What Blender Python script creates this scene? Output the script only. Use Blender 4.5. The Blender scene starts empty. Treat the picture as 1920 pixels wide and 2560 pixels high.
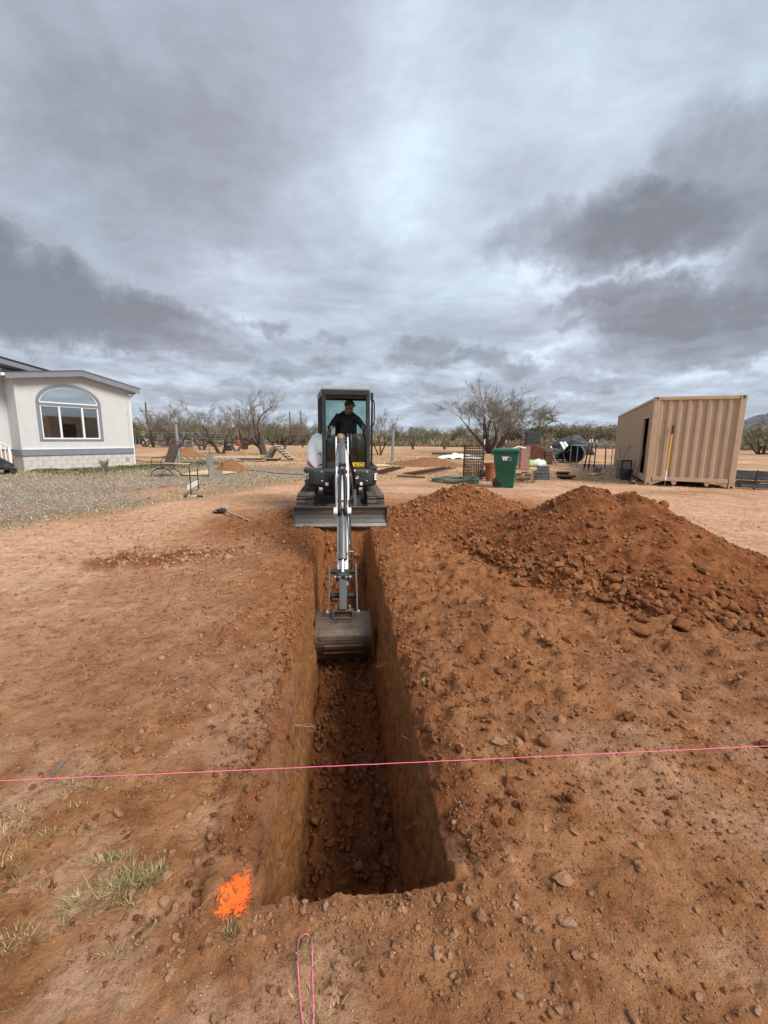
import bpy, bmesh, math, random
import numpy as np
from mathutils import Vector, Matrix

random.seed(7)
RNG = np.random.default_rng(11)
sc = bpy.context.scene
COL = sc.collection
PI = math.pi

# ------------------------------------------------------------------ camera
PITCH, ROLL, EYE, FPX = math.radians(9.8), math.radians(0.7), 1.5, 1080.0
_F = Vector((0, math.cos(PITCH), -math.sin(PITCH)))
_U = Vector((0, math.sin(PITCH), math.cos(PITCH)))
_R = Vector((1, 0, 0))
_R2 = _R * math.cos(ROLL) + _U * math.sin(ROLL)
_U2 = _U * math.cos(ROLL) - _R * math.sin(ROLL)
cam_d = bpy.data.cameras.new('camera')
cam = bpy.data.objects.new('camera', cam_d)
COL.objects.link(cam)
cam_d.sensor_fit = 'VERTICAL'
cam_d.sensor_height = 24.0
cam_d.sensor_width = 18.0
cam_d.lens = 24.0 * FPX / 2560.0
cam_d.clip_start = 0.05
cam_d.clip_end = 20000
cam.matrix_world = Matrix(((_R2.x, _U2.x, -_F.x, 0), (_R2.y, _U2.y, -_F.y, 0), (_R2.z, _U2.z, -_F.z, EYE), (0, 0, 0, 1)))
sc.camera = cam

# ------------------------------------------------------------------ exposure
sc.view_settings.view_transform = 'Standard'
sc.view_settings.look = 'None'
sc.view_settings.gamma = 1.0
sc.view_settings.use_curve_mapping = False
sc.view_settings.exposure = 1.52

# ------------------------------------------------------------------ sun behind a cloud layer: soft, from behind the camera on the right
SUN_EL, SUN_AZ = math.radians(44), math.radians(130)      # azimuth clockwise from +Y
sun_d = bpy.data.lights.new('sun', 'SUN')
sun_d.energy = 1.5
sun_d.angle = math.radians(26)
sun_d.color = (1.0, 0.945, 0.86)
sun = bpy.data.objects.new('sun', sun_d)
COL.objects.link(sun)
_sd = Vector((math.sin(SUN_AZ) * math.cos(SUN_EL), math.cos(SUN_AZ) * math.cos(SUN_EL), math.sin(SUN_EL)))
sun.rotation_euler = _sd.to_track_quat('Z', 'Y').to_euler()

# ------------------------------------------------------------------ sky: Nishita under a broken cloud layer
world = bpy.data.worlds.new('World')
sc.world = world
world.use_nodes = True
_wt = world.node_tree
_wt.nodes.clear()


def _n(tree, kind, **kw):
    nd = tree.nodes.new(kind)
    for k, v in kw.items():
        setattr(nd, k, v)
    return nd


class Nodes:
    """small helper to write node maths in one line"""
    def __init__(self, tree):
        self.t = tree

    def put(self, sock, val):
        if isinstance(val, bpy.types.NodeSocket):
            self.t.links.new(val, sock)
        elif isinstance(val, (tuple, list)) and len(val) == 3 and sock.type == 'RGBA':
            sock.default_value = (*val, 1)
        else:
            sock.default_value = val

    def m(self, op, a, b=0.0, c=0.0, clamp=False):
        nd = _n(self.t, 'ShaderNodeMath', operation=op, use_clamp=clamp)
        for i, v in enumerate((a, b, c)):
            self.put(nd.inputs[i], v)
        return nd.outputs[0]

    def vm(self, op, a, b=None, scale=None):
        nd = _n(self.t, 'ShaderNodeVectorMath', operation=op)
        self.put(nd.inputs[0], a)
        if b is not None:
            self.put(nd.inputs[1], b)
        if scale is not None:
            self.put(nd.inputs['Scale'], scale)
        return nd.outputs['Value'] if op in ('DOT_PRODUCT', 'LENGTH') else nd.outputs[0]

    def noise(self, vec, scale, detail=4, rough=0.5, dist=0.0, color=False):
        nd = _n(self.t, 'ShaderNodeTexNoise')
        self.put(nd.inputs['Vector'], vec)
        self.put(nd.inputs['Scale'], scale)
        nd.inputs['Detail'].default_value = detail
        nd.inputs['Roughness'].default_value = rough
        nd.inputs['Distortion'].default_value = dist
        return nd.outputs['Color' if color else 'Fac']

    def voro(self, vec, scale, feature='F1', out='Distance'):
        nd = _n(self.t, 'ShaderNodeTexVoronoi', feature=feature)
        self.put(nd.inputs['Vector'], vec)
        self.put(nd.inputs['Scale'], scale)
        return nd.outputs[out]

    def ramp(self, fac, stops, interp='LINEAR'):
        nd = _n(self.t, 'ShaderNodeValToRGB')
        cr = nd.color_ramp
        cr.interpolation = interp
        while len(cr.elements) < len(stops):
            cr.elements.new(0.5)
        for e, (p, c) in zip(cr.elements, stops):
            e.position = p
            e.color = (c, c, c, 1) if isinstance(c, (int, float)) else (*c, 1)
        self.put(nd.inputs[0], fac)
        return nd.outputs[0]

    def mix(self, fac, a, b, blend='MIX'):
        nd = _n(self.t, 'ShaderNodeMix', data_type='RGBA', blend_type=blend)
        self.put(nd.inputs[0], fac)
        self.put(nd.inputs[6], a)
        self.put(nd.inputs[7], b)
        return nd.outputs[2]

    def sstep(self, x, lo, hi):
        nd = _n(self.t, 'ShaderNodeMapRange', interpolation_type='SMOOTHSTEP')
        self.put(nd.inputs['Value'], x)
        nd.inputs['From Min'].default_value = lo
        nd.inputs['From Max'].default_value = hi
        return nd.outputs[0]

    def xyz(self, v):
        nd = _n(self.t, 'ShaderNodeSeparateXYZ')
        self.put(nd.inputs[0], v)
        return nd.outputs[0], nd.outputs[1], nd.outputs[2]

    def comb(self, x, y, z):
        nd = _n(self.t, 'ShaderNodeCombineXYZ')
        for i, v in enumerate((x, y, z)):
            self.put(nd.inputs[i], v)
        return nd.outputs[0]


def build_sky():
    N = Nodes(_wt)
    sky = _n(_wt, 'ShaderNodeTexSky', sky_type='NISHITA', sun_disc=False, sun_elevation=SUN_EL, sun_rotation=SUN_AZ)
    tc = _n(_wt, 'ShaderNodeTexCoord')
    d = tc.outputs['Generated']
    x, y, z = N.xyz(d)
    zc = N.m('MAXIMUM', z, 0.0)
    # a flat cloud layer seen in perspective: position on the layer = direction / elevation
    k = N.m('DIVIDE', 1.0, N.m('ADD', zc, 0.10))
    p = N.comb(N.m('MULTIPLY', x, k), N.m('MULTIPLY', y, k), 0.0)
    warp = N.noise(p, 1.1, 3, 0.5, 0.0, True)
    pw = N.vm('ADD', p, N.vm('SCALE', N.vm('SUBTRACT', warp, (0.5, 0.5, 0.5)), scale=0.55))
    big = N.noise(pw, 0.62, 6, 0.52)
    mid = N.noise(N.vm('ADD', pw, (7.3, 2.1, 0.0)), 1.7, 8, 0.58)
    # angular position for the large single clouds
    az = N.m('ARCTAN2', x, y)
    el = N.m('ARCSINE', z)
    w1 = N.m('SUBTRACT', N.m('ADD', N.m('MULTIPLY', N.noise(d, 3.4, 9, 0.66), 0.62), N.m('MULTIPLY', N.noise(d, 14.0, 9, 0.68), 0.38)), 0.5)
    dw = N.vm('ADD', d, (3.0, 1.0, 5.0))
    w2 = N.m('SUBTRACT', N.m('ADD', N.m('MULTIPLY', N.noise(dw, 4.2, 9, 0.66), 0.6), N.m('MULTIPLY', N.noise(dw, 19.0, 7, 0.65), 0.4)), 0.5)
    azw = N.m('ADD', az, N.m('MULTIPLY', w1, 0.42))
    elw = N.m('ADD', el, N.m('MULTIPLY', w2, 0.22))

    def lobe(a0, e0, wa, we, hard=1.0, slope=0.0, soft=False):
        u = N.m('DIVIDE', N.m('SUBTRACT', az if soft else azw, a0), wa)
        e_ = N.m('SUBTRACT', elw, e0)
        if slope:
            e_ = N.m('SUBTRACT', e_, N.m('MULTIPLY', N.m('SUBTRACT', azw, a0), slope))
        v = N.m('DIVIDE', e_, we)
        r2 = N.m('ADD', N.m('MULTIPLY', u, u), N.m('MULTIPLY', v, v))
        if soft:
            return N.m('MULTIPLY', N.m('EXPONENT', N.m('MULTIPLY', r2, -1.0)), hard)
        return N.m('MULTIPLY', N.sstep(r2, 2.3, 0.0), hard)

    R = math.radians
    dark = None
    for args in CLOUD_DARK:
        l_ = lobe(R(args[0]), R(args[1]), R(args[2]), R(args[3]), *args[4:])
        dark = l_ if dark is None else N.m('MAXIMUM', dark, l_)
    bright = None
    for args in CLOUD_BRIGHT:
        l_ = lobe(R(args[0]), R(args[1]), R(args[2]), R(args[3]), *args[4:])
        bright = l_ if bright is None else N.m('ADD', bright, l_)
    # rows of small flat-based cumulus near the horizon
    k2 = N.m('DIVIDE', 1.0, N.m('ADD', zc, 0.16))
    p2 = N.comb(N.m('MULTIPLY', x, N.m('MULTIPLY', k2, 0.8)), N.m('MULTIPLY', y, N.m('MULTIPLY', k2, 0.55)), N.m('MULTIPLY', z, 4.0))
    cum = N.noise(p2, 3.4, 7, 0.55, 0.15)
    cum_up = N.noise(N.vm('ADD', p2, (0.0, 0.0, 0.075)), 3.4, 7, 0.55, 0.15)
    relief = N.m('MULTIPLY', N.m('SUBTRACT', cum, cum_up), 5.0)      # tops of the heaps catch the light
    cumulus = N.m('MULTIPLY', N.m('ADD', N.m('SUBTRACT', 0.5, N.sstep(cum, 0.36, 0.64)), relief), N.sstep(z, 0.34, 0.08))

    f = N.m('ADD', N.m('MULTIPLY', big, 0.60), N.m('MULTIPLY', mid, 0.40))
    f = N.m('ADD', N.m('MULTIPLY', N.m('SUBTRACT', f, 0.5), 0.85), 0.49)
    fine = N.noise(N.vm('ADD', pw, (3.7, 9.1, 0.0)), 4.6, 10, 0.66)
    f = N.m('ADD', f, N.m('MULTIPLY', N.m('SUBTRACT', fine, 0.5), 0.34))
    f = N.m('ADD', f, N.m('MULTIPLY', bright, 0.58))
    f = N.m('ADD', f, N.m('MULTIPLY', cumulus, 0.20))
    tex = N.m('ADD', 0.38, N.m('MULTIPLY', N.noise(d, 7.5, 10, 0.64), 1.10))
    f = N.m('SUBTRACT', f, N.m('MULTIPLY', N.m('MULTIPLY', dark, tex), 0.56))
    cloud = N.ramp(f, [(0.0, (0.165, 0.168, 0.190)), (0.25, (0.255, 0.265, 0.300)), (0.45, (0.355, 0.380, 0.440)),
                       (0.60, (0.465, 0.510, 0.590)), (0.78, (0.62, 0.69, 0.770)), (1.0, (0.78, 0.85, 0.91))])
    tint = N.mix(N.sstep(N.noise(d, 2.3, 3, 0.5), 0.35, 0.7), (0.93, 1.0, 1.02), (0.985, 0.995, 1.02))
    cloud = N.mix(1.0, cloud, tint, 'MULTIPLY')
    base = N.vm('SCALE', sky.outputs[0], scale=0.05)
    colour = N.mix(0.94, base, cloud)
    bg = _n(_wt, 'ShaderNodeBackground')
    N.put(bg.inputs['Color'], colour)
    bg.inputs['Strength'].default_value = 0.525
    out = _n(_wt, 'ShaderNodeOutputWorld')
    _wt.links.new(bg.outputs[0], out.inputs[0])


# (azimuth deg, elevation deg, half width, half height, strength, slope)
CLOUD_DARK = [(-34.5, 12.4, 13.5, 3.3, 1.10, -0.05), (-40, 16.0, 11, 3.6, .95, -0.25), (-52, 18, 12, 6, .8),
              (-27, 27, 18, 9, .50, 0, True), (-30, 42, 26, 12, .32, 0, True), (-12, 22, 6, 3, .22, 0, True),
              (28, 20.8, 10.5, 3.3, .90), (34.5, 24.5, 6, 4.2, .50), (19, 22.0, 6.5, 2.4, .42), (42, 22, 7, 6, .5),
              (33.5, 12.6, 9, 2.2, .82), (26.5, 15.2, 4.6, 1.5, .70), (37, 10.0, 8, 1.6, .60), (46, 15, 10, 5, .6), (23.0, 12.6, 1.3, .6, .45),
              (-14, 13.0, 1.7, .85, .62), (-7.3, 11.3, 1.4, .75, .36), (5.0, 12.0, 3.2, 1.3, .50), (3.2, 10.0, 2.6, .9, .46), (9.6, 9.9, 3.2, .8, .50), (12.5, 9.2, 2.0, .6, .40),
              (17.0, 8.3, 3.0, 1.0, .42), (-11.5, 7.6, 4.2, 1.1, .45), (-17, 9.2, 3.0, .9, .40), (-21.5, 8.7, 2.6, .7, .42), (-28, 8.2, 4.0, .8, .35),
              (6.0, 6.2, 6, .7, .35), (24.5, 5.6, 5, .9, .40), (-4, 4.6, 8, .8, .40), (16, 3.6, 9, .8, .40), (-20, 4.8, 8, .9, .38), (30, 8.0, 4, .8, .3)]
CLOUD_BRIGHT = [(2.5, 35, 7, 12, .34, 0, True), (-1.5, 26.5, 9, 5, .24, 0, True), (18.5, 17.8, 8, 2.2, .42, 0, True),
                (-17.5, 17.8, 6, 2.8, .30, 0, True), (31, 16.9, 6, .9, .36, 0, True), (22, 36, 9, 7, .14, 0, True), (38, 32, 9, 8, .05, 0, True),
                (-30, 8.2, 6, .7, .20, 0, True), (-16, 13.0, 7, 1.8, .20, 0, True), (22, 11.5, 5, 1.6, .24, 0, True), (39, 7.4, 8, .7, .25, 0, True), (0, 8.4, 3, 1.0, .15, 0, True), (18.5, 9.6, 2.6, .5, .30, 0, True)]
build_sky()


# ------------------------------------------------------------------ survey: a pixel of the 1920 x 2560 photograph -> a point of the place
def _dir(px, py):
    return _F + _R2 * ((px - 960) / FPX) + _U2 * ((1280 - py) / FPX)


def spot(px, py, z=0.0):
    d = _dir(px, py)
    return Vector((0, 0, EYE)) + d * ((z - EYE) / d.z)


def at(px, py, depth):
    d = _dir(px, py)
    return Vector((0, 0, EYE)) + d * (depth / d.y)


# ------------------------------------------------------------------ object helpers
def tag(o, label=None, cat=None, group=None, kind=None):
    if label:
        o['label'] = label
    if cat:
        o['category'] = cat
    if group:
        o['group'] = group
    if kind:
        o['kind'] = kind
    return o


def empty(name, loc=(0, 0, 0), rz=0.0, label=None, cat=None, group=None):
    o = bpy.data.objects.new(name, None)
    o.empty_display_size = 0.2
    COL.objects.link(o)
    o.location = loc
    o.rotation_euler = (0, 0, rz)
    return tag(o, label, cat, group)


def link_mesh(name, me, parent=None):
    o = bpy.data.objects.new(name, me)
    COL.objects.link(o)
    if parent is not None:
        o.parent = parent
    return o


def copy_tree(o, parent=None):
    c = o.copy()
    COL.objects.link(c)
    if parent is not None:
        c.parent = parent
    for ch in o.children:
        copy_tree(ch, c)
    return c


def mesh_np(name, co, faces, mats=(), smooth=False, fmat=None):
    """co (n,3) array; faces: (m,3) or (m,4) int array"""
    me = bpy.data.meshes.new(name)
    co = np.asarray(co, dtype=np.float32)
    faces = np.asarray(faces, dtype=np.int32)
    m, k = faces.shape
    me.vertices.add(len(co))
    me.vertices.foreach_set('co', co.ravel())
    me.loops.add(m * k)
    me.loops.foreach_set('vertex_index', faces.ravel())
    me.polygons.add(m)
    me.polygons.foreach_set('loop_start', np.arange(0, m * k, k, dtype=np.int32))
    me.polygons.foreach_set('loop_total', np.full(m, k, dtype=np.int32))
    if smooth:
        me.polygons.foreach_set('use_smooth', np.ones(m, dtype=bool))
    for mt in mats:
        me.materials.append(mt)
    if fmat is not None:
        me.polygons.foreach_set('material_index', np.asarray(fmat, dtype=np.int32))
    me.update(calc_edges=True)
    return me


def rot_to(direction):
    return Vector(direction).normalized().to_track_quat('Z', 'Y').to_matrix()


class MB:
    """collects boxes, bars, tubes and prisms and links them as ONE mesh object"""
    def __init__(self):
        self.v, self.f, self.mi, self.cur = [], [], [], 0

    def use(self, i):
        self.cur = i
        return self

    def add(self, vs, fs):
        b = len(self.v)
        self.v.extend([tuple(p) for p in vs])
        for f in fs:
            self.f.append([b + i for i in f])
            self.mi.append(self.cur)
        return self

    def box(self, c, s, rz=0.0, rot=None):
        hx, hy, hz = s[0] / 2, s[1] / 2, s[2] / 2
        M = rot if rot is not None else Matrix.Rotation(rz, 3, 'Z')
        c = Vector(c)
        vs = [c + M @ Vector((sx * hx, sy * hy, sz * hz)) for sz in (-1, 1) for sy in (-1, 1) for sx in (-1, 1)]
        return self.add(vs, [(0, 2, 3, 1), (4, 5, 7, 6), (0, 1, 5, 4), (2, 6, 7, 3), (0, 4, 6, 2), (1, 3, 7, 5)])

    def bar(self, a, b, w, h=None, up=(0, 0, 1)):
        a, b = Vector(a), Vector(b)
        d = b - a
        L = d.length
        zz = d.normalized()
        u = Vector(up)
        if abs(zz.dot(u)) > 0.98:
            u = Vector((0, 1, 0))
        xx = u.cross(zz).normalized()
        yy = zz.cross(xx)
        M = Matrix((xx, yy, zz)).transposed()
        return self.box((a + b) / 2, (w, h or w, L), rot=M)

    def tube(self, pts, r, n=10, caps=True):
        pts = [Vector(p) for p in pts]
        rs = r if isinstance(r, (list, tuple)) else [r] * len(pts)
        b = len(self.v)
        prev = None
        for i, p in enumerate(pts):
            d = (pts[min(i + 1, len(pts) - 1)] - pts[max(i - 1, 0)])
            d = d.normalized() if d.length > 1e-9 else Vector((0, 0, 1))
            if prev is None:
                u = Vector((0, 0, 1)) if abs(d.z) < 0.9 else Vector((1, 0, 0))
                x = u.cross(d).normalized()
            else:
                x = (prev - d * prev.dot(d))
                x = x.normalized() if x.length > 1e-6 else d.orthogonal().normalized()
            prev = x
            y = d.cross(x)
            for k in range(n):
                a = 2 * PI * k / n
                self.v.append(tuple(p + (x * math.cos(a) + y * math.sin(a)) * rs[i]))
        for i in range(len(pts) - 1):
            for k in range(n):
                k2 = (k + 1) % n
                self.f.append([b + i * n + k, b + i * n + k2, b + (i + 1) * n + k2, b + (i + 1) * n + k])
                self.mi.append(self.cur)
        if caps:
            self.f.append([b + k for k in range(n)][::-1])
            self.f.append([b + (len(pts) - 1) * n + k for k in range(n)])
            self.mi += [self.cur, self.cur]
        return self

    def cyl(self, a, b, r, n=16, r2=None):
        return self.tube([a, b], [r, r if r2 is None else r2], n)

    def lathe(self, c, prof, n=20, axis='Z', caps=True):
        """prof: list of (radius, height)"""
        M = {'Z': Matrix.Identity(3), 'X': Matrix(((0, 0, 1), (0, 1, 0), (-1, 0, 0))), 'Y': Matrix(((1, 0, 0), (0, 0, 1), (0, -1, 0)))}[axis] if isinstance(axis, str) else axis
        c = Vector(c)
        b = len(self.v)
        for (r, h) in prof:
            for k in range(n):
                a = 2 * PI * k / n
                self.v.append(tuple(c + M @ Vector((r * math.cos(a), r * math.sin(a), h))))
        for i in range(len(prof) - 1):
            for k in range(n):
                k2 = (k + 1) % n
                self.f.append([b + i * n + k, b + i * n + k2, b + (i + 1) * n + k2, b + (i + 1) * n + k])
                self.mi.append(self.cur)
        if caps:
            self.f.append([b + k for k in range(n)][::-1])
            self.f.append([b + (len(prof) - 1) * n + k for k in range(n)])
            self.mi += [self.cur, self.cur]
        return self

    def prism(self, poly, h0, h1, fn):
        """extrude a 2-D polygon; fn(u, v, h) -> point"""
        n = len(poly)
        vs = [fn(u, v, h0) for u, v in poly] + [fn(u, v, h1) for u, v in poly]
        fs = [list(range(n))[::-1], list(range(n, 2 * n))]
        fs += [[i, (i + 1) % n, n + (i + 1) % n, n + i] for i in range(n)]
        return self.add(vs, fs)

    def loft(self, rings, closed=True, caps=True):
        b = len(self.v)
        n = len(rings[0])
        for r in rings:
            self.v.extend([tuple(p) for p in r])
        for i in range(len(rings) - 1):
            for k in range(n if closed else n - 1):
                k2 = (k + 1) % n
                self.f.append([b + i * n + k, b + i * n + k2, b + (i + 1) * n + k2, b + (i + 1) * n + k])
                self.mi.append(self.cur)
        if caps and closed:
            self.f.append([b + k for k in range(n)][::-1])
            self.f.append([b + (len(rings) - 1) * n + k for k in range(n)])
            self.mi += [self.cur, self.cur]
        return self

    def mesh(self, name, mats, smooth=False):
        me = bpy.data.meshes.new(name)
        me.from_pydata(self.v, [], self.f)
        for mt in (mats if isinstance(mats, (list, tuple)) else [mats]):
            me.materials.append(mt)
        me.polygons.foreach_set('material_index', self.mi)
        bm = bmesh.new()
        bm.from_mesh(me)
        bmesh.ops.recalc_face_normals(bm, faces=bm.faces)
        bm.to_mesh(me)
        bm.free()
        if smooth:
            me.polygons.foreach_set('use_smooth', [True] * len(me.polygons))
        me.update()
        return me

    def build(self, name, mats, parent=None, smooth=False, bevel=0.0, auto=None):
        me = self.mesh(name, mats, smooth or auto is not None)
        if auto is not None:
            me.set_sharp_from_angle(angle=math.radians(auto))
        o = link_mesh(name, me, parent)
        if bevel:
            md = o.modifiers.new('bevel', 'BEVEL')
            md.width = bevel
            md.segments = 2
            md.limit_method = 'ANGLE'
            md.angle_limit = math.radians(40)
        return o


# ------------------------------------------------------------------ materials
def new_mat(name):
    m = bpy.data.materials.new(name)
    m.use_nodes = True
    m.node_tree.nodes.clear()
    N = Nodes(m.node_tree)
    bs = _n(m.node_tree, 'ShaderNodeBsdfPrincipled')
    out = _n(m.node_tree, 'ShaderNodeOutputMaterial')
    m.node_tree.links.new(bs.outputs[0], out.inputs[0])
    return m, N, bs, out


def mat(name, col, rough=0.6, metal=0.0, var=0.18, scale=12.0, bump=0.0, bscale=60.0, dirt=None, dirt_amt=0.5, dirt_scale=5.0, stretch=(1, 1, 1), spec=0.4, coat=0.0):
    """a painted, plastic, wooden or metal surface: base colour with mottling, optional dirt patches and fine relief"""
    m, N, bs, out = new_mat(name)
    tc = _n(m.node_tree, 'ShaderNodeTexCoord')
    P = N.vm('MULTIPLY', tc.outputs['Object'], stretch)
    n1 = N.noise(P, scale, 6, 0.6)
    lo = tuple(c * (1 - var) for c in col)
    hi = tuple(min(1, c * (1 + var)) for c in col)
    c = N.mix(N.sstep(n1, 0.3, 0.7), lo, hi)
    if dirt:
        n2 = N.noise(N.vm('ADD', P, (3.1, 7.7, 1.3)), dirt_scale, 8, 0.68)
        c = N.mix(N.m('MULTIPLY', N.sstep(n2, 0.48, 0.68), dirt_amt), c, dirt)
    N.put(bs.inputs['Base Color'], c)
    N.put(bs.inputs['Roughness'], N.m('ADD', rough - 0.08, N.m('MULTIPLY', n1, 0.16)))
    bs.inputs['Metallic'].default_value = metal
    bs.inputs['Specular IOR Level'].default_value = spec
    bs.inputs['Coat Weight'].default_value = coat
    if bump:
        b = _n(m.node_tree, 'ShaderNodeBump')
        b.inputs['Strength'].default_value = 1.0
        b.inputs['Distance'].default_value = bump
        N.put(b.inputs['Height'], N.noise(P, bscale, 5, 0.6))
        m.node_tree.links.new(b.outputs[0], bs.inputs['Normal'])
    return m


def glass_mat(name, tint=(0.75, 0.88, 0.84), gloss=0.10, dirt=0.05):
    m, N, bs, out = new_mat(name)
    t = m.node_tree
    t.nodes.remove(bs)
    tr = _n(t, 'ShaderNodeBsdfTransparent')
    tr.inputs[0].default_value = (*tint, 1)
    gl = _n(t, 'ShaderNodeBsdfGlossy')
    gl.inputs['Roughness'].default_value = 0.03
    gl.inputs['Color'].default_value = (0.9, 0.95, 0.95, 1)
    df = _n(t, 'ShaderNodeBsdfDiffuse')
    df.inputs[0].default_value = (0.45, 0.40, 0.34, 1)
    fr = _n(t, 'ShaderNodeFresnel')
    fr.inputs[0].default_value = 1.5
    tc = _n(t, 'ShaderNodeTexCoord')
    m1 = _n(t, 'ShaderNodeMixShader')
    N.put(m1.inputs[0], N.m('ADD', N.m('MULTIPLY', fr.outputs[0], 0.5), gloss, clamp=True))      # a pane has two faces
    t.links.new(tr.outputs[0], m1.inputs[1])
    t.links.new(gl.outputs[0], m1.inputs[2])
    m2 = _n(t, 'ShaderNodeMixShader')
    N.put(m2.inputs[0], N.m('MULTIPLY', N.sstep(N.noise(tc.outputs['Object'], 4.0, 6, 0.7), 0.3, 0.8), dirt * 2))
    t.links.new(m1.outputs[0], m2.inputs[1])
    t.links.new(df.outputs[0], m2.inputs[2])
    t.links.new(m2.outputs[0], out.inputs[0])
    return m
# ================================================================== terrain noise
def _hash2(ix, iy, seed):
    h = (ix.astype(np.int64) * 374761393 + iy.astype(np.int64) * 668265263 + seed * 1442695041) & 0xFFFFFFFF
    h = ((h ^ (h >> 13)) * 1274126177) & 0xFFFFFFFF
    h = (h ^ (h >> 16)) & 0xFFFFFFFF
    return h.astype(np.float32) / np.float32(4294967295.0)


def vnoise(x, y, seed=0):
    """smooth noise in -1..1"""
    ix, iy = np.floor(x), np.floor(y)
    fx, fy = (x - ix).astype(np.float32), (y - iy).astype(np.float32)
    ix, iy = ix.astype(np.int64), iy.astype(np.int64)
    u, v = fx * fx * fx * (fx * (fx * 6 - 15) + 10), fy * fy * fy * (fy * (fy * 6 - 15) + 10)

    def gr(a, b, gx, gy):
        t = _hash2(ix + a, iy + b, seed) * np.float32(2 * PI)
        return np.cos(t) * gx + np.sin(t) * gy
    a = gr(0, 0, fx, fy)
    b = gr(1, 0, fx - 1, fy)
    c = gr(0, 1, fx, fy - 1)
    d = gr(1, 1, fx - 1, fy - 1)
    return ((a + (b - a) * u) * (1 - v) + (c + (d - c) * u) * v) * 1.5


def fbm(x, y, oct=4, seed=0, gain=0.5):
    s, a, t = 0.0, 1.0, 0.0
    for i in range(oct):
        s = s + a * vnoise(x * 2.03 ** i + i * 17.3, y * 2.03 ** i - i * 9.1, seed + i * 31)
        t += a
        a *= gain
    return s / t


def worley(x, y, seed=0):
    """distance to the nearest of one jittered point per cell, and that cell's own random value"""
    ix, iy = np.floor(x).astype(np.int64), np.floor(y).astype(np.int64)
    best = np.full(np.shape(x), 9.0, dtype=np.float32)
    val = np.zeros(np.shape(x), dtype=np.float32)
    for a in (-1, 0, 1):
        for b in (-1, 0, 1):
            jx, jy = ix + a, iy + b
            d = np.hypot(jx + _hash2(jx, jy, seed) - x, jy + _hash2(jx, jy, seed + 5) - y)
            m = d < best
            best = np.where(m, d, best)
            val = np.where(m, _hash2(jx, jy, seed + 9), val)
    return best, val


def lumps(x, y, size, keep, seed):
    """angular lumps of soil of about `size` metres covering a share `keep` of the ground, as height / size"""
    wx = 0.16 * vnoise(x / size * 2.3, y / size * 2.3, seed + 2) + 0.10 * vnoise(x / size * 5.1, y / size * 5.1, seed + 4)
    d, r = worley(x / size + wx, y / size - wx, seed)
    rad = 0.25 + 0.35 * ((r * 7.3) % 1.0)
    h = np.minimum(1.0, 1.7 * np.maximum(0, 1 - d / rad)) ** 0.8 * rad * (0.75 + 0.5 * ((r * 3.1) % 1.0))
    return np.where(r < keep, h, 0)


def sst(x, lo, hi):
    t = np.clip((x - lo) / (hi - lo), 0, 1)
    return t * t * (3 - 2 * t)


# ================================================================== the site: trench axis and soil zones
TU = np.array([-0.0995, 0.995])          # along the trench, away from the camera
TV = np.array([0.995, 0.0995])           # across it, to the right
TO = np.array([0.046, 0.0])
S0, S_RAMP0, S_RAMP1, DEPTH = 1.21, 5.2, 7.5, 1.08


def st_of(x, y):
    dx, dy = x - TO[0], y - TO[1]
    return dx * TU[0] + dy * TU[1], dx * TV[0] + dy * TV[1]


def xy_of(s, t):
    return TO[0] + s * TU[0] + t * TV[0], TO[1] + s * TU[1] + t * TV[1]


def blob(x, y, px, py, rx, ry, ang=0.0):
    p = spot(px, py)
    c, s = math.cos(ang), math.sin(ang)
    u, v = (x - p.x) * c + (y - p.y) * s, -(x - p.x) * s + (y - p.y) * c
    return np.sqrt((u / rx) ** 2 + (v / ry) ** 2)


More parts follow.
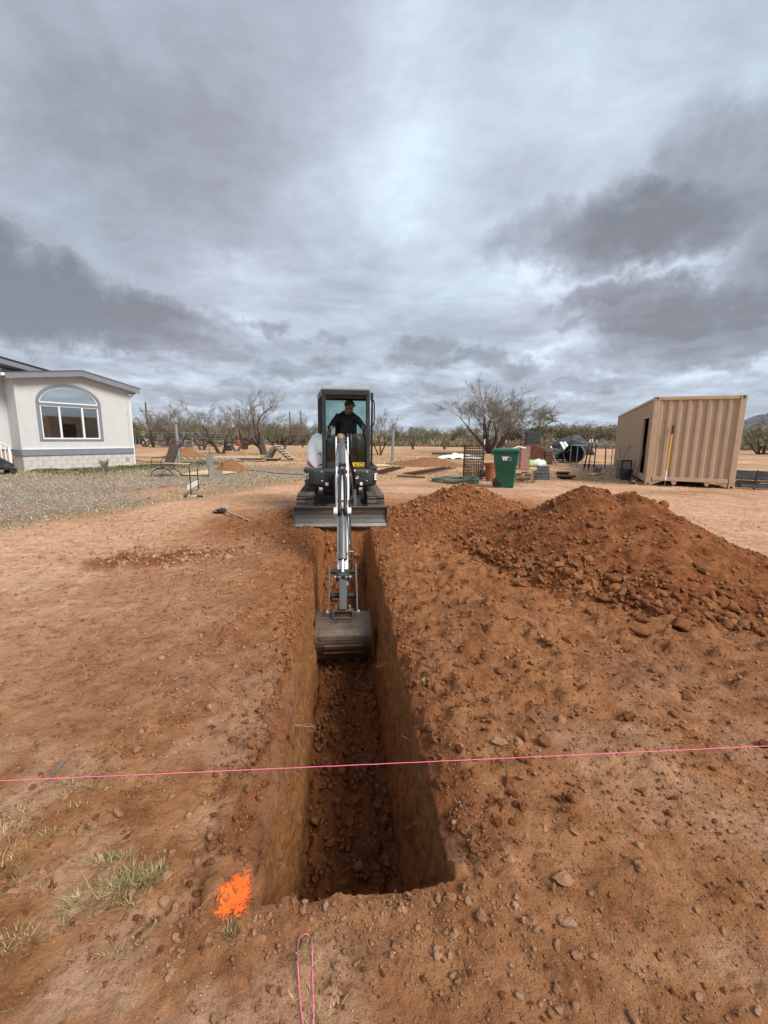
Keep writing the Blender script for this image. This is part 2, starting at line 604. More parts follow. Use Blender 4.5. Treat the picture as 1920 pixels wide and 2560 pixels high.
def zones(x, y):
    """dry crust, freshly dug soil, gravel, dry grass and roughness, each 0..1"""
    s, t = st_of(x, y)
    n = fbm(x / 1.3, y / 1.3, 4, 3)
    n2 = fbm(x / 0.45, y / 0.45, 4, 8)
    right = sst(t + 0.25 * n, 0.25, 0.6) * sst(s, 1.3, 2.6) * sst(s + 0.8 * n, 11.5, 8.5) * sst(t + 0.6 * n - 0.25 * np.maximum(s - 3, 0) * 0.6, 5.6, 3.6)
    left = sst(-t + 0.35 * n, 0.2, 0.5) * sst(-t + 0.5 * n + 0.1 * n2, 3.2, 1.1) * sst(s + 0.6 * n, 1.5, 2.6) * sst(s + 0.7 * n, 8.0, 6.0)
    patch = sst(blob(x, y, 425, 1392, 1.1, 0.42, 0.45) + 0.5 * n2, 1.15, 0.55)
    nearmach = sst(np.hypot(s - 7.4, t * 0.9) + 0.7 * n, 2.6, 1.5)
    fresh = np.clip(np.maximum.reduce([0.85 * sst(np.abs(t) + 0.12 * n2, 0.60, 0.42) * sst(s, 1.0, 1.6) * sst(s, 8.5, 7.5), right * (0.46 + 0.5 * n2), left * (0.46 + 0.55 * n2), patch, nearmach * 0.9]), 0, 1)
    edge_z = sst(np.abs(t), 0.75, 0.42) * sst(s, 0.9, 1.3) * sst(s, 8.5, 7.5)
    rough = np.clip(np.maximum.reduce([right, 0.55 * left, 0.9 * patch, nearmach, 0.36 + 0.25 * n2, 0.85 * edge_z]), 0, 1)
    # pale crust: the trodden strip on the left, the graded ground on the right, sandy spots near the camera
    far_l = sst(-t + 0.6 * n, 1.4, 3.2) * sst(s + 0.5 * n, 2.6, 4.2)
    pale_near = sst(n2 + 0.7 * n, -0.12, 0.30) * sst(s, 3.6, 2.2) * np.where(t < 0.4, 1.0, 0.55)
    graded = sst(t + 0.5 * n, 4.3, 5.2) * sst(s, 3, 6)
    dry = np.clip(np.maximum.reduce([0.55 * sst(-t + 0.3 * n2, 0.55, 1.3) * sst(s, 1.7, 2.8), far_l * 0.95, 0.85 * pale_near, graded * 0.92, sst(s, 9.5, 12) * 0.9]), 0, 1)
    # gravel yard beside the house
    edge = (y - (6.7 + 2.8 * (x + 5.9))) / 2.97 + 0.55 * n + 0.2 * n2
    gravel = sst(edge, -0.1, 0.8) * sst(y + 1.5 * n, 25, 18)
    gravel *= 1 - 0.85 * sst(np.hypot((x + 4.9) / 2.2, (y - 11.2) / 1.1) + 0.5 * n, 1.2, 0.7)
    straw = sst(edge, -0.6, 0.0) * sst(edge, 1.5, 0.5) * sst(y, 5.5, 7.5)
    straw = np.maximum(straw, sst(n + 0.25 * n2, -0.05, 0.35) * sst(y, 9, 12) * 0.75)
    straw = np.maximum(straw, 0.85 * sst(y, 13, 17) * sst(y + 5 * n, 70, 50) * sst(fbm(x / 5.0, y / 2.2, 3, 17), -0.30, 0.12) * sst(np.abs(y - 21 - 0.15 * x), 0.8, 2.2))
    track = sst(n2 * 0.5 + n, 0.1, 0.5)
    return dict(s=s, t=t, n=n, n2=n2, fresh=fresh, rough=rough, dry=dry, gravel=gravel, straw=straw, right=right, left=left, patch=patch, graded=graded, track=track)


_ta, _tb = spot(1655, 1243), spot(1913, 1288)
_td = (_tb - _ta).normalized()


def ground_h(x, y, Z=None):
    """height of the undisturbed and driven-over ground, without trench and heaps"""
    x = np.asarray(x, dtype=np.float64)
    y = np.asarray(y, dtype=np.float64)
    Z = Z or zones(x, y)
    s, t, r = Z['s'], Z['t'], Z['rough']
    dist = np.hypot(x, y)
    h = 0.045 * fbm(x / 4.0, y / 4.0, 2, 21) * sst(dist, 1.5, 5) + 0.02 * fbm(x / 1.1, y / 1.1, 3, 23)
    h = h + 0.006 * fbm(x / 0.16, y / 0.16, 3, 25)
    near = sst(dist, 16, 8)
    big = lumps(x + 0.03 * Z['n2'], y, 0.30, 0.38, 41) * 0.26
    mid = lumps(x, y + 0.02 * Z['n2'], 0.115, 0.45, 43) * 0.115
    sml = lumps(x, y, 0.05, 0.5, 45) * 0.05
    bl = np.abs(fbm(x / 0.35, y / 0.35, 4, 47)) * 0.08
    h = h + near * (np.clip(r - 0.25, 0, 1) * (0.45 * big + bl) + r * 0.80 * mid + (0.18 + r) * 0.62 * sml)
    h = h + near * r * 0.03 * fbm(x / 0.5, y / 0.5, 3, 49)
    # low hump and hollow right of the trench
    h = h + 0.13 * np.exp(-(blob(x, y, 1235, 1560, 0.42, 0.5)) ** 2) - 0.05 * np.exp(-(blob(x, y, 1080, 1480, 0.3, 0.5)) ** 2)
    h = h - 0.03 * Z['patch'] + 0.05 * Z['patch'] * np.abs(Z['n2'])
    # cleat prints of the rubber tracks on both sides of the trench below the blade
    for tc_ in (-0.66, 0.72):
        m = sst(np.abs(t - tc_), 0.24, 0.16) * sst(s, 5.6, 6.0) * sst(s, 7.6, 7.2) * sst(Z['n2'], -0.35, 0.1)
        h = h * (1 - 0.7 * m) + m * 0.011 * np.sin(s * 2 * PI / 0.085 + 2.5 * np.abs(t - tc_))
    # older prints at the lower right
    for (a, b, wd) in (((1640, 1790), (1915, 2010), 0.10), ((1790, 1760), (1990, 1940), 0.10), ((1320, 1740), (1560, 1800), 0.08), ((1560, 1900), (1780, 2140), 0.09)):
        A, B = spot(*a), spot(*b)
        d = (B - A).normalized()
        L = (B - A).length
        u = (x - A.x) * d.x + (y - A.y) * d.y
        v = -(x - A.x) * d.y + (y - A.y) * d.x
        m = sst(np.abs(v), wd, wd * 0.7) * sst(u, -0.05, 0.05) * sst(u, L + 0.05, L - 0.05) * sst(Z['n2'], -0.28, 0.05)
        h = h * (1 - 0.75 * m) - 0.006 * m + m * 0.006 * np.sin(u * 2 * PI / 0.042 + 3.0 * np.cos(v * 2 * PI / 0.10))
    # graded lines on the right: wheel ruts running past the heap
    v = -(x - _ta.x) * _td.y + (y - _ta.y) * _td.x
    u = (x - _ta.x) * _td.x + (y - _ta.y) * _td.y
    rut = fbm(u / 3.0, v / 0.28, 3, 61) + 0.6 * fbm(u / 1.2, v / 0.12, 2, 63)
    h = h + Z['graded'] * 0.028 * rut * sst(dist, 20, 10)
    # shallow erosion lines at the right edge
    v2 = (x - 1.2) * 0.80 + (y - 1.35) * 0.6
    h = h + 0.010 * sst(t, 0.7, 1.2) * sst(s, 2.6, 1.8) * fbm((x - y) / 0.8, v2 / 0.10, 3, 65)
    # weathered bank further back
    h = h + 0.10 * sst(dist, 14, 26) * fbm(x / 9, y / 9, 3, 71) * sst(dist, 500, 120)
    return h


# ================================================================== ground sheet with the trench dug into it
def half_widths(s):
    e1 = 0.040 * fbm(s / 0.55, s * 0 + 1.7, 4, 81) + 0.022 * fbm(s / 0.13, s * 0 + 4.4, 3, 83)
    e2 = 0.060 * fbm(s / 0.50, s * 0 + 8.7, 4, 85) + 0.014 * fbm(s / 0.14, s * 0 + 2.4, 3, 87)
    w = 0.322 + 0.014 * np.clip(s - S0, 0, 6)
    return w + e1, w + 0.01 + np.abs(e2) * 0.9 + e2 * 0.4


def lip_drop(s, t):
    """how far the crumbled edge strip lies below the ground around it"""
    wl, wr = half_widths(s)
    d_edge = np.where(t < 0, -t - wl, t - wr)
    intr = sst(s, S0 - 0.25, S0 + 0.1) * sst(s, 8.6, 7.6) * sst(s, S0, S0 + 0.3)
    lipw = np.where(t > 0, 0.15, 0.080) * (0.8 + 0.7 * fbm(s / 0.4, t * 0 + 3.3, 3, 99))
    lip = np.exp(-np.clip(d_edge, 0, None) / np.maximum(lipw, 0.02))
    drop = np.where(t > 0, 0.085, 0.045) * (1 + 0.9 * fbm(s / 0.33, t / 0.33, 3, 101))
    step = 0.028 * sst(fbm(s / 0.16, t / 0.05, 3, 115), -0.1, 0.15) * np.exp(-np.clip(d_edge, 0, None) / 0.07)
    return intr * (lip * drop + step)


def trench_depth(s):
    d = DEPTH * (1 - sst(s, S_RAMP0, S_RAMP1) * 0.93)
    d = np.where(s > 7.9, d * np.clip((8.8 - s) / 0.9, 0, 1), d)
    return d * np.clip((s - S0) / 0.012, 0, 1)


def build_ground():
    rows = [-40.0, -20, -10, -6, -4, -2.5, -1.5, -0.8, -0.3, 0.1, 0.4, 0.6]
    s = 0.72
    while s < 40:
        if S0 - 0.004 < s < S0 + 0.03 and rows[-1] < S0 - 0.004:
            rows += [S0 - 0.003 + 0.0012 * k for k in range(14)]
            s = S0 + 0.02
        rows.append(s)
        s += 0.0062 + 0.0066 * (s - 0.7)
    while s < 9000:
        rows.append(s)
        s *= 1.09
    rows.append(9000.0)
    rows = np.array(rows)
    dl = [0.0]
    while dl[-1] < 32:
        dl.append(dl[-1] + 0.0105 * (1 + 0.80 * dl[-1]))
    while dl[-1] < 9000:
        dl.append(dl[-1] * 1.16)
    dl = np.array(dl)
    nw, nf = 46, 58
    nL = len(dl)
    ncol = nL * 2 + nw * 2 + nf
    S = rows[:, None] + np.zeros((1, ncol))
    wl, wr = half_widths(rows)
    T = np.zeros_like(S)
    K = np.zeros_like(S)           # 0 on the surface .. 1 at the trench floor
    idx_l = np.arange(nL)
    T[:, :nL] = -(wl[:, None] + dl[::-1][None, :])
    T[:, -nL:] = wr[:, None] + dl[None, :]
    kk = (np.arange(nw) + 1) / nw
    K[:, nL:nL + nw] = kk[None, :]
    K[:, nL + nw:nL + nw + nf] = 1.0
    K[:, nL + nw + nf:nL + nw * 2 + nf] = kk[::-1][None, :]
    dep = trench_depth(rows)
    wb = 0.285 + 0.006 * np.clip(rows - S0, 0, 6)
    # when there is no trench (dep = 0) the wall columns fold into the flat strip
    T[:, nL:nL + nw] = -(wl[:, None] + (wb - wl)[:, None] * kk[None, :])
    T[:, nL + nw + nf:nL + nw * 2 + nf] = wr[:, None] + (wb - wr)[:, None] * kk[::-1][None, :]
    ff = (np.arange(nf) + 0.5) / nf
    T[:, nL + nw:nL + nw + nf] = -wb[:, None] + 2 * wb[:, None] * ff[None, :]
    # wall relief: vertical scrape marks of the bucket and crumbled pockets
    sc_ = np.clip(dep / DEPTH, 0, 1)[:, None]
    wallm = np.where((K > 0) & (K < 1), 1.0, 0.0)
    zz = K * dep[:, None]
    sgn = np.sign(T)
    relief = 0.013 * fbm(S / 0.06, zz / 0.45, 3, 91) + 0.034 * fbm(S / 0.35, zz / 0.40, 4, 93) + 0.012 * fbm(S / 0.05, zz / 0.06, 3, 95) - 0.03 * lumps(S, zz, 0.10, 0.35, 96) * 0.6
    relief = relief - 0.026 * np.abs(fbm(S / 0.11, zz / 1.1, 2, 98)) + 0.010 * sst(fbm(S / 0.5, zz / 0.16, 3, 94), 0.0, 0.12)
    relief = relief + 0.05 * np.exp(-((K - 1.0) / 0.10) ** 2) * np.abs(fbm(S / 0.2, zz * 0, 3, 97)) * -1
    T = T + sgn * relief * wallm * sc_ * np.sin(np.clip(K, 0, 1) * PI) ** 0.35
    X, Y = xy_of(S, T)
    Z = zones(X, Y)
    H = ground_h(X, Y, Z)
    # lip: crumbled, rounded edge that falls a little towards the trench
    H = H - lip_drop(S, T)
    H = H - 0.015 * np.exp(-np.abs(S - S0) / 0.03) * (np.abs(T) < 0.34) * (S < S0)
    # trench floor: loose crumbs
    fl = 0.05 * fbm(X / 0.3, Y / 0.3, 3, 103) + 0.22 * lumps(X, Y, 0.16, 0.6, 105) * 0.5 + 0.42 * lumps(X, Y, 0.075, 0.6, 107) * 0.3
    fl = fl + 0.10 * (1 - np.abs(T) / 0.3).clip(0, 1) * sst(S, 5.0, 6.0) * fbm(X / 0.2, Y / 0.2, 3, 109)
    fl = fl + 0.09 * np.exp(-((np.abs(T) - 0.28) / 0.06) ** 2) * np.abs(fbm(X / 0.22, Y / 0.22, 2, 111))
    topz = np.where(K > 0, 0, H)
    He_l = H[:, nL - 1][:, None]
    He_r = H[:, -nL][:, None]
    He = np.where(T < 0, He_l, He_r)
    Zc = np.where(K > 0, He * (1 - K) - K * dep[:, None] + np.where(K >= 1, fl * np.clip(dep[:, None] / 0.3, 0, 1), 0), H)
    flat = (dep <= 0)[:, None] & (K > 0)
    Zc = np.where(flat, H, Zc)
    co = np.stack([X, Y, Zc], axis=-1)
    nr = len(rows)
    i = np.arange(nr - 1)[:, None] * ncol
    j = np.arange(ncol - 1)[None, :]
    a = i + j
    faces = np.stack([a, a + 1, a + ncol + 1, a + ncol], axis=-1).reshape(-1, 4)
    me = mesh_np('ground', co.reshape(-1, 3), faces, [MAT_SOIL], smooth=True)
    wall = (wallm * sc_)
    inside = np.clip(np.where(K > 0, sc_, 0), 0, 1)
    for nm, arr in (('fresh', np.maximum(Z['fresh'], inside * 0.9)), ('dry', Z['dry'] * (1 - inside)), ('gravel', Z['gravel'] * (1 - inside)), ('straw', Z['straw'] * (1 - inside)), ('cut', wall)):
        at_ = me.attributes.new(nm, 'FLOAT', 'POINT')
        at_.data.foreach_set('value', arr.astype(np.float32).ravel())
    o = link_mesh('ground', me)
    tag(o, 'reddish brown bare dirt yard with a trench dug through it', 'ground', kind='structure')
    return o


# ------------------------------------------------------------------ soil material (shared by ground, heaps and clods)
def soil_material(name, mode='ground'):
    m, N, bs, out = new_mat(name)
    t = m.node_tree
    geo = _n(t, 'ShaderNodeNewGeometry')
    P = geo.outputs['Position']

    def attr(nm):
        a = _n(t, 'ShaderNodeAttribute', attribute_name=nm)
        return a.outputs['Fac']
    n_big = N.noise(P, 1.1, 5, 0.55)
    n_mid = N.noise(P, 5.5, 6, 0.6)
    n_fine = N.noise(P, 34.0, 6, 0.65)
    n_grain = N.noise(P, 210.0, 3, 0.6)
    mid = N.mix(N.sstep(n_mid, 0.3, 0.7), SOIL['mid_lo'], SOIL['mid_hi'])
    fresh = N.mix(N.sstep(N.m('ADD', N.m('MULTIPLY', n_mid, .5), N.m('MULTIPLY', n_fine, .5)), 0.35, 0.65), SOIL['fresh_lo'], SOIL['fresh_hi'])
    dry = N.mix(N.sstep(N.m('ADD', N.m('MULTIPLY', n_big, .5), N.m('MULTIPLY', n_mid, .5)), 0.35, 0.65), SOIL['dry_lo'], SOIL['dry_hi'])
    if mode == 'ground':
        c = N.mix(N.m('MULTIPLY', attr('dry'), N.m('ADD', 0.55, N.m('MULTIPLY', n_mid, 0.8)), clamp=True), mid, dry)
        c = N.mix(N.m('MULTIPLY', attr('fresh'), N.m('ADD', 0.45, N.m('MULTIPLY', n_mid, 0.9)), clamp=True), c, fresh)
        # undisturbed cut faces of the trench: paler and streaked from top to bottom
        st = N.m('ADD', N.m('MULTIPLY', N.noise(N.vm('MULTIPLY', P, (1.0, 1.0, 0.16)), 55.0, 6, 0.75), 0.55), N.m('MULTIPLY', N.noise(P, 9.0, 7, 0.7), 0.45))
        cutc = N.mix(N.sstep(st, 0.32, 0.68), SOIL['cut_lo'], SOIL['cut_hi'])
        c = N.mix(N.m('MULTIPLY', attr('cut'), 0.85), c, cutc)
        gcell = N.voro(P, 17.0, out='Color')
        gx, gy, gz = N.xyz(gcell)
        grav = N.mix(N.sstep(gx, 0.1, 0.9), (0.17, 0.150, 0.120), (0.42, 0.385, 0.325))
        grav = N.mix(N.m('MULTIPLY', n_mid, 0.5), grav, (0.27, 0.19, 0.115))
        c = N.mix(N.m('MULTIPLY', attr('gravel'), N.sstep(N.m('ADD', n_mid, N.m('MULTIPLY', n_big, .6)), 0.52, 0.92), clamp=True), c, grav)
        strawc = N.mix(n_fine, (0.150, 0.105, 0.050), (0.37, 0.275, 0.140))
        far_n = N.noise(N.vm('MULTIPLY', P, (0.10, 0.34, 1.0)), 1.0, 6, 0.62)
        c = N.mix(N.m('MULTIPLY', attr('dry'), N.m('MULTIPLY', N.sstep(far_n, 0.46, 0.66), 0.62)), c, (0.235, 0.130, 0.066))
        c = N.mix(N.m('MULTIPLY', attr('dry'), N.m('MULTIPLY', N.sstep(far_n, 0.44, 0.30), 0.45)), c, (0.62, 0.42, 0.29))
        c = N.mix(N.m('MULTIPLY', attr('straw'), N.sstep(N.m('ADD', N.m('MULTIPLY', n_fine, .7), N.m('MULTIPLY', n_mid, .6)), 0.5, 0.8), clamp=True), c, strawc)
    else:
        c = N.mix(N.m('MULTIPLY', N.sstep(n_mid, 0.3, 0.8), 0.35), fresh, mid)
        oi = _n(t, 'ShaderNodeObjectInfo')
        if mode == 'clod':
            c = N.mix(N.m('MULTIPLY', oi.outputs['Random'], 0.55), c, SOIL['mid_hi'])
        if mode == 'mound':
            c = N.mix(0.62, c, N.mix(n_mid, (0.20, 0.105, 0.052), (0.40, 0.225, 0.118)))
        if mode == 'dryclod':
            c = N.mix(N.m('ADD', 0.25, N.m('MULTIPLY', n_mid, 0.5)), mid, dry)
    # damp and trodden blotches, sand grains
    mott = N.noise(P, 13.0, 8, 0.74)
    c = N.mix(N.m('MULTIPLY', N.sstep(mott, 0.50, 0.63), 0.62), c, N.mix(1.0, c, (0.56, 0.50, 0.44), 'MULTIPLY'))
    c = N.mix(N.m('MULTIPLY', N.sstep(mott, 0.46, 0.34), 0.50), c, N.mix(1.0, c, (1.38, 1.38, 1.36), 'MULTIPLY'))
    c = N.mix(N.m('MULTIPLY', N.sstep(n_fine, 0.56, 0.80), 0.55), c, N.mix(1.0, c, (0.55, 0.50, 0.47), 'MULTIPLY'))
    grain = N.m('MULTIPLY', N.sstep(n_grain, 0.60, 0.74), 0.50)
    c = N.mix(grain, c, (0.58, 0.38, 0.24))
    c = N.mix(N.m('MULTIPLY', N.sstep(n_grain, 0.42, 0.28), 0.6), c, N.mix(1.0, c, (0.46, 0.42, 0.40), 'MULTIPLY'))
    N.put(bs.inputs['Base Color'], c)
    bs.inputs['Roughness'].default_value = 0.95
    bs.inputs['Specular IOR Level'].default_value = 0.15
    # fine relief: crumbs of two sizes over a rough crust
    def crumbs(scale, share):
        pv = N.vm('ADD', P, N.vm('SCALE', N.noise(P, scale * 1.6, 2, 0.5, 0.0, True), scale=0.35 / scale))
        vd = _n(t, 'ShaderNodeTexVoronoi')
        N.put(vd.inputs['Vector'], pv)
        vd.inputs['Scale'].default_value = scale
        cx_, cy_, cz_ = N.xyz(vd.outputs['Color'])
        rad = N.m('MULTIPLY', N.m('MAXIMUM', N.m('SUBTRACT', cx_, 1.0 - share), 0.0), 0.5 / share)
        return N.m('MULTIPLY', N.m('MINIMUM', N.m('MAXIMUM', N.m('SUBTRACT', rad, vd.outputs['Distance']), 0.0), 0.16), 1.0 / scale)
    crumb = N.m('ADD', N.m('MULTIPLY', crumbs(26.0, 0.45), 1.1), N.m('MULTIPLY', crumbs(64.0, 0.6), 1.2))
    n_rel = N.noise(P, 16.0, 9, 0.72)
    hh = N.m('ADD', N.m('MULTIPLY', n_rel, 0.055), N.m('ADD', N.m('MULTIPLY', n_grain, 0.0060), crumb))
    b = _n(t, 'ShaderNodeBump')
    b.inputs['Strength'].default_value = 1.0
    b.inputs['Distance'].default_value = 1.0
    N.put(b.inputs['Height'], hh)
    t.links.new(b.outputs[0], bs.inputs['Normal'])
    return m


SOIL = dict(mid_lo=(0.345, 0.142, 0.055), mid_hi=(0.560, 0.268, 0.122), fresh_lo=(0.165, 0.050, 0.014), fresh_hi=(0.320, 0.110, 0.036),
            dry_lo=(0.610, 0.342, 0.195), dry_hi=(0.780, 0.485, 0.318), cut_lo=(0.290, 0.118, 0.036), cut_hi=(0.500, 0.240, 0.092))
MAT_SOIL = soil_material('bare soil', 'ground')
MAT_HEAP = soil_material('dug soil', 'heap')
MAT_CLOD = soil_material('soil clods', 'clod')
MAT_CLODDRY = soil_material('dry soil clods', 'dryclod')
MAT_MOUND = soil_material('old heaped soil', 'mound')
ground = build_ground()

# ================================================================== spoil heaps
# (centre x, y, radius x, radius y, height, turn)
HEAPS = {
    'big': dict(parts=[(2.62, 5.50, 1.32, 1.70, 0.97, 0.0), (3.05, 5.25, 1.36, 1.72, 0.90, 0.0), (2.15, 6.3, 1.15, 1.3, 0.50, 0.3), (3.55, 4.9, 1.1, 1.35, 0.46, 0.0)], seed=201),
    'far': dict(parts=[(1.62, 8.85, 1.25, 1.35, 0.60, 0.0), (0.95, 8.3, 0.9, 1.0, 0.25, 0.0), (2.15, 9.4, 0.9, 1.0, 0.42, 0.0)], seed=231),
}


def heap_h(x, y, hp):
    sd = hp['seed']
    w = 0.16 * fbm(x / 0.9, y / 0.9, 3, sd)
    h = np.full(np.shape(x), -0.5)
    for (cx, cy, rx, ry, hh, an) in hp['parts']:
        c, s_ = math.cos(an), math.sin(an)
        u, v = ((x - cx) * c + (y - cy) * s_) / rx, (-(x - cx) * s_ + (y - cy) * c) / ry
        r = np.sqrt(u * u + v * v + 0.012)
        k = hh * (1.06 - r * (1.0 + w))
        k = np.where(r > 0.80, k + hh * 0.10 * np.sin((np.clip(r, .8, 1.3) - 0.8) * PI), k)
        h = np.maximum(h, k) + 0.10 * np.exp(-((h - k) / 0.12) ** 2) * 0.3
    inside = sst(h, -0.12, 0.10)
    rough = 0.05 * fbm(x / 0.35, y / 0.35, 4, sd + 3) + 0.33 * lumps(x, y, 0.20, 0.35, sd + 5) * 0.20 + 0.5 * lumps(x, y, 0.08, 0.5, sd + 7) * 0.08 + 0.5 * lumps(x, y, 0.035, 0.5, sd + 9) * 0.035
    return h + inside * (rough - 0.02)


def surf_h(x, y):
    x, y = np.asarray(x, float), np.asarray(y, float)
    g_ = ground_h(x, y) - lip_drop(*st_of(x, y))
    for hp in HEAPS.values():
        g_ = np.maximum(g_, heap_h(np.asarray(x, float), np.asarray(y, float), hp))
    return g_


def ground_z(x, y):
    return float(ground_h(np.array([x]), np.array([y]))[0])


def build_heap(name, hp, label, step=0.016):
    xs = [p[0] - p[2] * 1.35 for p in hp['parts']] + [p[0] + p[2] * 1.35 for p in hp['parts']]
    ys = [p[1] - p[3] * 1.35 for p in hp['parts']] + [p[1] + p[3] * 1.35 for p in hp['parts']]
    gx = np.arange(min(xs), max(xs), step)
    gy = np.arange(min(ys), max(ys), step * 1.3)
    X, Y = np.meshgrid(gx, gy)
    Hh = heap_h(X, Y, hp)
    G = ground_h(X, Y)
    ncol = len(gx)
    keep = Hh > G - 0.06
    a = np.arange(len(gy) - 1)[:, None] * ncol + np.arange(ncol - 1)[None, :]
    q = np.stack([a, a + 1, a + ncol + 1, a + ncol], axis=-1).reshape(-1, 4)
    kf = keep.ravel()[q].any(axis=1)
    q = q[kf]
    used = np.unique(q)
    remap = np.zeros(X.size, dtype=np.int64)
    remap[used] = np.arange(len(used))
    co = np.stack([X.ravel(), Y.ravel(), Hh.ravel()], axis=-1)[used]
    me = mesh_np(name, co, remap[q], [MAT_HEAP], smooth=True)
    o = link_mesh(name, me)
    tag(o, label, 'dirt pile')
    return o


build_heap('dirt_pile', HEAPS['big'], 'big heap of reddish dug soil right of the trench, in front of the tan container')
build_heap('dirt_pile', HEAPS['far'], 'lower heap of crumbly soil beside the tracks of the excavator', 0.022)
# ================================================================== loose clods, gravel, grass
def ico(sub):
    bm = bmesh.new()
    bmesh.ops.create_icosphere(bm, subdivisions=sub, radius=1.0)
    v = np.array([p.co[:] for p in bm.verts])
    f = np.array([[q.index for q in p.verts] for p in bm.faces])
    bm.free()
    return v, f


def rock_shape(sub, seed, flat=0.7):
    """an angular clod: a sphere cut by random planes and roughened"""
    v, f = ico(sub)
    r = np.random.default_rng(seed)
    d = v.copy()
    out = np.ones(len(v))
    for _ in range(6 + sub * 2):
        n = r.normal(size=3)
        n /= np.linalg.norm(n)
        k = r.uniform(0.38, 0.86)
        dp = d @ n
        out = np.minimum(out, np.where(dp > 1e-3, k / np.maximum(dp, 1e-3), 9))
    v = d * out[:, None]
    v += (0.035 if sub > 2 else 0.05) * r.normal(size=v.shape)
    v *= np.array([1.0, r.uniform(0.65, 0.95), flat * r.uniform(0.75, 1.1)])
    return v, f


ROCK_FINE = [rock_shape(3, 300 + i) for i in range(9)]
ROCK_MID = [rock_shape(2, 320 + i) for i in range(8)]
ROCK_LOW = [rock_shape(1, 340 + i) for i in range(10)]


def inview(x, y, z, margin=0.06):
    P = np.stack([x, y, z - EYE], axis=-1)
    k = P @ np.array(_F)
    u = 960 + FPX * (P @ np.array(_R2)) / np.maximum(k, 0.05)
    v = 1280 - FPX * (P @ np.array(_U2)) / np.maximum(k, 0.05)
    return (k > 0.3) & (u > -1920 * margin) & (u < 1920 * (1 + margin)) & (v < 2560 * (1 + margin)), k


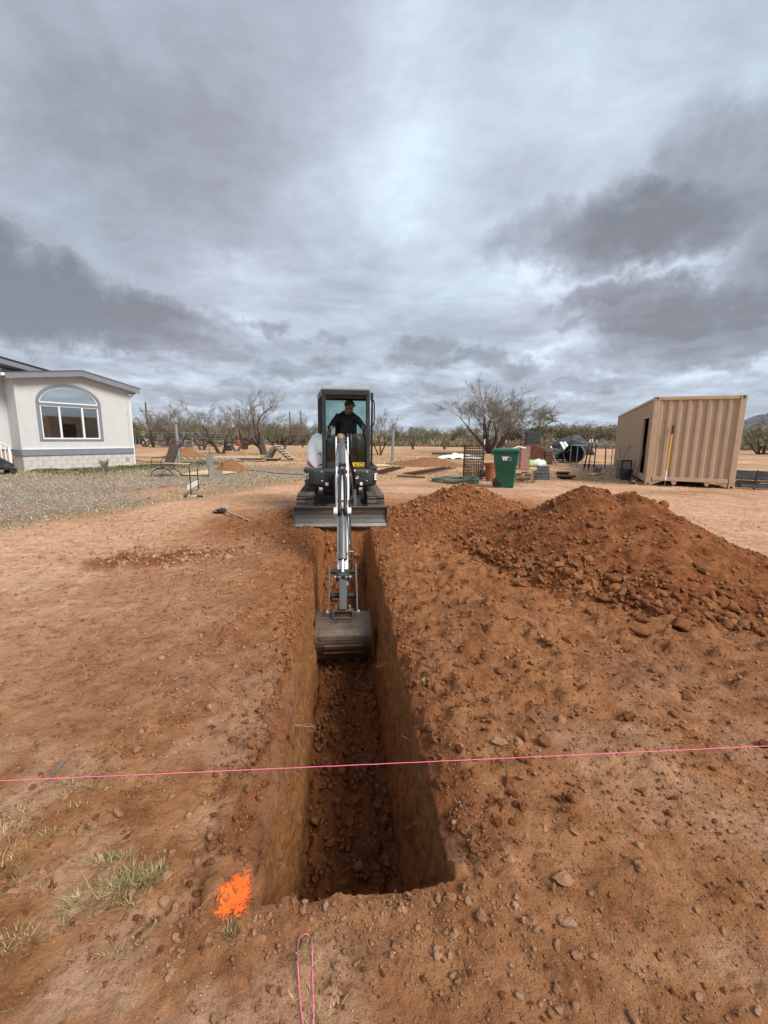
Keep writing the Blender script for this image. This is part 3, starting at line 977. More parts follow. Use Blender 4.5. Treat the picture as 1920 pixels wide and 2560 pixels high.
def scatter_clods():
    r = np.random.default_rng(77)
    xs, ys, rr, zone = [], [], [], []

    def put(x, y, rad, z):
        xs.append(x); ys.append(y); rr.append(rad); zone.append(np.full(len(x), z))

    def power(n, lo, hi, a=2.4):
        u = r.random(n)
        return (lo ** (1 - a) + u * (hi ** (1 - a) - lo ** (1 - a))) ** (1 / (1 - a))
    # foot of the big heap, facing the camera and the trench
    toe = [spot(*p) for p in ((1120, 1350), (1190, 1380), (1265, 1425), (1330, 1455), (1420, 1480), (1500, 1500), (1590, 1525), (1680, 1545), (1780, 1560), (1900, 1575), (2050, 1590))]
    n = 1500
    k = r.random(n) * (len(toe) - 1)
    i = np.minimum(k.astype(int), len(toe) - 2)
    fx = k - i
    tx = np.array([p.x for p in toe]); ty = np.array([p.y for p in toe])
    jit = np.abs(r.normal(size=n)) * 0.16
    ang = r.random(n) * 2 * PI
    put(tx[i] * (1 - fx) + tx[i + 1] * fx + jit * np.cos(ang), ty[i] * (1 - fx) + ty[i + 1] * fx + jit * np.sin(ang) + 0.05, power(n, 0.016, 0.085, 2.2), 0)
    # on the slope of the big heap
    n = 5000
    a = r.random(n) * 2 * PI; d = np.sqrt(r.random(n)) * 1.9
    put(2.9 + d * np.cos(a) * 0.95, 5.3 + d * np.sin(a), power(n, 0.0065, 0.070, 2.9), 1)
    # the further heap
    n = 2200
    a = r.random(n) * 2 * PI; d = np.sqrt(r.random(n)) * 1.5
    put(1.6 + d * np.cos(a) * 1.1, 8.7 + d * np.sin(a), power(n, 0.012, 0.075, 2.7), 2)
    # between trench and heap, and the hollow in front of it
    n = 5800
    s = 1.3 + r.random(n) ** 0.9 * 8.0; t = 0.40 + np.abs(r.normal(size=n)) * (0.75 + 0.2 * s)
    x, y = xy_of(s, t)
    put(x, y, power(n, 0.0065, 0.052, 2.85), 3)
    # close to the camera on the right
    n = 6500
    s = 0.7 + r.random(n) * 2.2; t = 0.15 + r.random(n) * 3.0
    x, y = xy_of(s, t)
    ok = (s < S0 - 0.02) | (t > 0.40)
    put(x[ok], y[ok], power(n, 0.0028, 0.026, 3.0)[ok], 4)
    n = 9000
    s = 0.7 + r.random(n) * 2.6; t = -0.1 + r.random(n) * 3.2
    x, y = xy_of(s, t)
    ok = ((s < S0 - 0.02) | (t > 0.40)) & (r.random(n) < sst(fbm(x / 0.4, y / 0.4, 3, 513), -0.3, 0.2))
    put(x[ok], y[ok], power(n, 0.0028, 0.014, 3.0)[ok], 13)
    # left of the trench
    n = 5200
    s = 1.0 + r.random(n) * 6.5; t = -0.40 - np.abs(r.normal(size=n)) * (0.5 + 0.16 * s)
    x, y = xy_of(s, t)
    put(x, y, power(n, 0.0038, 0.032, 3.0), 5)
    n = 13000  # extra dark crumbs, added to stand for shade in the soil cracks
    s = 1.0 + r.random(n) ** 0.85 * 7.5; t = -0.42 - np.abs(r.normal(size=n)) * (0.45 + 0.28 * s)
    x, y = xy_of(s, t)
    cl = fbm(x / 0.5, y / 0.5, 3, 511)
    ok = r.random(n) < sst(cl, -0.35, 0.25)
    put(x[ok], y[ok], power(n, 0.0045, 0.020, 3.0)[ok], 12)
    n = 500
    p = spot(425, 1392)
    put(p.x + r.normal(size=n) * 0.55, p.y + r.normal(size=n) * 0.22, power(n, 0.012, 0.06, 2.6), 5)
    # crumbled strips along both trench edges
    n = 3600
    s = 1.25 + r.random(n) * 6.0; sd_ = np.where(r.random(n) < .5, -1, 1); t = sd_ * (0.385 + np.abs(r.normal(size=n)) * 0.11)
    x, y = xy_of(s, t)
    put(x, y, power(n, 0.0045, 0.034, 2.7), 11)
    # near edge of the trench
    n = 900
    s = S0 - 0.02 - np.abs(r.normal(size=n)) * 0.16; t = (r.random(n) - 0.5) * 1.1
    x, y = xy_of(s, t)
    put(x, y, power(n, 0.003, 0.020, 2.6), 6)
    # around the excavator
    n = 900
    s = 5.8 + r.random(n) * 3.0; t = (r.random(n) - 0.5) * 4.0
    x, y = xy_of(s, t)
    ok = np.abs(t) > 0.48
    put(x[ok], y[ok], power(n, 0.012, 0.055, 2.5)[ok], 7)
    # graded ground on the right, the yard behind
    n = 900
    put(2.5 + r.random(n) * 9, 3.0 + r.random(n) * 10, power(n, 0.008, 0.035, 2.8), 8)
    n = 900
    put(-9 + r.random(n) * 9, 4.0 + r.random(n) * 8, power(n, 0.006, 0.028, 2.8), 9)
    x = np.concatenate(xs); y = np.concatenate(ys); rad = np.concatenate(rr); zn = np.concatenate(zone)
    z = surf_h(x, y)
    # trench floor
    n = 2200
    s = S0 + 0.05 + r.random(n) * 5.8; t = (r.random(n) - 0.5) * 0.54
    xf, yf = xy_of(s, t)
    rf = power(n, 0.008, 0.050, 2.5)
    edge_in = np.abs(t) > 0.20
    zf = -trench_depth(s) + 0.035 + np.where(edge_in, 0.02, 0)
    x = np.concatenate([x, xf]); y = np.concatenate([y, yf]); z = np.concatenate([z, zf]); rad = np.concatenate([rad, rf]); zn = np.concatenate([zn, np.full(n, 10)])
    # stones and crumbs lodged in the trench walls
    n = 900
    s = S0 + 0.05 + r.random(n) * 5.2; kz = r.random(n) ** 0.8 * 0.9; sd_ = np.where(r.random(n) < .5, -1, 1)
    wl_, wr_ = half_widths(s)
    wt_ = np.where(sd_ < 0, wl_, wr_)
    t = sd_ * (wt_ + (0.285 + .006 * (s - S0) - wt_) * kz + 0.012)
    xf, yf = xy_of(s, t)
    x = np.concatenate([x, xf]); y = np.concatenate([y, yf]); z = np.concatenate([z, -trench_depth(s) * kz - .03]); rad = np.concatenate([rad, power(n, 0.004, 0.024, 2.8)]); zn = np.concatenate([zn, np.full(n, 14)])
    s_, t_ = st_of(x, y)
    wl_, wr_ = half_widths(s_)
    intr = (s_ > S0 - 0.01) & (s_ < 7.6) & (t_ > -wl_ - 0.008) & (t_ < wr_ + 0.008) & (zn != 10) & (zn != 14)
    pp_ = spot(588, 2240)
    intr |= (np.hypot(x - pp_.x, y - pp_.y) < 0.10) & (rad > 0.0035) & (zn != 14) & (zn != 10)
    ok, dep = inview(x, y, z, 0.25)
    keep = ok & ~intr
    return x[keep], y[keep], z[keep], rad[keep], zn[keep], dep[keep]


CLOD_PLACE = {
    0: ('at the big heap foot', 'reddish', 'x', ((1.62, 'at its left end'), (2.2, 'left of its middle'), (2.75, 'right of its middle'), (99, 'towards its right end'))),
    1: ('on the big heap slope', 'reddish', 'x', ((2.4, 'on its left side'), (3.4, 'below its peak'), (99, 'on its right side'))),
    2: ('on the lower heap', 'brown', 'x', ((1.5, 'on its left half'), (99, 'on its right half'))),
    3: ('between trench and big heap', 'brown', 'y', ((2.0, 'near the pink string'), (3.2, 'beyond the pink string'), (4.8, 'level with the bucket'), (99, 'close to the excavator'))),
    4: ('right of the trench end', 'tan', 'x', ((0.7, 'close to the corner'), (1.3, 'well right of the corner'), (99, 'near the right edge'))),
    5: ('on ground left of the trench', 'tan', 'y', ((1.9, 'below the pink string'), (3.5, 'just beyond the pink string'), (99, 'further back'))),
    6: ('at the near trench edge', 'tan', 'x', ((-0.05, 'on its left half'), (99, 'on its right half'))),
    7: ('around the excavator blade', 'brown', 'x', ((-0.7, 'left of its middle'), (99, 'right of its middle'))),
    8: ('on the graded ground', 'tan', 'x', ((6, 'close to the heap'), (99, 'close to the container'))),
    9: ('on the bare yard', 'tan', 'x', ((-3, 'towards the house'), (99, 'towards the trench'))),
    12: ('on ground left of the trench', 'dark', 'y', ((1.9, 'below the pink string'), (3.5, 'just beyond the pink string'), (99, 'further back'))),  # dark soil tone stands for the shade of cracks
    13: ('right of the trench end', 'dark', 'x', ((0.7, 'close to the corner'), (1.3, 'well right of the corner'), (99, 'near the right edge'))),
    11: ('on the crumbled trench edge', 'brown', 'y', ((1.9, 'below the pink string'), (3.5, 'just beyond the pink string'), (99, 'further back'))),
    10: ('on the trench floor', 'dark brown', 'y', ((2.0, 'below the pink string'), (3.4, 'between string and bucket'), (99, 'behind the bucket'))),
}


def clod_label(zone, x, y, rad):
    place, hue, axis, cuts = CLOD_PLACE[int(zone)]
    v = x if axis == 'x' else y
    where = next(t for c, t in cuts if v < c)
    size = 'fist sized' if rad > 0.045 else ('egg sized' if rad > 0.022 else 'small')
    lab = f'{size} {hue} dirt clod {place}, {where}'
    return lab, f'{size} clods {place}, {where}'


clod_meshes = [mesh_np('dirt_clod', v, f, [MAT_CLOD]) for v, f in ROCK_FINE]
clod_meshes_dry = [mesh_np('dirt_clod', v, f, [MAT_CLODDRY]) for v, f in ROCK_FINE]
DRY_ZONES = (4, 5, 6, 8, 9)


def add_clod(x, y, z, rad, rot, k, label, group=None, sc3=(1, 1, 1), dry=False):
    o = bpy.data.objects.new('dirt_clod', (clod_meshes_dry if dry else clod_meshes)[k % len(clod_meshes)])
    COL.objects.link(o)
    o.location = (x, y, z)
    o.rotation_euler = rot
    o.scale = (rad * sc3[0], rad * sc3[1], rad * sc3[2])
    return tag(o, label, 'dirt clod', group)


# the large clods one can point at: (pixel, width in pixels, label)
for (px, py, wpx, k, sc3, lab) in [
    (1703, 1508, 66, 0, (1.15, .8, .8), 'biggest tan clod at the front foot of the big heap'),
    (1762, 1538, 38, 1, (1, .9, .9), 'rounded clod right beside the biggest clod at the foot of the heap'),
    (1706, 1545, 34, 2, (1, .8, .8), 'grey brown clod just below the biggest clod at the heap foot'),
    (1866, 1548, 44, 3, (1.2, .8, .7), 'flat clod at the far right end of the heap foot'),
    (1486, 1466, 38, 4, (1, .9, 1), 'blocky clod where the heap foot meets the rubble, left of the middle'),
    (1302, 1440, 46, 5, (1.2, .8, .8), 'pale sharp edged clod at the left corner of the heap foot'),
    (1612, 1588, 52, 6, (1.3, .8, .6), 'long flat clod lying in front of the big heap'),
    (1655, 1600, 40, 7, (1.2, .8, .6), 'flat clod touching the long flat clod in front of the heap'),
    (1378, 1312, 30, 8, (.75, .8, 1.2), 'upright rounded clod stuck high on the left slope of the heap'),
    (1402, 2160 + 38, 56, 0, (1.1, 1, .5), 'flat triangular slab of soil on the ground right of the trench corner'),
    (1422, 2310, 58, 1, (1.1, .9, .6), 'rounded clod half sunk in the near ground, right of the trench'),
    (1394, 2372, 34, 2, (1, .9, .8), 'chunky clod in a pair below the rounded half sunk clod'),
    (1442, 2394, 36, 3, (1, .9, .8), 'right hand clod of the pair below the half sunk clod'),
    (1096, 2246, 28, 4, (1, .9, .9), 'pale stone at the near right corner of the trench'),
    (1335, 1935, 26, 5, (1, .9, .8), 'yellowish clod sitting just below the pink string'),
    (1300, 1858, 30, 6, (1, .8, .7), 'angular clod in the cluster just above the pink string'),
    (1245, 1856, 36, 7, (1.2, .8, .7), 'widest clod in the cluster just above the pink string'),
    (524, 1768, 26, 8, (1, .9, .8), 'single pale clod on the bare ground left of the trench'),
    (1404, 1800, 36, 0, (.8, .8, 1.3), 'upright reddish clod standing on the rubble right of the trench'),
    (1655, 1686, 22, 1, (.9, .9, 1.1), 'lone pointed clod on the rubble in front of the heap'),
]:
    p = spot(px, py)
    hz_ = float(surf_h(np.array([p.x]), np.array([p.y]))[0])
    for _ in range(3):
        p = spot(px, py, hz_)
        hz_ = float(surf_h(np.array([p.x]), np.array([p.y]))[0])
    rad = wpx / 2 * (p.y * math.cos(PITCH) + 0.25) / FPX * 1.12
    add_clod(p.x, p.y, hz_ + rad * 0.22, rad, (random.uniform(-.2, .2), random.uniform(-.2, .2), random.uniform(0, 6)), k, lab, None, sc3, dry=py > 1700)

cx_, cy_, cz_, cr_, cn_, cd_ = scatter_clods()
order = np.argsort(-(cr_ / cd_) * (cn_ != 14))
N_SINGLE = 280
for q, i in enumerate(order[:N_SINGLE]):
    lab, g_ = clod_label(cn_[i], cx_[i], cy_[i], cr_[i])
    add_clod(cx_[i], cy_[i], cz_[i] + cr_[i] * 0.22, cr_[i], (random.uniform(-.5, .5), random.uniform(-.5, .5), random.uniform(0, 6.28)), q, lab, g_, dry=int(cn_[i]) in DRY_ZONES)
rest = order[N_SINGLE:]


def scatter_mesh(name, x, y, z, rad, shapes, mats, seed, sink=0.2, flat=1.0, fm=None):
    r = np.random.default_rng(seed)
    V, Fc, Mi, off = [], [], [], 0
    for k, (v, f) in enumerate(shapes):
        sel = np.arange(k, len(x), len(shapes))
        if not len(sel):
            continue
        a = r.random(len(sel)) * 2 * PI
        tx, ty = r.normal(size=len(sel)) * 0.35, r.normal(size=len(sel)) * 0.35
        c, s = np.cos(a), np.sin(a)
        vv = np.repeat(v[None], len(sel), axis=0)
        X = vv[..., 0] * c[:, None] - vv[..., 1] * s[:, None]
        Y = vv[..., 0] * s[:, None] + vv[..., 1] * c[:, None]
        Z = vv[..., 2] * flat + X * tx[:, None] + Y * ty[:, None]
        R_ = rad[sel][:, None]
        W = np.stack([x[sel][:, None] + X * R_, y[sel][:, None] + Y * R_, z[sel][:, None] + Z * R_ + sink * R_], axis=-1)
        V.append(W.reshape(-1, 3))
        Fc.append((f[None] + (np.arange(len(sel)) * len(v))[:, None, None] + off).reshape(-1, 3))
        if fm is not None:
            Mi.append(np.repeat(fm[sel], len(f)))
        off += len(sel) * len(v)
    return mesh_np(name, np.concatenate(V), np.concatenate(Fc), mats, fmat=np.concatenate(Mi) if fm is not None else None)


big_ = rest[cr_[rest] / cd_[rest] > 0.0085]
small_ = rest[cr_[rest] / cd_[rest] <= 0.0085]
o = link_mesh('rubble', scatter_mesh('rubble', cx_[big_], cy_[big_], cz_[big_], cr_[big_], ROCK_MID, [MAT_CLOD, MAT_CLODDRY], 5, fm=np.isin(cn_[big_], DRY_ZONES).astype(int)))
tag(o, 'loose rubble of small soil clods around the trench and heaps', 'rubble', kind='stuff')
CRUMB = [(np.array([(1, 0, 0), (-.1, .9, .1), (-.9, -.1, 0), (.1, -.8, -.1), (q, -q * .6, .7 + q), (0, 0, -.5)], float), np.array([(0, 1, 4), (1, 2, 4), (2, 3, 4), (3, 0, 4), (1, 0, 5), (2, 1, 5), (3, 2, 5), (0, 3, 5)])) for q in (.0, .2, -.25, .1)]
o = link_mesh('crumbs', scatter_mesh('crumbs', cx_[small_], cy_[small_], cz_[small_], cr_[small_], CRUMB, [MAT_CLOD, MAT_CLODDRY], 6, fm=np.isin(cn_[small_], DRY_ZONES).astype(int)))
tag(o, 'fine crumbs of soil strewn over the dug ground', 'soil crumbs', kind='stuff')

# ------------------------------------------------------------------ gravel in the yard by the house
MAT_G1 = mat('gravel grey', (0.30, 0.275, 0.235), 0.9, var=0.35, scale=9)
MAT_G2 = mat('gravel pale', (0.50, 0.46, 0.395), 0.9, var=0.25, scale=9)
MAT_G3 = mat('gravel brown', (0.23, 0.175, 0.12), 0.9, var=0.3, scale=9)
r_ = np.random.default_rng(91)
n = 80000
gx, gy = -16 + r_.random(n) * 15, 5.5 + r_.random(n) ** 1.25 * 16
Zg = zones(gx, gy)
kp = (r_.random(n) < Zg['gravel'] * 0.95) | (r_.random(n) < 0.02)
gx, gy = gx[kp], gy[kp]
ok, dp_ = inview(gx, gy, gx * 0, 0.15)
gx, gy = gx[ok], gy[ok]
gr = 0.008 + 0.015 * r_.random(len(gx)) ** 2
o = link_mesh('gravel', scatter_mesh('gravel', gx, gy, ground_h(gx, gy), gr * 1.15, [(v, f) for v, f in [rock_shape(0, 400 + i) for i in range(8)]] if False else [(np.array([(1, 0, 0), (-.5, .8, 0), (-.6, -.8, 0), (0, 0, .7), (.1, .1, -.4)], float), np.array([(0, 1, 3), (1, 2, 3), (2, 0, 3), (1, 0, 4), (2, 1, 4), (0, 2, 4)]))], [MAT_G1, MAT_G2, MAT_G3], 7, 0.15, fm=r_.choice([0, 0, 1, 2], len(gx))))
tag(o, 'grey and tan gravel spread over the yard beside the house', 'gravel', kind='stuff')

# sand grains and pebbles near the camera
n = 60000
s_, t_ = 0.70 + r_.random(n) ** 1.5 * 2.4, -2.6 + r_.random(n) * 5.4
px_, py_ = xy_of(s_, t_)
okk = ~((s_ > S0 - 0.005) & (np.abs(t_) < 0.40))
px_, py_ = px_[okk], py_[okk]
ok, dp_ = inview(px_, py_, px_ * 0, 0.1)
px_, py_ = px_[ok], py_[ok]
pr_ = 0.0009 + 0.0034 * r_.random(len(px_)) ** 4
MAT_GRAIN = mat('pale grit', (0.56, 0.43, 0.34), 0.95, var=0.25, scale=30)
o = link_mesh('grit', scatter_mesh('grit', px_, py_, ground_h(px_, py_), pr_, ROCK_LOW[:1] if False else [(np.array([(1, 0, 0), (-.5, .8, 0), (-.6, -.8, 0), (0, 0, .8), (.1, .1, -.4)], float), np.array([(0, 1, 3), (1, 2, 3), (2, 0, 3), (1, 0, 4), (2, 1, 4), (0, 2, 4)]))], [MAT_GRAIN, MAT_CLODDRY], 8, 0.3, fm=r_.choice([0, 1], len(px_), p=[.10, .90])))
tag(o, 'coarse pale sand grains and grit on the near ground', 'grit', kind='stuff')


# ------------------------------------------------------------------ grass
def blade_mesh(name, x, y, z, h, lean, az, w, mats, fm):
    """bent blades of grass, two quads each"""
    n = len(x)
    ca, sa = np.cos(az), np.sin(az)
    px, py = -sa, ca
    V = np.zeros((n, 5, 3))
    for k, (fh, fl, fw) in enumerate(((0, 0, 1), (0, 0, -1), (.6, .35, .7), (.6, .35, -.7), (1, 1, 0))):
        V[:, k, 0] = x + ca * lean * fl + px * w * fw
        V[:, k, 1] = y + sa * lean * fl + py * w * fw
        V[:, k, 2] = z + h * fh
    b = np.arange(n)[:, None] * 5
    F1 = np.concatenate([b + np.array([[0, 1, 3]]), b + np.array([[0, 3, 2]]), b + np.array([[2, 3, 4]])], axis=1).reshape(-1, 3)
    return mesh_np(name, V.reshape(-1, 3), F1, mats, fmat=np.repeat(fm, 3))


MAT_GR1 = mat('green grass', (0.100, 0.102, 0.026), 0.7, var=0.3, scale=14)
MAT_GR2 = mat('faded grass', (0.230, 0.190, 0.070), 0.75, var=0.3, scale=14)
MAT_GR3 = mat('dry straw', (0.48, 0.36, 0.17), 0.8, var=0.25, scale=14)
MAT_GR4 = mat('grey green weed', (0.135, 0.150, 0.085), 0.8, var=0.3, scale=14)
GX, GY, GH, GL, GA, GW, GM = [], [], [], [], [], [], []


def tuft(px, py, rx, ry, n, h, green=0.5, lean=1.0):
    n = int(n * .62)
    rx *= 1.15; ry *= 1.25
    c = spot(px, py)
    a = r_.random(n) * 2 * PI
    d = r_.random(n) ** 0.7
    ax = r_.random() * PI
    u, v = d * np.cos(a) * rx, d * np.sin(a) * ry
    GX.append(c.x + u); GY.append(c.y + v)
    hh = h * (0.35 + 0.65 * r_.random(n))
    GH.append(hh * 0.75); GL.append(hh * lean * (0.4 + 1.3 * r_.random(n))); GA.append(a + r_.normal(size=n) * 0.9)
    GW.append(0.0007 + 0.0009 * r_.random(n))
    GM.append(np.where(r_.random(n) < green * .72, np.where(r_.random(n) < 0.55, 0, 1), np.where(r_.random(n) < 0.35, 1, 2)))


for a in [(190, 1965, .075, .03, 170, .035, .75), (250, 1972, .06, .025, 130, .03, .7), (165, 1990, .04, .03, 60, .03, .6), (195, 2020, .05, .03, 90, .028, .5),
          (60, 2045, .11, .05, 160, .035, .6), (20, 2090, .10, .06, 230, .04, .5), (30, 2150, .08, .06, 160, .035, .45), (115, 2085, .04, .02, 90, .03, .7), (200, 2085, .035, .02, 60, .025, .6),
          (0, 2200, .08, .04, 150, .035, .4), (40, 2215, .05, .03, 80, .035, .4), (105, 2225, .03, .02, 40, .03, .4),
          (270, 2160, .065, .03, 240, .035, .65), (310, 2150, .04, .03, 120, .03, .6), (340, 2205, .075, .035, 380, .042, .62), (290, 2225, .08, .035, 340, .042, .6), (235, 2255, .075, .03, 260, .04, .55),
          (185, 2280, .05, .03, 130, .036, .55), (375, 2190, .045, .03, 150, .04, .55), (400, 2180, .02, .03, 70, .04, .5), (330, 2270, .05, .02, 90, .03, .4),
          (60, 2350, .07, .04, 150, .03, .4), (20, 2385, .06, .05, 160, .03, .4), (140, 2320, .04, .03, 40, .03, .5), (285, 2395, .03, .012, 90, .02, .75), (345, 2360, .035, .02, 60, .02, .5), (385, 2320, .015, .01, 40, .02, .7),
          (578, 2345, .022, .016, 190, .038, .85, .6), (765, 2385, .030, .028, 170, .018, .85), (800, 2410, .02, .015, 50, .018, .5), (790, 2570, .03, .03, 60, .03, .3), (845, 2530, .012, .012, 26, .03, .1),
          (415, 2130, .010, .008, 60, .012, .95), (360, 2130, .006, .006, 20, .010, .9), (215, 2075, .03, .01, 40, .02, .9), (790, 2320, .012, .01, 20, .015, .6), (760, 2500, .03, .02, 40, .03, .2)]:
    tuft(*a)
# single dead stems lying about
n = 420
s_, t_ = 0.75 + r_.random(n) ** 1.3 * 3.2, -2.9 + r_.random(n) * 5.4
sx, sy = xy_of(s_, t_)
okk = ~((s_ > S0 - 0.02) & (np.abs(t_) < 0.42)) & ((t_ < -0.4) | (r_.random(n) < 0.32))
sx, sy = sx[okk], sy[okk]
k = len(sx)
GX.append(sx); GY.append(sy); GH.append(0.004 + 0.008 * r_.random(k)); GL.append(0.02 + 0.06 * r_.random(k)); GA.append(r_.random(k) * 6.28); GW.append(np.full(k, .0007)); GM.append(np.full(k, 2))
GX, GY, GH, GL, GA, GW, GM = [np.concatenate(q) for q in (GX, GY, GH, GL, GA, GW, GM)]
o = link_mesh('grass', blade_mesh('grass', GX, GY, ground_h(GX, GY) - 0.002, GH, GL, GA, GW, [MAT_GR1, MAT_GR2, MAT_GR3, MAT_GR4], GM))
tag(o, 'thin green and straw coloured grass tufts on the near bare ground', 'grass', kind='stuff')

# dry grass over the yard and along the house
n = 110000
yx, yy = -15 + r_.random(n) * 30, 6.0 + r_.random(n) ** 1.25 * 36
Zy = zones(yx, yy)
cl = fbm(yx / 0.22, yy / 0.22, 2, 501)
want = np.clip(Zy['straw'] * 1.0 + 0.12 * Zy['gravel'], 0, 1) * sst(cl, -0.1, 0.3)
want = want * np.where(yx > 0.5, sst(yy, 13.0, 15.0), 1.0)
kp = r_.random(n) < want
yx, yy, Zs = yx[kp], yy[kp], {k: v[kp] for k, v in Zy.items()}
ok, dp_ = inview(yx, yy, yx * 0, 0.08)
blocked = (np.abs(Zs['t']) < 1.4) & (Zs['s'] < 10.5)
ok &= ~blocked
yx, yy = yx[ok], yy[ok]
k = len(yx)
hh = (0.02 + 0.08 * r_.random(k) ** 1.5)
o = link_mesh('dry_grass', blade_mesh('dry_grass', yx, yy, ground_h(yx, yy) - 0.003, hh, hh * 0.8, r_.random(k) * 6.28, 0.004 + 0.0006 * yy, [MAT_GR1, MAT_GR2, MAT_GR3, MAT_GR4], r_.choice([1, 2, 2, 2], k)))
tag(o, 'short dry straw coloured grass over the back yard', 'dry grass', kind='stuff')
# greener weeds along the foot of the house
n = 26000
u_ = -0.5 + r_.random(n) * 8.5; w_ = 0.1 + np.abs(r_.normal(size=n)) * 1.3
hx, hy = -14.03 + 0.504 * u_ + 0.864 * w_, 16.85 + 0.864 * u_ - 0.504 * w_
cl = fbm(hx / 0.5, hy / 0.5, 3, 507)
kp = (r_.random(n) < sst(cl, -0.25, 0.2)) & (u_ > 0.4 * r_.random(n))
hx, hy = hx[kp], hy[kp]
k = len(hx)
hh = 0.03 + 0.09 * r_.random(k) ** 2
o = link_mesh('weeds', blade_mesh('weeds', hx, hy, ground_h(hx, hy) - 0.003, hh, hh * 0.7, r_.random(k) * 6.28, np.full(k, 0.012), [MAT_GR1, MAT_GR2, MAT_GR3, MAT_GR4], r_.choice([0, 3, 3, 1], k)))
tag(o, 'low grey green weeds along the foot of the white house', 'weeds', kind='stuff')
# ================================================================== house
M_STUCCO = mat('white stucco', (0.555, 0.565, 0.555), 0.9, var=0.04, scale=3, bump=0.006, bscale=45, dirt=(0.55, 0.50, 0.44), dirt_amt=0.18, dirt_scale=0.8)
M_TRIM = mat('blue grey trim', (0.195, 0.215, 0.250), 0.7, var=0.06, scale=4)
M_WHITE = mat('white paint', (0.78, 0.79, 0.78), 0.55, var=0.04, scale=6)
M_BLOCK = mat('painted block', (0.57, 0.56, 0.54), 0.9, var=0.07, scale=6, bump=0.008, bscale=40, dirt=(0.45, 0.29, 0.20), dirt_amt=0.45, dirt_scale=1.6)
M_MORTAR = mat('block mortar', (0.36, 0.32, 0.28), 0.95, var=0.1)
M_SHINGLE = mat('dark shingles', (0.055, 0.055, 0.060), 0.9, var=0.3, scale=20, bump=0.01, bscale=30)
M_DARKROOM = mat('dim room', (0.10, 0.085, 0.07), 0.9, var=0.15, scale=2)
M_CURTAIN = mat('tan blind', (0.22, 0.175, 0.13), 0.9, var=0.08, scale=3)
M_WINGLASS = glass_mat('window glass', (0.55, 0.60, 0.58), 0.26, 0.02)

HL = Vector((-14.03, 16.85, 0.0))
house = empty('house', HL, math.radians(59.707), 'white stucco house with a big arched window and blue grey trim', 'house')
HW, HR, HDEEP = 4.28, 0.85, 7.0
PEAK_U = 2.25
Z_BLOCK, Z_BAND = 0.62, 0.86


def roof_z(u):      # underside of the small gable
    return 3.86 - 0.062 * (PEAK_U - u) * (3.0 if u > PEAK_U + 1e9 else 1.0) if u < PEAK_U else 3.86 - 0.205 * (u - PEAK_U)


def arch_pts(u0, u1, zs, zt, n=22):
    c, rx, rz = (u0 + u1) / 2, (u1 - u0) / 2, zt - zs
    return [(c + rx * math.cos(a), zs + rz * math.sin(a)) for a in [PI * k / n for k in range(n + 1)]]


U0, U1, ZW0, ZSP, ZTOP = 0.70, 2.94, 1.27, 2.72, 3.42
# front wall of the bay with the arched opening cut out
w = MB()
outer = arch_pts(U0, U1, ZSP, ZTOP)
hole = [(U1, ZW0)] + outer + [(U0, ZW0)]
bot = Z_BAND
fn = lambda y0: (lambda u, v, h: (u, h, v))
# left strip, right strip, below, above in vertical slices so every piece is a real slab
w.prism([(0.0, bot), (U0, bot), (U0, ZSP), (U0, roof_z(U0)), (0.0, roof_z(0))], 0.0, 0.14, fn(0))
w.prism([(U1, bot), (HW, bot), (HW, roof_z(HW)), (U1, roof_z(U1))], 0.0, 0.14, fn(0))
w.prism([(U0, bot), (U1, bot), (U1, ZW0), (U0, ZW0)], 0.0, 0.14, fn(0))
for a, b in zip(outer[:-1], outer[1:]):
    w.prism([a, (a[0], roof_z(a[0])), (b[0], roof_z(b[0])), b], 0.0, 0.14, fn(0))
w.box((HW - 0.07, HDEEP / 2 + 0.07, (bot + 3.3) / 2), (0.14, HDEEP - 0.14, 3.3 - bot))
w.box((0.07, HR / 2 + 0.07, (bot + 3.62) / 2), (0.14, HR - 0.14, 3.62 - bot))
w.box((-4.0, HR + 0.07, (bot + 3.95) / 2), (8.0 - 0.002, 0.14, 3.95 - bot))
w.build('wall', M_STUCCO, house)
# corner boards
MB().box((0.045, -0.012, (Z_BAND + 3.66) / 2), (0.13, 0.024, 3.66 - Z_BAND - .05)).build('corner_board', M_STUCCO, house)
MB().box((HW - 0.05, -0.012, (Z_BAND + 3.38) / 2), (0.12, 0.024, 3.38 - Z_BAND - .05)).build('corner_board', M_STUCCO, house)
# band
b = MB()
b.box((HW / 2, -0.02, (Z_BLOCK + Z_BAND) / 2), (HW + 0.04, 0.05, Z_BAND - Z_BLOCK - 0.004))
b.box((-0.02, HR / 2, (Z_BLOCK + Z_BAND) / 2), (0.05, HR - 0.06, Z_BAND - Z_BLOCK - 0.004))
b.build('trim_band', M_TRIM, house, bevel=0.006)
b = MB().box((HW / 2, -0.03, Z_BAND + 0.012), (HW + 0.04, 0.06, 0.022))
b.build('drip_edge', M_WHITE, house)
# skirting of painted blocks
m_ = MB()
m_.box((HW / 2, 0.075, Z_BLOCK / 2 - 0.06), (HW - 0.02, 0.10, Z_BLOCK + 0.10))
m_.box((0.075, HR / 2 + 0.05, Z_BLOCK / 2 - 0.06), (0.10, HR, Z_BLOCK + 0.10))
m_.box((-4.0, HR + 0.15, Z_BLOCK / 2 - 0.06), (7.9, 0.10, Z_BLOCK + 0.10))
m_.build('mortar_bed', M_MORTAR, house)
blk = MB().box((0, 0, 0), (0.406, 0.05, 0.203)).mesh('block', M_BLOCK)
half = MB().box((0, 0, 0), (0.20, 0.05, 0.203)).mesh('block', M_BLOCK)


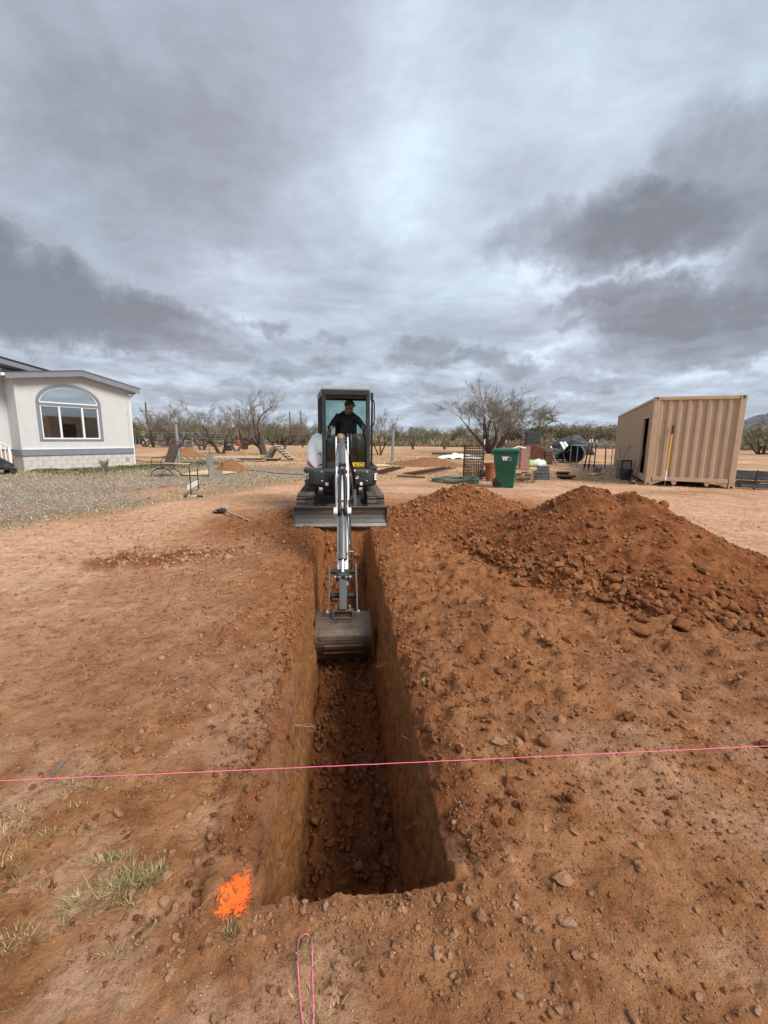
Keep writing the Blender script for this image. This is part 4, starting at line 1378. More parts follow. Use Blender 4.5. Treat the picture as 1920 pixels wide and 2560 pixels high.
def lay(me, x, y, z, rz=0):
    o = link_mesh('block', me, house)
    o.location = (x, y, z)
    o.rotation_euler = (0, 0, rz)
    md = o.modifiers.new('bevel', 'BEVEL'); md.width = 0.006; md.segments = 1


for row in range(3):
    z = 0.105 + row * 0.2075 - 0.003
    x = 0.0
    if row % 2:
        lay(half, 0.10, 0.026 + random.uniform(-.003, .003), z); x = 0.204
    while x + 0.40 < HW + 0.01:
        lay(blk, x + 0.203, 0.026 + random.uniform(-.003, .003), z)
        x += 0.410
    if HW - x > 0.12:
        lay(half, HW - 0.10, 0.026, z)
    for k in range(2):
        lay(blk, 0.026, 0.27 + k * 0.41 + (0.0 if row % 2 else -0.0), z, PI / 2)
# window
wn = MB()
o_, i_ = arch_pts(U0 - 0.075, U1 + 0.075, ZSP, ZTOP + 0.075), arch_pts(U0 + 0.035, U1 - 0.035, ZSP, ZTOP - 0.035)
for k in range(len(o_) - 1):
    wn.prism([o_[k], o_[k + 1], i_[k + 1], i_[k]], -0.035, 0.05, fn(0))
wn.box((U0 - 0.02, 0.0075, (ZW0 + ZSP) / 2), (0.11, 0.085, ZSP - ZW0 - 0.002))
wn.box((U1 + 0.02, 0.0075, (ZW0 + ZSP) / 2), (0.11, 0.085, ZSP - ZW0 - 0.002))
wn.box(((U0 + U1) / 2, 0.0075, ZW0 - 0.035), (U1 - U0 + 0.15, 0.085, 0.07))
wn.box(((U0 + U1) / 2, 0.0075, ZSP - 0.06), (U1 - U0 - 0.072, 0.085, 0.085))
window = wn.build('window', M_TRIM, house)
fr = MB()
zl0, zl1 = ZW0 + 0.002, ZSP - 0.105
for u, wd in ((U0 + 0.062, .05), (U1 - 0.062, .05), (1.415, .065), (2.265, .065)):
    fr.box((u, 0.03, (zl0 + zl1) / 2), (wd, 0.06, zl1 - zl0 - 0.1))
fr.box(((U0 + U1) / 2, 0.03, zl0 + 0.025), (U1 - U0 - 0.075, 0.06, 0.05))
fr.box(((U0 + U1) / 2, 0.03, zl1 - 0.025), (U1 - U0 - 0.075, 0.06, 0.05))
i2, i3 = arch_pts(U0 + 0.037, U1 - 0.037, ZSP, ZTOP - 0.037), arch_pts(U0 + 0.08, U1 - 0.08, ZSP, ZTOP - 0.08)
for k in range(len(i2) - 1):
    fr.prism([i2[k], i2[k + 1], i3[k + 1], i3[k]], 0.0, 0.06, fn(0))
fr.box(((U0 + U1) / 2, 0.03, ZSP + 0.006), (U1 - U0 - 0.09, 0.058, 0.042))
fr.build('frame', M_WHITE, window)
for (a, b_) in ((U0 + 0.09, 1.38), (1.45, 2.23), (2.30, U1 - 0.09)):
    MB().box(((a + b_) / 2, 0.045, (zl0 + zl1) / 2), (b_ - a, 0.008, zl1 - zl0 - 0.104)).build('pane', M_WINGLASS, window)
pn = MB()
ap = arch_pts(U0 + 0.08, U1 - 0.08, ZSP + 0.03, ZTOP - 0.08)
pn.prism(ap, 0.04, 0.048, fn(0))
M_ARCHGLASS = glass_mat('arch glass', (0.45, 0.52, 0.50), 0.55, 0.03)
pn.build('pane', M_ARCHGLASS, window)
# room behind the glass, with half drawn blinds and dark furniture
rm = MB()
rm.box((2.1, 2.6, 2.2), (3.9, 0.05, 2.9)); rm.box((2.1, 1.4, 0.80), (3.9, 2.4, 0.05)); rm.box((2.1, 1.4, 3.60), (3.9, 2.4, 0.05))
rm.box((0.18, 1.4, 2.2), (0.05, 2.3, 2.9)); rm.box((4.1, 1.4, 2.2), (0.05, 2.3, 2.9))
rm.build('room', M_DARKROOM, house)
MB().box((1.1, 0.5, 1.55), (0.5, 0.3, 0.45)).build('cabinet', M_SHINGLE, house, bevel=0.02)
bl = MB()
for k in range(9):
    bl.box((2.75, 0.155, 2.55 - 0.145 * k), (0.5, 0.012, 0.128))
bl.build('blind', M_CURTAIN, house)
# roofs: fascia boards, soffit and shingles (each plane a slab of its own)
f = MB()


def slab(mb, u0, z0, u1, z1, y0, y1, t):
    mb.prism([(u0, z0), (u1, z1), (u1, z1 + t), (u0, z0 + t)], y0, y1, lambda u, v, h: (u, h, v))


FU0, FU1 = -0.34, 4.62
zl, zp, zr = 3.47, 3.845, 3.36
slab(f, FU0, zl, PEAK_U - 0.001, zp, -0.36, -0.33, 0.20)
slab(f, PEAK_U + 0.001, zp, FU1, zr, -0.36, -0.33, 0.20)
f.box((FU1 - 0.015, HDEEP / 2 - 0.18, zr + 0.075), (0.03, HDEEP - 0.32, 0.15))
f.box((FU0 + 0.015, 0.20, zl + 0.085), (0.03, 1.0, 0.15))
f.build('fascia', M_TRIM, house, bevel=0.004)
sf = MB()
slab(sf, FU0 + 0.03, zl + 0.03, PEAK_U, zp + 0.03, -0.328, HDEEP, 0.02)
slab(sf, PEAK_U, zp + 0.03, FU1 - 0.03, zr + 0.03, -0.328, HDEEP, 0.02)
sf.build('soffit', M_STUCCO, house)
rf = MB()
slab(rf, FU0 - 0.03, zl + 0.205, PEAK_U, zp + 0.212, -0.39, HDEEP, 0.035)
slab(rf, PEAK_U, zp + 0.212, FU1 + 0.05, zr + 0.205, -0.39, HDEEP, 0.035)
roof = rf.build('roof', M_SHINGLE, house)
de = MB()
slab(de, FU0 - 0.02, zl + 0.19, PEAK_U, zp + 0.197, -0.375, -0.362, 0.02)
slab(de, PEAK_U, zp + 0.197, FU1 + 0.03, zr + 0.19, -0.375, -0.362, 0.02)
de.build('drip_edge', M_WHITE, roof)
# the larger gable behind on the left
g2 = MB()
slab(g2, -6.0, 5.23, 1.35, 3.80, 0.48, 0.52, 0.20)
g2.build('fascia', M_TRIM, house)
g3 = MB()
slab(g3, -6.0, 5.435, 1.45, 3.99, 0.44, 6.5, 0.04)
g3.build('roof', M_SHINGLE, house)
g4 = MB()
g4.prism([(-6.0, 3.70), (1.30, 3.70), (1.30, 3.72), (-6.0, 5.2)], 1.0, 1.1, fn(0))
slab(g4, -6.0, 5.21, 1.3, 3.80, 0.53, 6.4, 0.02)
g4.build('gable', M_STUCCO, house)
# gutters and downpipe
gt = MB()
gt.box((FU0 - 0.07, 0.16, zl + 0.14), (0.11, 1.08, 0.10))
gt.build('gutter', M_WHITE, house, bevel=0.015)
gt = MB()
gt.box((FU1 + 0.055, HDEEP / 2, zr + 0.12), (0.10, HDEEP - 0.7, 0.10))
gt.build('gutter', M_WHITE, house, bevel=0.015)
dp = MB()
dp.tube([(FU1 + 0.02, 0.15, zr + 0.06), (FU1 - 0.03, 0.15, zr - 0.03), (HW + 0.09, 0.06, zr - 0.16), (HW + 0.06, 0.05, zr - 0.3), (HW + 0.06, 0.05, 0.12), (HW + 0.12, 0.02, 0.05), (HW + 0.32, -0.12, 0.02)], 0.04, 8)
dp.build('downpipe', M_WHITE, house, auto=40)

# porch stair railing beside the bay
rail = empty('stair_railing', HL, math.radians(59.707), 'white stair railing with square balusters at the left edge of the house', 'railing')
hr = MB().bar((-2.1, -0.22, 1.98), (-0.44, -0.22, 0.98), 0.09, 0.05)
hr.build('handrail', M_WHITE, rail, bevel=0.006)
MB().bar((-2.1, -0.22, 1.15), (-0.50, -0.22, 0.16), 0.05, 0.05).build('bottom_rail', M_WHITE, rail)
ps = MB().box((-0.48, -0.22, 0.48), (0.08, 0.08, 0.96)); ps.build('post', M_WHITE, rail, bevel=0.005)
for k in range(12):
    u = -0.60 - k * 0.125
    t_ = (u + 0.44) / (-2.1 + 0.44)
    MB().box((u, -0.22, (0.14 + 0.98) / 2 + t_ * 1.0), (0.034, 0.034, 0.80)).build('baluster', M_WHITE, rail)
M_CART = mat('dark cart', (0.03, 0.03, 0.035), 0.6, var=0.3, scale=8, dirt=(0.3, 0.28, 0.27), dirt_amt=0.3, dirt_scale=9)
M_RUBBER = mat('black rubber', (0.022, 0.021, 0.020), 0.8, var=0.2, scale=10, dirt=(0.20, 0.12, 0.07), dirt_amt=0.35, dirt_scale=6)
p = HL + Vector((0.504, 0.864, 0)) * -1.05 + Vector((0.864, -0.504, 0)) * 0.55
cart = empty('yard_cart', p, math.radians(60), 'small dark wheeled cart parked at the foot of the white stair railing', 'cart')
cb = MB()
cb.prism([(-0.5, 0.22), (0.42, 0.22), (0.50, 0.34), (0.12, 0.62), (-0.5, 0.66)], -0.22, 0.22, lambda u, v, h: (u, h, v))
cb.build('body', M_CART, cart, bevel=0.03)
MB().box((0.0, 0, 0.19), (1.1, 0.5, 0.03)).build('deck', M_CART, cart)
for (x, y) in ((0.42, -0.24), (0.42, 0.24), (-0.4, -0.24), (-0.4, 0.24)):
    MB().lathe((x, y - 0.03, 0.11), [(0.03, 0), (0.10, 0.0), (0.115, 0.02), (0.115, 0.05), (0.10, 0.07), (0.03, 0.07)], 16, 'Y').build('wheel', M_RUBBER, cart, auto=40)
# white wing of the weeds: one taller weed by the wall
wd = MB()
p = HL + Vector((0.504, 0.864, 0)) * 2.75 + Vector((0.864, -0.504, 0)) * 0.35
for k in range(34):
    a = random.random() * 6.28; l_ = random.uniform(.08, .2); h_ = random.uniform(.18, .45)
    q = Vector((math.cos(a) * .03, math.sin(a) * .03, 0))
    tip = q + Vector((math.cos(a) * l_, math.sin(a) * l_, h_))
    wd.tube([q, (q + tip) / 2 + Vector((0, 0, .05)), tip], [0.007, .006, .003], 4)
    for s_ in (.5, .7, .85):
        c0 = q.lerp(tip, s_)
        wd.add([c0, c0 + Vector((random.uniform(-.05, .05), random.uniform(-.05, .05), .02)), c0 + Vector((random.uniform(-.04, .04), random.uniform(-.04, .04), .06))], [(0, 1, 2)])
o = wd.build('weed', MAT_GR4)
o.location = (p.x, p.y, ground_z(p.x, p.y) - .02)
tag(o, 'tall grey green weed growing against the block skirting of the house', 'weed')

# ================================================================== shipping container
M_TAN = mat('tan container paint', (0.430, 0.312, 0.210), 0.55, var=0.05, scale=2.5, bump=0.002, bscale=15, dirt=(0.39, 0.265, 0.165), dirt_amt=0.35, dirt_scale=1.1)
M_TAN2 = mat('tan rail paint', (0.50, 0.36, 0.235), 0.55, var=0.06, scale=4, dirt=(0.33, 0.22, 0.14), dirt_amt=0.4, dirt_scale=2)
M_BLACK = mat('black void', (0.010, 0.010, 0.010), 0.9, var=0.1)
M_PLY = mat('container floor', (0.16, 0.10, 0.06), 0.8, var=0.2)
CONT = Vector((8.80, 14.55, 0.0))
cont = empty('shipping_container', CONT, math.atan2(-0.392, 0.92), 'long tan corrugated shipping container with an open side door', 'container')
CW, CLN, CH, CZ0 = 2.44, 12.19, 2.90, 0.02


def corrug(a, b, pitch, depth):
    """profile (position, depth) of trapezoid corrugation between a and b"""
    n = max(1, round((b - a) / pitch))
    p = (b - a) / n
    pts = []
    for k in range(n):
        q = a + k * p
        pts += [(q, 0), (q + p * 0.30, 0), (q + p * 0.45, depth), (q + p * 0.85, depth)]
    return pts + [(b, 0)]


def corr_wall(name, a, b, z0, z1, pitch, depth, fn3, parent):
    mb = MB()
    pr = corrug(a, b, pitch, depth)
    ring0 = [fn3(u, d, z0) for u, d in pr]
    ring1 = [fn3(u, d, z1) for u, d in pr]
    mb.loft([ring0, ring1], closed=False)
    ring2 = [fn3(u, d + 0.004, z0) for u, d in pr]
    ring3 = [fn3(u, d + 0.004, z1) for u, d in pr]
    mb.loft([ring3, ring2], closed=False)
    return mb.build(name, M_TAN, parent)


zb, zt = CZ0 + 0.30, CZ0 + CH - 0.115
corr_wall('end_wall', 0.16, CW - 0.16, zb, zt, 0.265, 0.046, lambda u, d, z: (u, 0.03 + d, z), cont)
D0, D1, DZ = 0.72, 1.95, 2.28
corr_wall('side_wall', 0.17, D0 - 0.05, zb, zt, 0.27, 0.036, lambda u, d, z: (0.03 + d, u, z), cont)
corr_wall('side_wall', D1 + 0.05, CLN - 0.17, zb, zt, 0.278, 0.036, lambda u, d, z: (0.03 + d, u, z), cont)
corr_wall('side_wall', D0 - 0.05, D1 + 0.05, DZ + 0.05, zt, 0.278, 0.036, lambda u, d, z: (0.03 + d, u, z), cont)
corr_wall('side_wall', 0.17, CLN - 0.17, zb, zt, 0.278, 0.036, lambda u, d, z: (CW - 0.03 - d, u, z), cont)
corr_wall('end_wall', 0.16, CW - 0.16, zb, zt, 0.265, 0.046, lambda u, d, z: (u, CLN - 0.03 - d, z), cont)
for x in (0.0, CW - 0.16):
    for y in (0.0, CLN - 0.17):
        p_ = MB().box((x + 0.08, y + 0.085, CZ0 + CH / 2), (0.16, 0.17, CH - 0.24))
        p_.build('corner_post', M_TAN2, cont, bevel=0.012)
        for z in (CZ0, CZ0 + CH - 0.118):
            cst = MB().box((x + 0.08, y + 0.085, z + 0.059), (0.178, 0.184, 0.118)).build('corner_casting', M_TAN2, cont, bevel=0.012)
            sy = -0.0085 if y == 0 else 0.1785 + 0.0
            MB().lathe((x + 0.08, y + (-0.0095 if y == 0 else 0.1765), z + 0.058), [(0.034, 0), (0.034, 0.003)], 14, 'Y').build('hole', M_BLACK, cst)
rl = MB()
rl.box((CW / 2, 0.05, CZ0 + CH - 0.062), (CW - 0.36, 0.09, 0.105))
rl.box((CW / 2, CLN - 0.05, CZ0 + CH - 0.062), (CW - 0.36, 0.09, 0.105))
rl.box((0.04, CLN / 2, CZ0 + CH - 0.066), (0.07, CLN - 0.37, 0.09)); rl.box((CW - 0.04, CLN / 2, CZ0 + CH - 0.066), (0.07, CLN - 0.37, 0.09))
rl.build('top_rail', M_TAN2, cont, bevel=0.008)
rl = MB()
rl.box((CW / 2, 0.05, CZ0 + 0.235), (CW - 0.36, 0.10, 0.125))
rl.box((CW / 2, CLN - 0.05, CZ0 + 0.235), (CW - 0.36, 0.10, 0.125))
rl.box((0.045, CLN / 2, CZ0 + 0.20), (0.08, CLN - 0.37, 0.20)); rl.box((CW - 0.045, CLN / 2, CZ0 + 0.20), (0.08, CLN - 0.37, 0.20))
for x0, s in ((0.18, 1), (CW - 0.18, -1)):
    rl.prism([(x0, CZ0 + 0.02), (x0, CZ0 + 0.172), (x0 + s * 0.34, CZ0 + 0.172)], 0.02, 0.06, lambda u, v, h: (u, h, v))
rl.build('bottom_rail', M_TAN2, cont, bevel=0.006)
for x in (0.82, 1.72):
    MB().prism([(x - 0.085, CZ0 + 0.171), (x + 0.085, CZ0 + 0.171), (x + 0.06, CZ0 + 0.09), (x + 0.02, CZ0 + 0.045), (x - 0.02, CZ0 + 0.045), (x - 0.06, CZ0 + 0.09)], 0.02, 0.09, lambda u, v, h: (u, h, v)).build('lug', M_TAN2, cont, bevel=0.006)
MB().box((CW / 2, CLN / 2, CZ0 + CH - 0.03), (CW - 0.18, CLN - 0.22, 0.02)).build('roof', M_TAN, cont)
MB().box((CW / 2, CLN / 2, CZ0 + 0.24), (CW - 0.22, CLN - 0.24, 0.05)).build('floor', M_PLY, cont)
df = MB()
df.box((0.025, D0 - 0.025, (zb + DZ) / 2 + 0.0), (0.035, 0.05, DZ - zb)); df.box((0.025, D1 + 0.025, (zb + DZ) / 2), (0.07, 0.05, DZ - zb)); df.box((0.025, (D0 + D1) / 2, DZ + 0.025), (0.07, D1 - D0 + 0.1, 0.048))
df.build('door_frame', M_TAN2, cont)
CM = Matrix.Translation(CONT) @ Matrix.Rotation(math.atan2(-0.392, 0.92), 4, 'Z')


def cpt(u, l, z):      # container coordinates -> place
    return CM @ Vector((u, l, z))
# ================================================================== excavator
M_XWHITE = mat('excavator white paint', (0.78, 0.78, 0.76), 0.35, var=0.03, scale=4, dirt=(0.42, 0.30, 0.21), dirt_amt=0.35, dirt_scale=5, coat=0.3)
M_XDARK = mat('excavator charcoal plastic', (0.040, 0.042, 0.046), 0.5, var=0.12, scale=5, dirt=(0.17, 0.12, 0.085), dirt_amt=0.30, dirt_scale=3.5)
M_XFRAME = mat('cab frame dark paint', (0.026, 0.028, 0.031), 0.42, var=0.1, scale=6, dirt=(0.12, 0.095, 0.075), dirt_amt=0.2, dirt_scale=3)
M_XROOF = mat('cab roof grey', (0.30, 0.31, 0.30), 0.6, var=0.06)
M_STEEL = mat('worn blade steel', (0.115, 0.108, 0.100), 0.55, 0.55, var=0.25, scale=6, bump=0.003, bscale=25, dirt=(0.29, 0.165, 0.085), dirt_amt=0.30, dirt_scale=3.2, stretch=(0.3, 1, 2.2))
M_EDGE = mat('polished cutting edge', (0.42, 0.40, 0.38), 0.45, 0.7, var=0.2, scale=9, dirt=(0.33, 0.20, 0.11), dirt_amt=0.35, dirt_scale=5, stretch=(0.3, 1, 1))
M_BUCKET = mat('bucket steel with rust', (0.135, 0.100, 0.074), 0.45, 0.30, var=0.3, scale=7, bump=0.003, bscale=30, dirt=(0.22, 0.10, 0.040), dirt_amt=0.65, dirt_scale=3.0)
M_LIP = mat('earthy dark lip', (0.055, 0.040, 0.030), 0.7, 0.1, var=0.3, scale=12, dirt=(0.2, 0.10, 0.045), dirt_amt=.5)
M_CYL = mat('grey cylinder paint', (0.135, 0.140, 0.150), 0.42, 0.3, var=0.1, scale=9, dirt=(0.22, 0.15, 0.10), dirt_amt=0.2, dirt_scale=5)
M_CHROME = mat('chrome rod', (0.75, 0.75, 0.76), 0.14, 1.0, var=0.03)
M_HOSE = mat('hydraulic hose', (0.020, 0.020, 0.021), 0.55, var=0.2, scale=30)
M_IRON = mat('dark iron', (0.055, 0.052, 0.050), 0.5, 0.5, var=0.2, scale=10, dirt=(0.2, 0.12, 0.07), dirt_amt=0.35, dirt_scale=6)
M_TRACK = mat('rubber track', (0.090, 0.073, 0.058), 0.85, var=0.2, scale=12, dirt=(0.30, 0.175, 0.095), dirt_amt=0.9, dirt_scale=4.0)
M_RED = mat('red decal', (0.38, 0.030, 0.022), 0.4, var=0.05)
M_YEL = mat('yellow decal', (0.72, 0.46, 0.015), 0.5, var=0.06)
M_DECBLK = mat('decal black', (0.02, 0.018, 0.015), 0.6, var=0.1)
M_DECW = mat('decal white', (0.80, 0.80, 0.78), 0.5, var=0.03)
M_CABGLASS = glass_mat('green cab glass', (0.62, 0.76, 0.73), 0.03, 0.03)
M_LOWGLASS = glass_mat('lower cab glass', (0.50, 0.62, 0.56), 0.01, 0.02)
M_SEAT = mat('seat vinyl', (0.030, 0.030, 0.032), 0.7, var=0.15)
M_BOLT = mat('zinc bolt', (0.55, 0.53, 0.50), 0.4, 0.8, var=0.1)

XA = math.atan2(0.0995, 0.995)
EX = empty('excavator', (-0.864, 8.54, 0.0), XA, 'white and charcoal mini excavator digging the trench with its arm reaching down', 'excavator')


def P3(x, f, z):        # across, forward of the slew centre, up
    return Vector((x, -f, z))


def sidefn(x):
    return lambda u, v, h: (h, -u, v)


def text_obj(name, body, size, m_, parent, loc, rot, depth=0.002, shear=0.0, bold=0.0):
    cu = bpy.data.curves.new(name, 'FONT')
    cu.body = body
    cu.size = size
    cu.extrude = depth
    cu.shear = shear
    cu.offset = bold
    cu.align_x = 'CENTER'
    cu.align_y = 'CENTER'
    tmp = bpy.data.objects.new(name, cu)
    COL.objects.link(tmp)
    dg = bpy.context.evaluated_depsgraph_get()
    me = bpy.data.meshes.new_from_object(tmp.evaluated_get(dg))
    bpy.data.objects.remove(tmp)
    me.materials.clear()
    me.materials.append(m_)
    o = link_mesh(name, me, parent)
    o.location = loc
    o.rotation_euler = rot
    return o


# ---- tracks
def stadium(f0, f1, r, zc, n):
    """closed loop of (f, z, tangent) of a track belt"""
    L = f1 - f0
    per = 2 * L + 2 * PI * r
    out = []
    for k in range(n):
        d = per * k / n
        if d < L:
            out.append((f0 + d, zc + r, 0.0))
        elif d < L + PI * r:
            a = (d - L) / r
            out.append((f1 + r * math.sin(a), zc + r * math.cos(a), -a))
        elif d < 2 * L + PI * r:
            out.append((f1 - (d - L - PI * r), zc - r, -PI))
        else:
            a = (d - 2 * L - PI * r) / r
            out.append((f0 - r * math.sin(a), zc - r * math.cos(a), -PI - a))
    return out


lug_mb = MB()
lug_mb.prism([(-0.034, 0), (-0.022, 0.026), (0.022, 0.026), (0.034, 0)], -0.145, -0.008, lambda u, v, h: (h, -u, v))
lug_mb.prism([(-0.034 + .03, 0), (-0.022 + .03, 0.026), (0.022 + .03, 0.026), (0.034 + .03, 0)], 0.008, 0.145, lambda u, v, h: (h, -u, v))
lug_me = lug_mb.mesh('lug', M_TRACK)
for sx in (-1, 1):
    xc = sx * 0.625
    tr_ = empty('track', (0, 0, 0)); tr_.parent = EX
    R_, zc = 0.205, 0.255
    lp = stadium(-0.80, 0.82, R_, zc, 72)
    bt = MB()
    ring = []
    for (f_, z_, t_) in lp:
        ring.append((f_, z_))
    n_ = len(ring)
    inn = [(f, z) for f, z, t in stadium(-0.80, 0.82, R_ - 0.03, zc, 72)]
    vs = [P3(xc - 0.15, f, z) for f, z in ring] + [P3(xc + 0.15, f, z) for f, z in ring] + [P3(xc - 0.15, f, z) for f, z in inn] + [P3(xc + 0.15, f, z) for f, z in inn]
    fs = []
    for k in range(n_):
        q = (k + 1) % n_
        fs += [[k, q, n_ + q, n_ + k], [2 * n_ + k, 3 * n_ + k, 3 * n_ + q, 2 * n_ + q], [k, 2 * n_ + k, 2 * n_ + q, q], [n_ + k, n_ + q, 3 * n_ + q, 3 * n_ + k]]
    bt.add(vs, fs)
    bt.build('belt', M_TRACK, tr_)
    for (f_, z_, t_) in stadium(-0.80, 0.82, R_, zc, 46):
        o = link_mesh('lug', lug_me, tr_)
        o.location = P3(xc, f_, z_)
        o.rotation_euler = (-t_ * -1 if False else -(-t_), 0, 0)
    fr_ = MB().prism([(-0.78, 0.12), (0.80, 0.12), (0.86, 0.26), (0.70, 0.40), (-0.70, 0.40), (-0.86, 0.26)], xc - 0.10, xc + 0.10, lambda u, v, h: (h, -u, v))
    fr_.build('track_frame', M_XDARK, tr_, bevel=0.01)
    MB().lathe(P3(xc - 0.07, 0.82, zc), [(0.02, 0), (0.16, 0), (0.17, 0.03), (0.17, 0.11), (0.16, 0.14), (0.02, 0.14)], 20, 'X').build('idler', M_IRON, tr_, auto=40)
    MB().lathe(P3(xc - 0.07, -0.80, zc), [(0.02, 0), (0.16, 0), (0.17, 0.03), (0.17, 0.11), (0.16, 0.14), (0.02, 0.14)], 20, 'X').build('sprocket', M_IRON, tr_, auto=40)
ub = MB()
ub.box(P3(0, 0.0, 0.33), (0.98, 0.9, 0.16))
ub.lathe(P3(0, 0, 0.40), [(0.34, 0), (0.36, 0.05), (0.36, 0.12), (0.33, 0.17)], 28)
ub.build('undercarriage', M_XDARK, EX, bevel=0.01)

# ---- dozer blade
bp = [(1.335, 0.035), (1.365, 0.06), (1.33, 0.12), (1.315, 0.19), (1.325, 0.27), (1.355, 0.325), (1.33, 0.335), (1.295, 0.27), (1.285, 0.19), (1.30, 0.12), (1.325, 0.05)]
bl_ = MB().prism(bp, -0.775, 0.775, lambda u, v, h: (h, -u, v)).build('dozer_blade', M_STEEL, EX, bevel=0.004)
MB().prism([(1.345, 0.0), (1.385, 0.005), (1.374, 0.055), (1.340, 0.055)], -0.772, 0.772, lambda u, v, h: (h, -u, v)).build('cutting_edge', M_EDGE, bl_, bevel=0.003)
for sx in (-1, 1):
    MB().prism([(1.25, 0.02), (1.385, 0.02), (1.37, 0.34), (1.28, 0.34)], sx * 0.776, sx * 0.790, lambda u, v, h: (h, -u, v)).build('end_plate', M_STEEL, bl_, bevel=0.003)
MB().tube([P3(-0.77, 1.345, 0.332), P3(0.77, 1.345, 0.332)], 0.014, 8).build('top_rib', M_STEEL, bl_)
for sx in (-1, 1):
    MB().bar(P3(sx * 0.30, 0.45, 0.30), P3(sx * 0.36, 1.30, 0.17), 0.09, 0.12).build('blade_arm', M_XDARK, EX, bevel=0.01)


# ---- upper structure
def rrect(x0, x1, f0, f1, rf, rr, n=8):
    """rounded plan outline; rf: front corner radius, rr: rear corner radius"""
    pts = []
    for (cx, cf, r, a0) in ((x1 - rf, f1 - rf, rf, 0), (x0 + rf, f1 - rf, rf, 90), (x0 + rr, f0 + rr, rr, 180), (x1 - rr, f0 + rr, rr, 270)):
        for k in range(n + 1):
            a = math.radians(a0 + 90 * k / n)
            pts.append((cx + r * math.cos(a), cf + r * math.sin(a)))
    return pts


sk = MB()
rings = []
for z, g_ in ((0.585, 0.07), (0.61, 0.03), (0.66, 0.012), (0.86, 0.0), (0.905, 0.004), (0.925, 0.03)):
    rings.append([P3(x, f, z) for x, f in rrect(-0.690 + g_, 0.690 - g_, -0.80 + g_, 0.655 - g_, 0.26, 0.5)])
sk.loft(rings)
sk.build('body_skirt', M_XDARK, EX, auto=50)
MB().lathe(P3(0, 0, 0.55), [(0.5, 0), (0.5, 0.05)], 28).build('slew_ring', M_IRON, EX)
# panel seams and louvres on the front skirt
for k in range(6):
    MB().box(P3(-0.22, 0.655, 0.868 - k * 0.026), (0.13, 0.012, 0.010)).build('louvre', M_XFRAME, EX)
for (x, z) in ((-0.345, 0.865), (-0.34, 0.70), (0.475, 0.865), (0.475, 0.705)):
    MB().lathe(P3(x, 0.648, z), [(0.014, 0), (0.014, 0.014), (0.008, 0.018)], 10, Matrix(((1, 0, 0), (0, 0, -1), (0, 1, 0)))).build('bolt', M_BOLT, EX)
# stickers (plain white labels, code squares left blank)
for (x, z, w_, h_) in ((-0.25, 0.645, 0.055, 0.055), (0.375, 0.655, 0.05, 0.055), (0.235, 0.895, 0.07, 0.03), (0.275, 0.755, 0.10, 0.018), (0.31, 0.785, 0.035, 0.014), (0.165, 0.835, 0.016, 0.08)):
    MB().box(P3(x, 0.6575, z), (w_, 0.004, h_)).build('sticker', M_DECW, EX)
for z in (0.86, 0.815):
    MB().box(P3(0.235, 0.6575, z), (0.085, 0.006, 0.022)).build('vent', M_XFRAME, EX)
# number on the two front corners
for (ang, body, xx, ff) in ((-48, '26', -0.622, 0.585), (48, 'E', 0.630, 0.575)):
    a = math.radians(ang)
    text_obj('lettering', body, 0.165, M_DECW, EX, P3(xx + (0.012 if ang > 0 else -0.012), ff + 0.012, 0.775), (PI / 2, 0, a), 0.002, 0.12, 0.006)
# tank ledge on the right
tk = MB()
tk.loft([[P3(x, f, z) for x, f in rrect(0.50 + g_, 0.685 - g_, -0.5 + g_, 0.60 - g_, 0.09, 0.09)] for z, g_ in ((0.925, 0.0), (0.965, 0.005), (0.98, 0.03))])
tk.build('side_ledge', M_XDARK, EX, auto=50)

# white engine cover on the left of the cab
ec = MB()
rings = []
for k, (f, top, out, zb_) in enumerate(((0.44, 1.00, -0.46, 0.905), (0.38, 1.20, -0.60, 0.905), (0.26, 1.38, -0.655, 0.91), (0.05, 1.52, -0.67, 0.92), (-0.25, 1.565, -0.675, 0.92), (-0.60, 1.55, -0.66, 0.92), (-0.76, 1.40, -0.58, 0.92))):
    h_ = top - zb_
    rings.append([P3(-0.335, f, zb_), P3(-0.335, f, top), P3(-0.37, f, top + 0.004), P3(out + 0.19, f, top), P3(out + 0.10, f, top - h_ * 0.10), P3(out + 0.035, f, top - h_ * 0.30), P3(out, f, top - h_ * 0.62), P3(out + 0.01, f, zb_)])
ec.loft(rings)
cover = ec.build('engine_cover', M_XWHITE, EX, auto=60)
dr = MB()      # red flash following the nose of the cover
_fs = [0.44, 0.38, 0.26, 0.05, -0.25, -0.60, -0.76]


def cover_pt(f, p):
    """point on the cover at station f; p runs over the outline 4 (top edge) .. 7 (bottom edge)"""
    k = next(i for i in range(len(_fs) - 1) if _fs[i] >= f >= _fs[i + 1])
    t_ = (_fs[k] - f) / (_fs[k] - _fs[k + 1])
    i = min(int(p), 6)
    q = [rings[kk][i].lerp(rings[kk][i + 1], p - i) for kk in (k, k + 1)]
    return q[0].lerp(q[1], t_) + P3(-0.010, 0.010, 0.003)


rg = []
for k in range(13):
    t_ = k / 12
    f = 0.437 - 0.10 * t_
    pc_, hw_ = 6.55 - 0.85 * t_, 0.04 + 0.36 * math.sin(PI * min(t_ * 1.05, 1)) ** .8 * (1 - .3 * t_)
    rg.append([cover_pt(f, pc_ - hw_), cover_pt(f, pc_ - hw_ * .3), cover_pt(f, pc_ + hw_ * .3), cover_pt(f, pc_ + hw_)])
dr.loft(rg, closed=False)
dr.build('red_flash', M_RED, cover)

# ---- cab
FX0, FX1, RX0, RX1 = -0.325, 0.530, -0.47, 0.600
FF, FR = 0.56, -0.72
Zc0, Zc1 = 0.925, 2.33


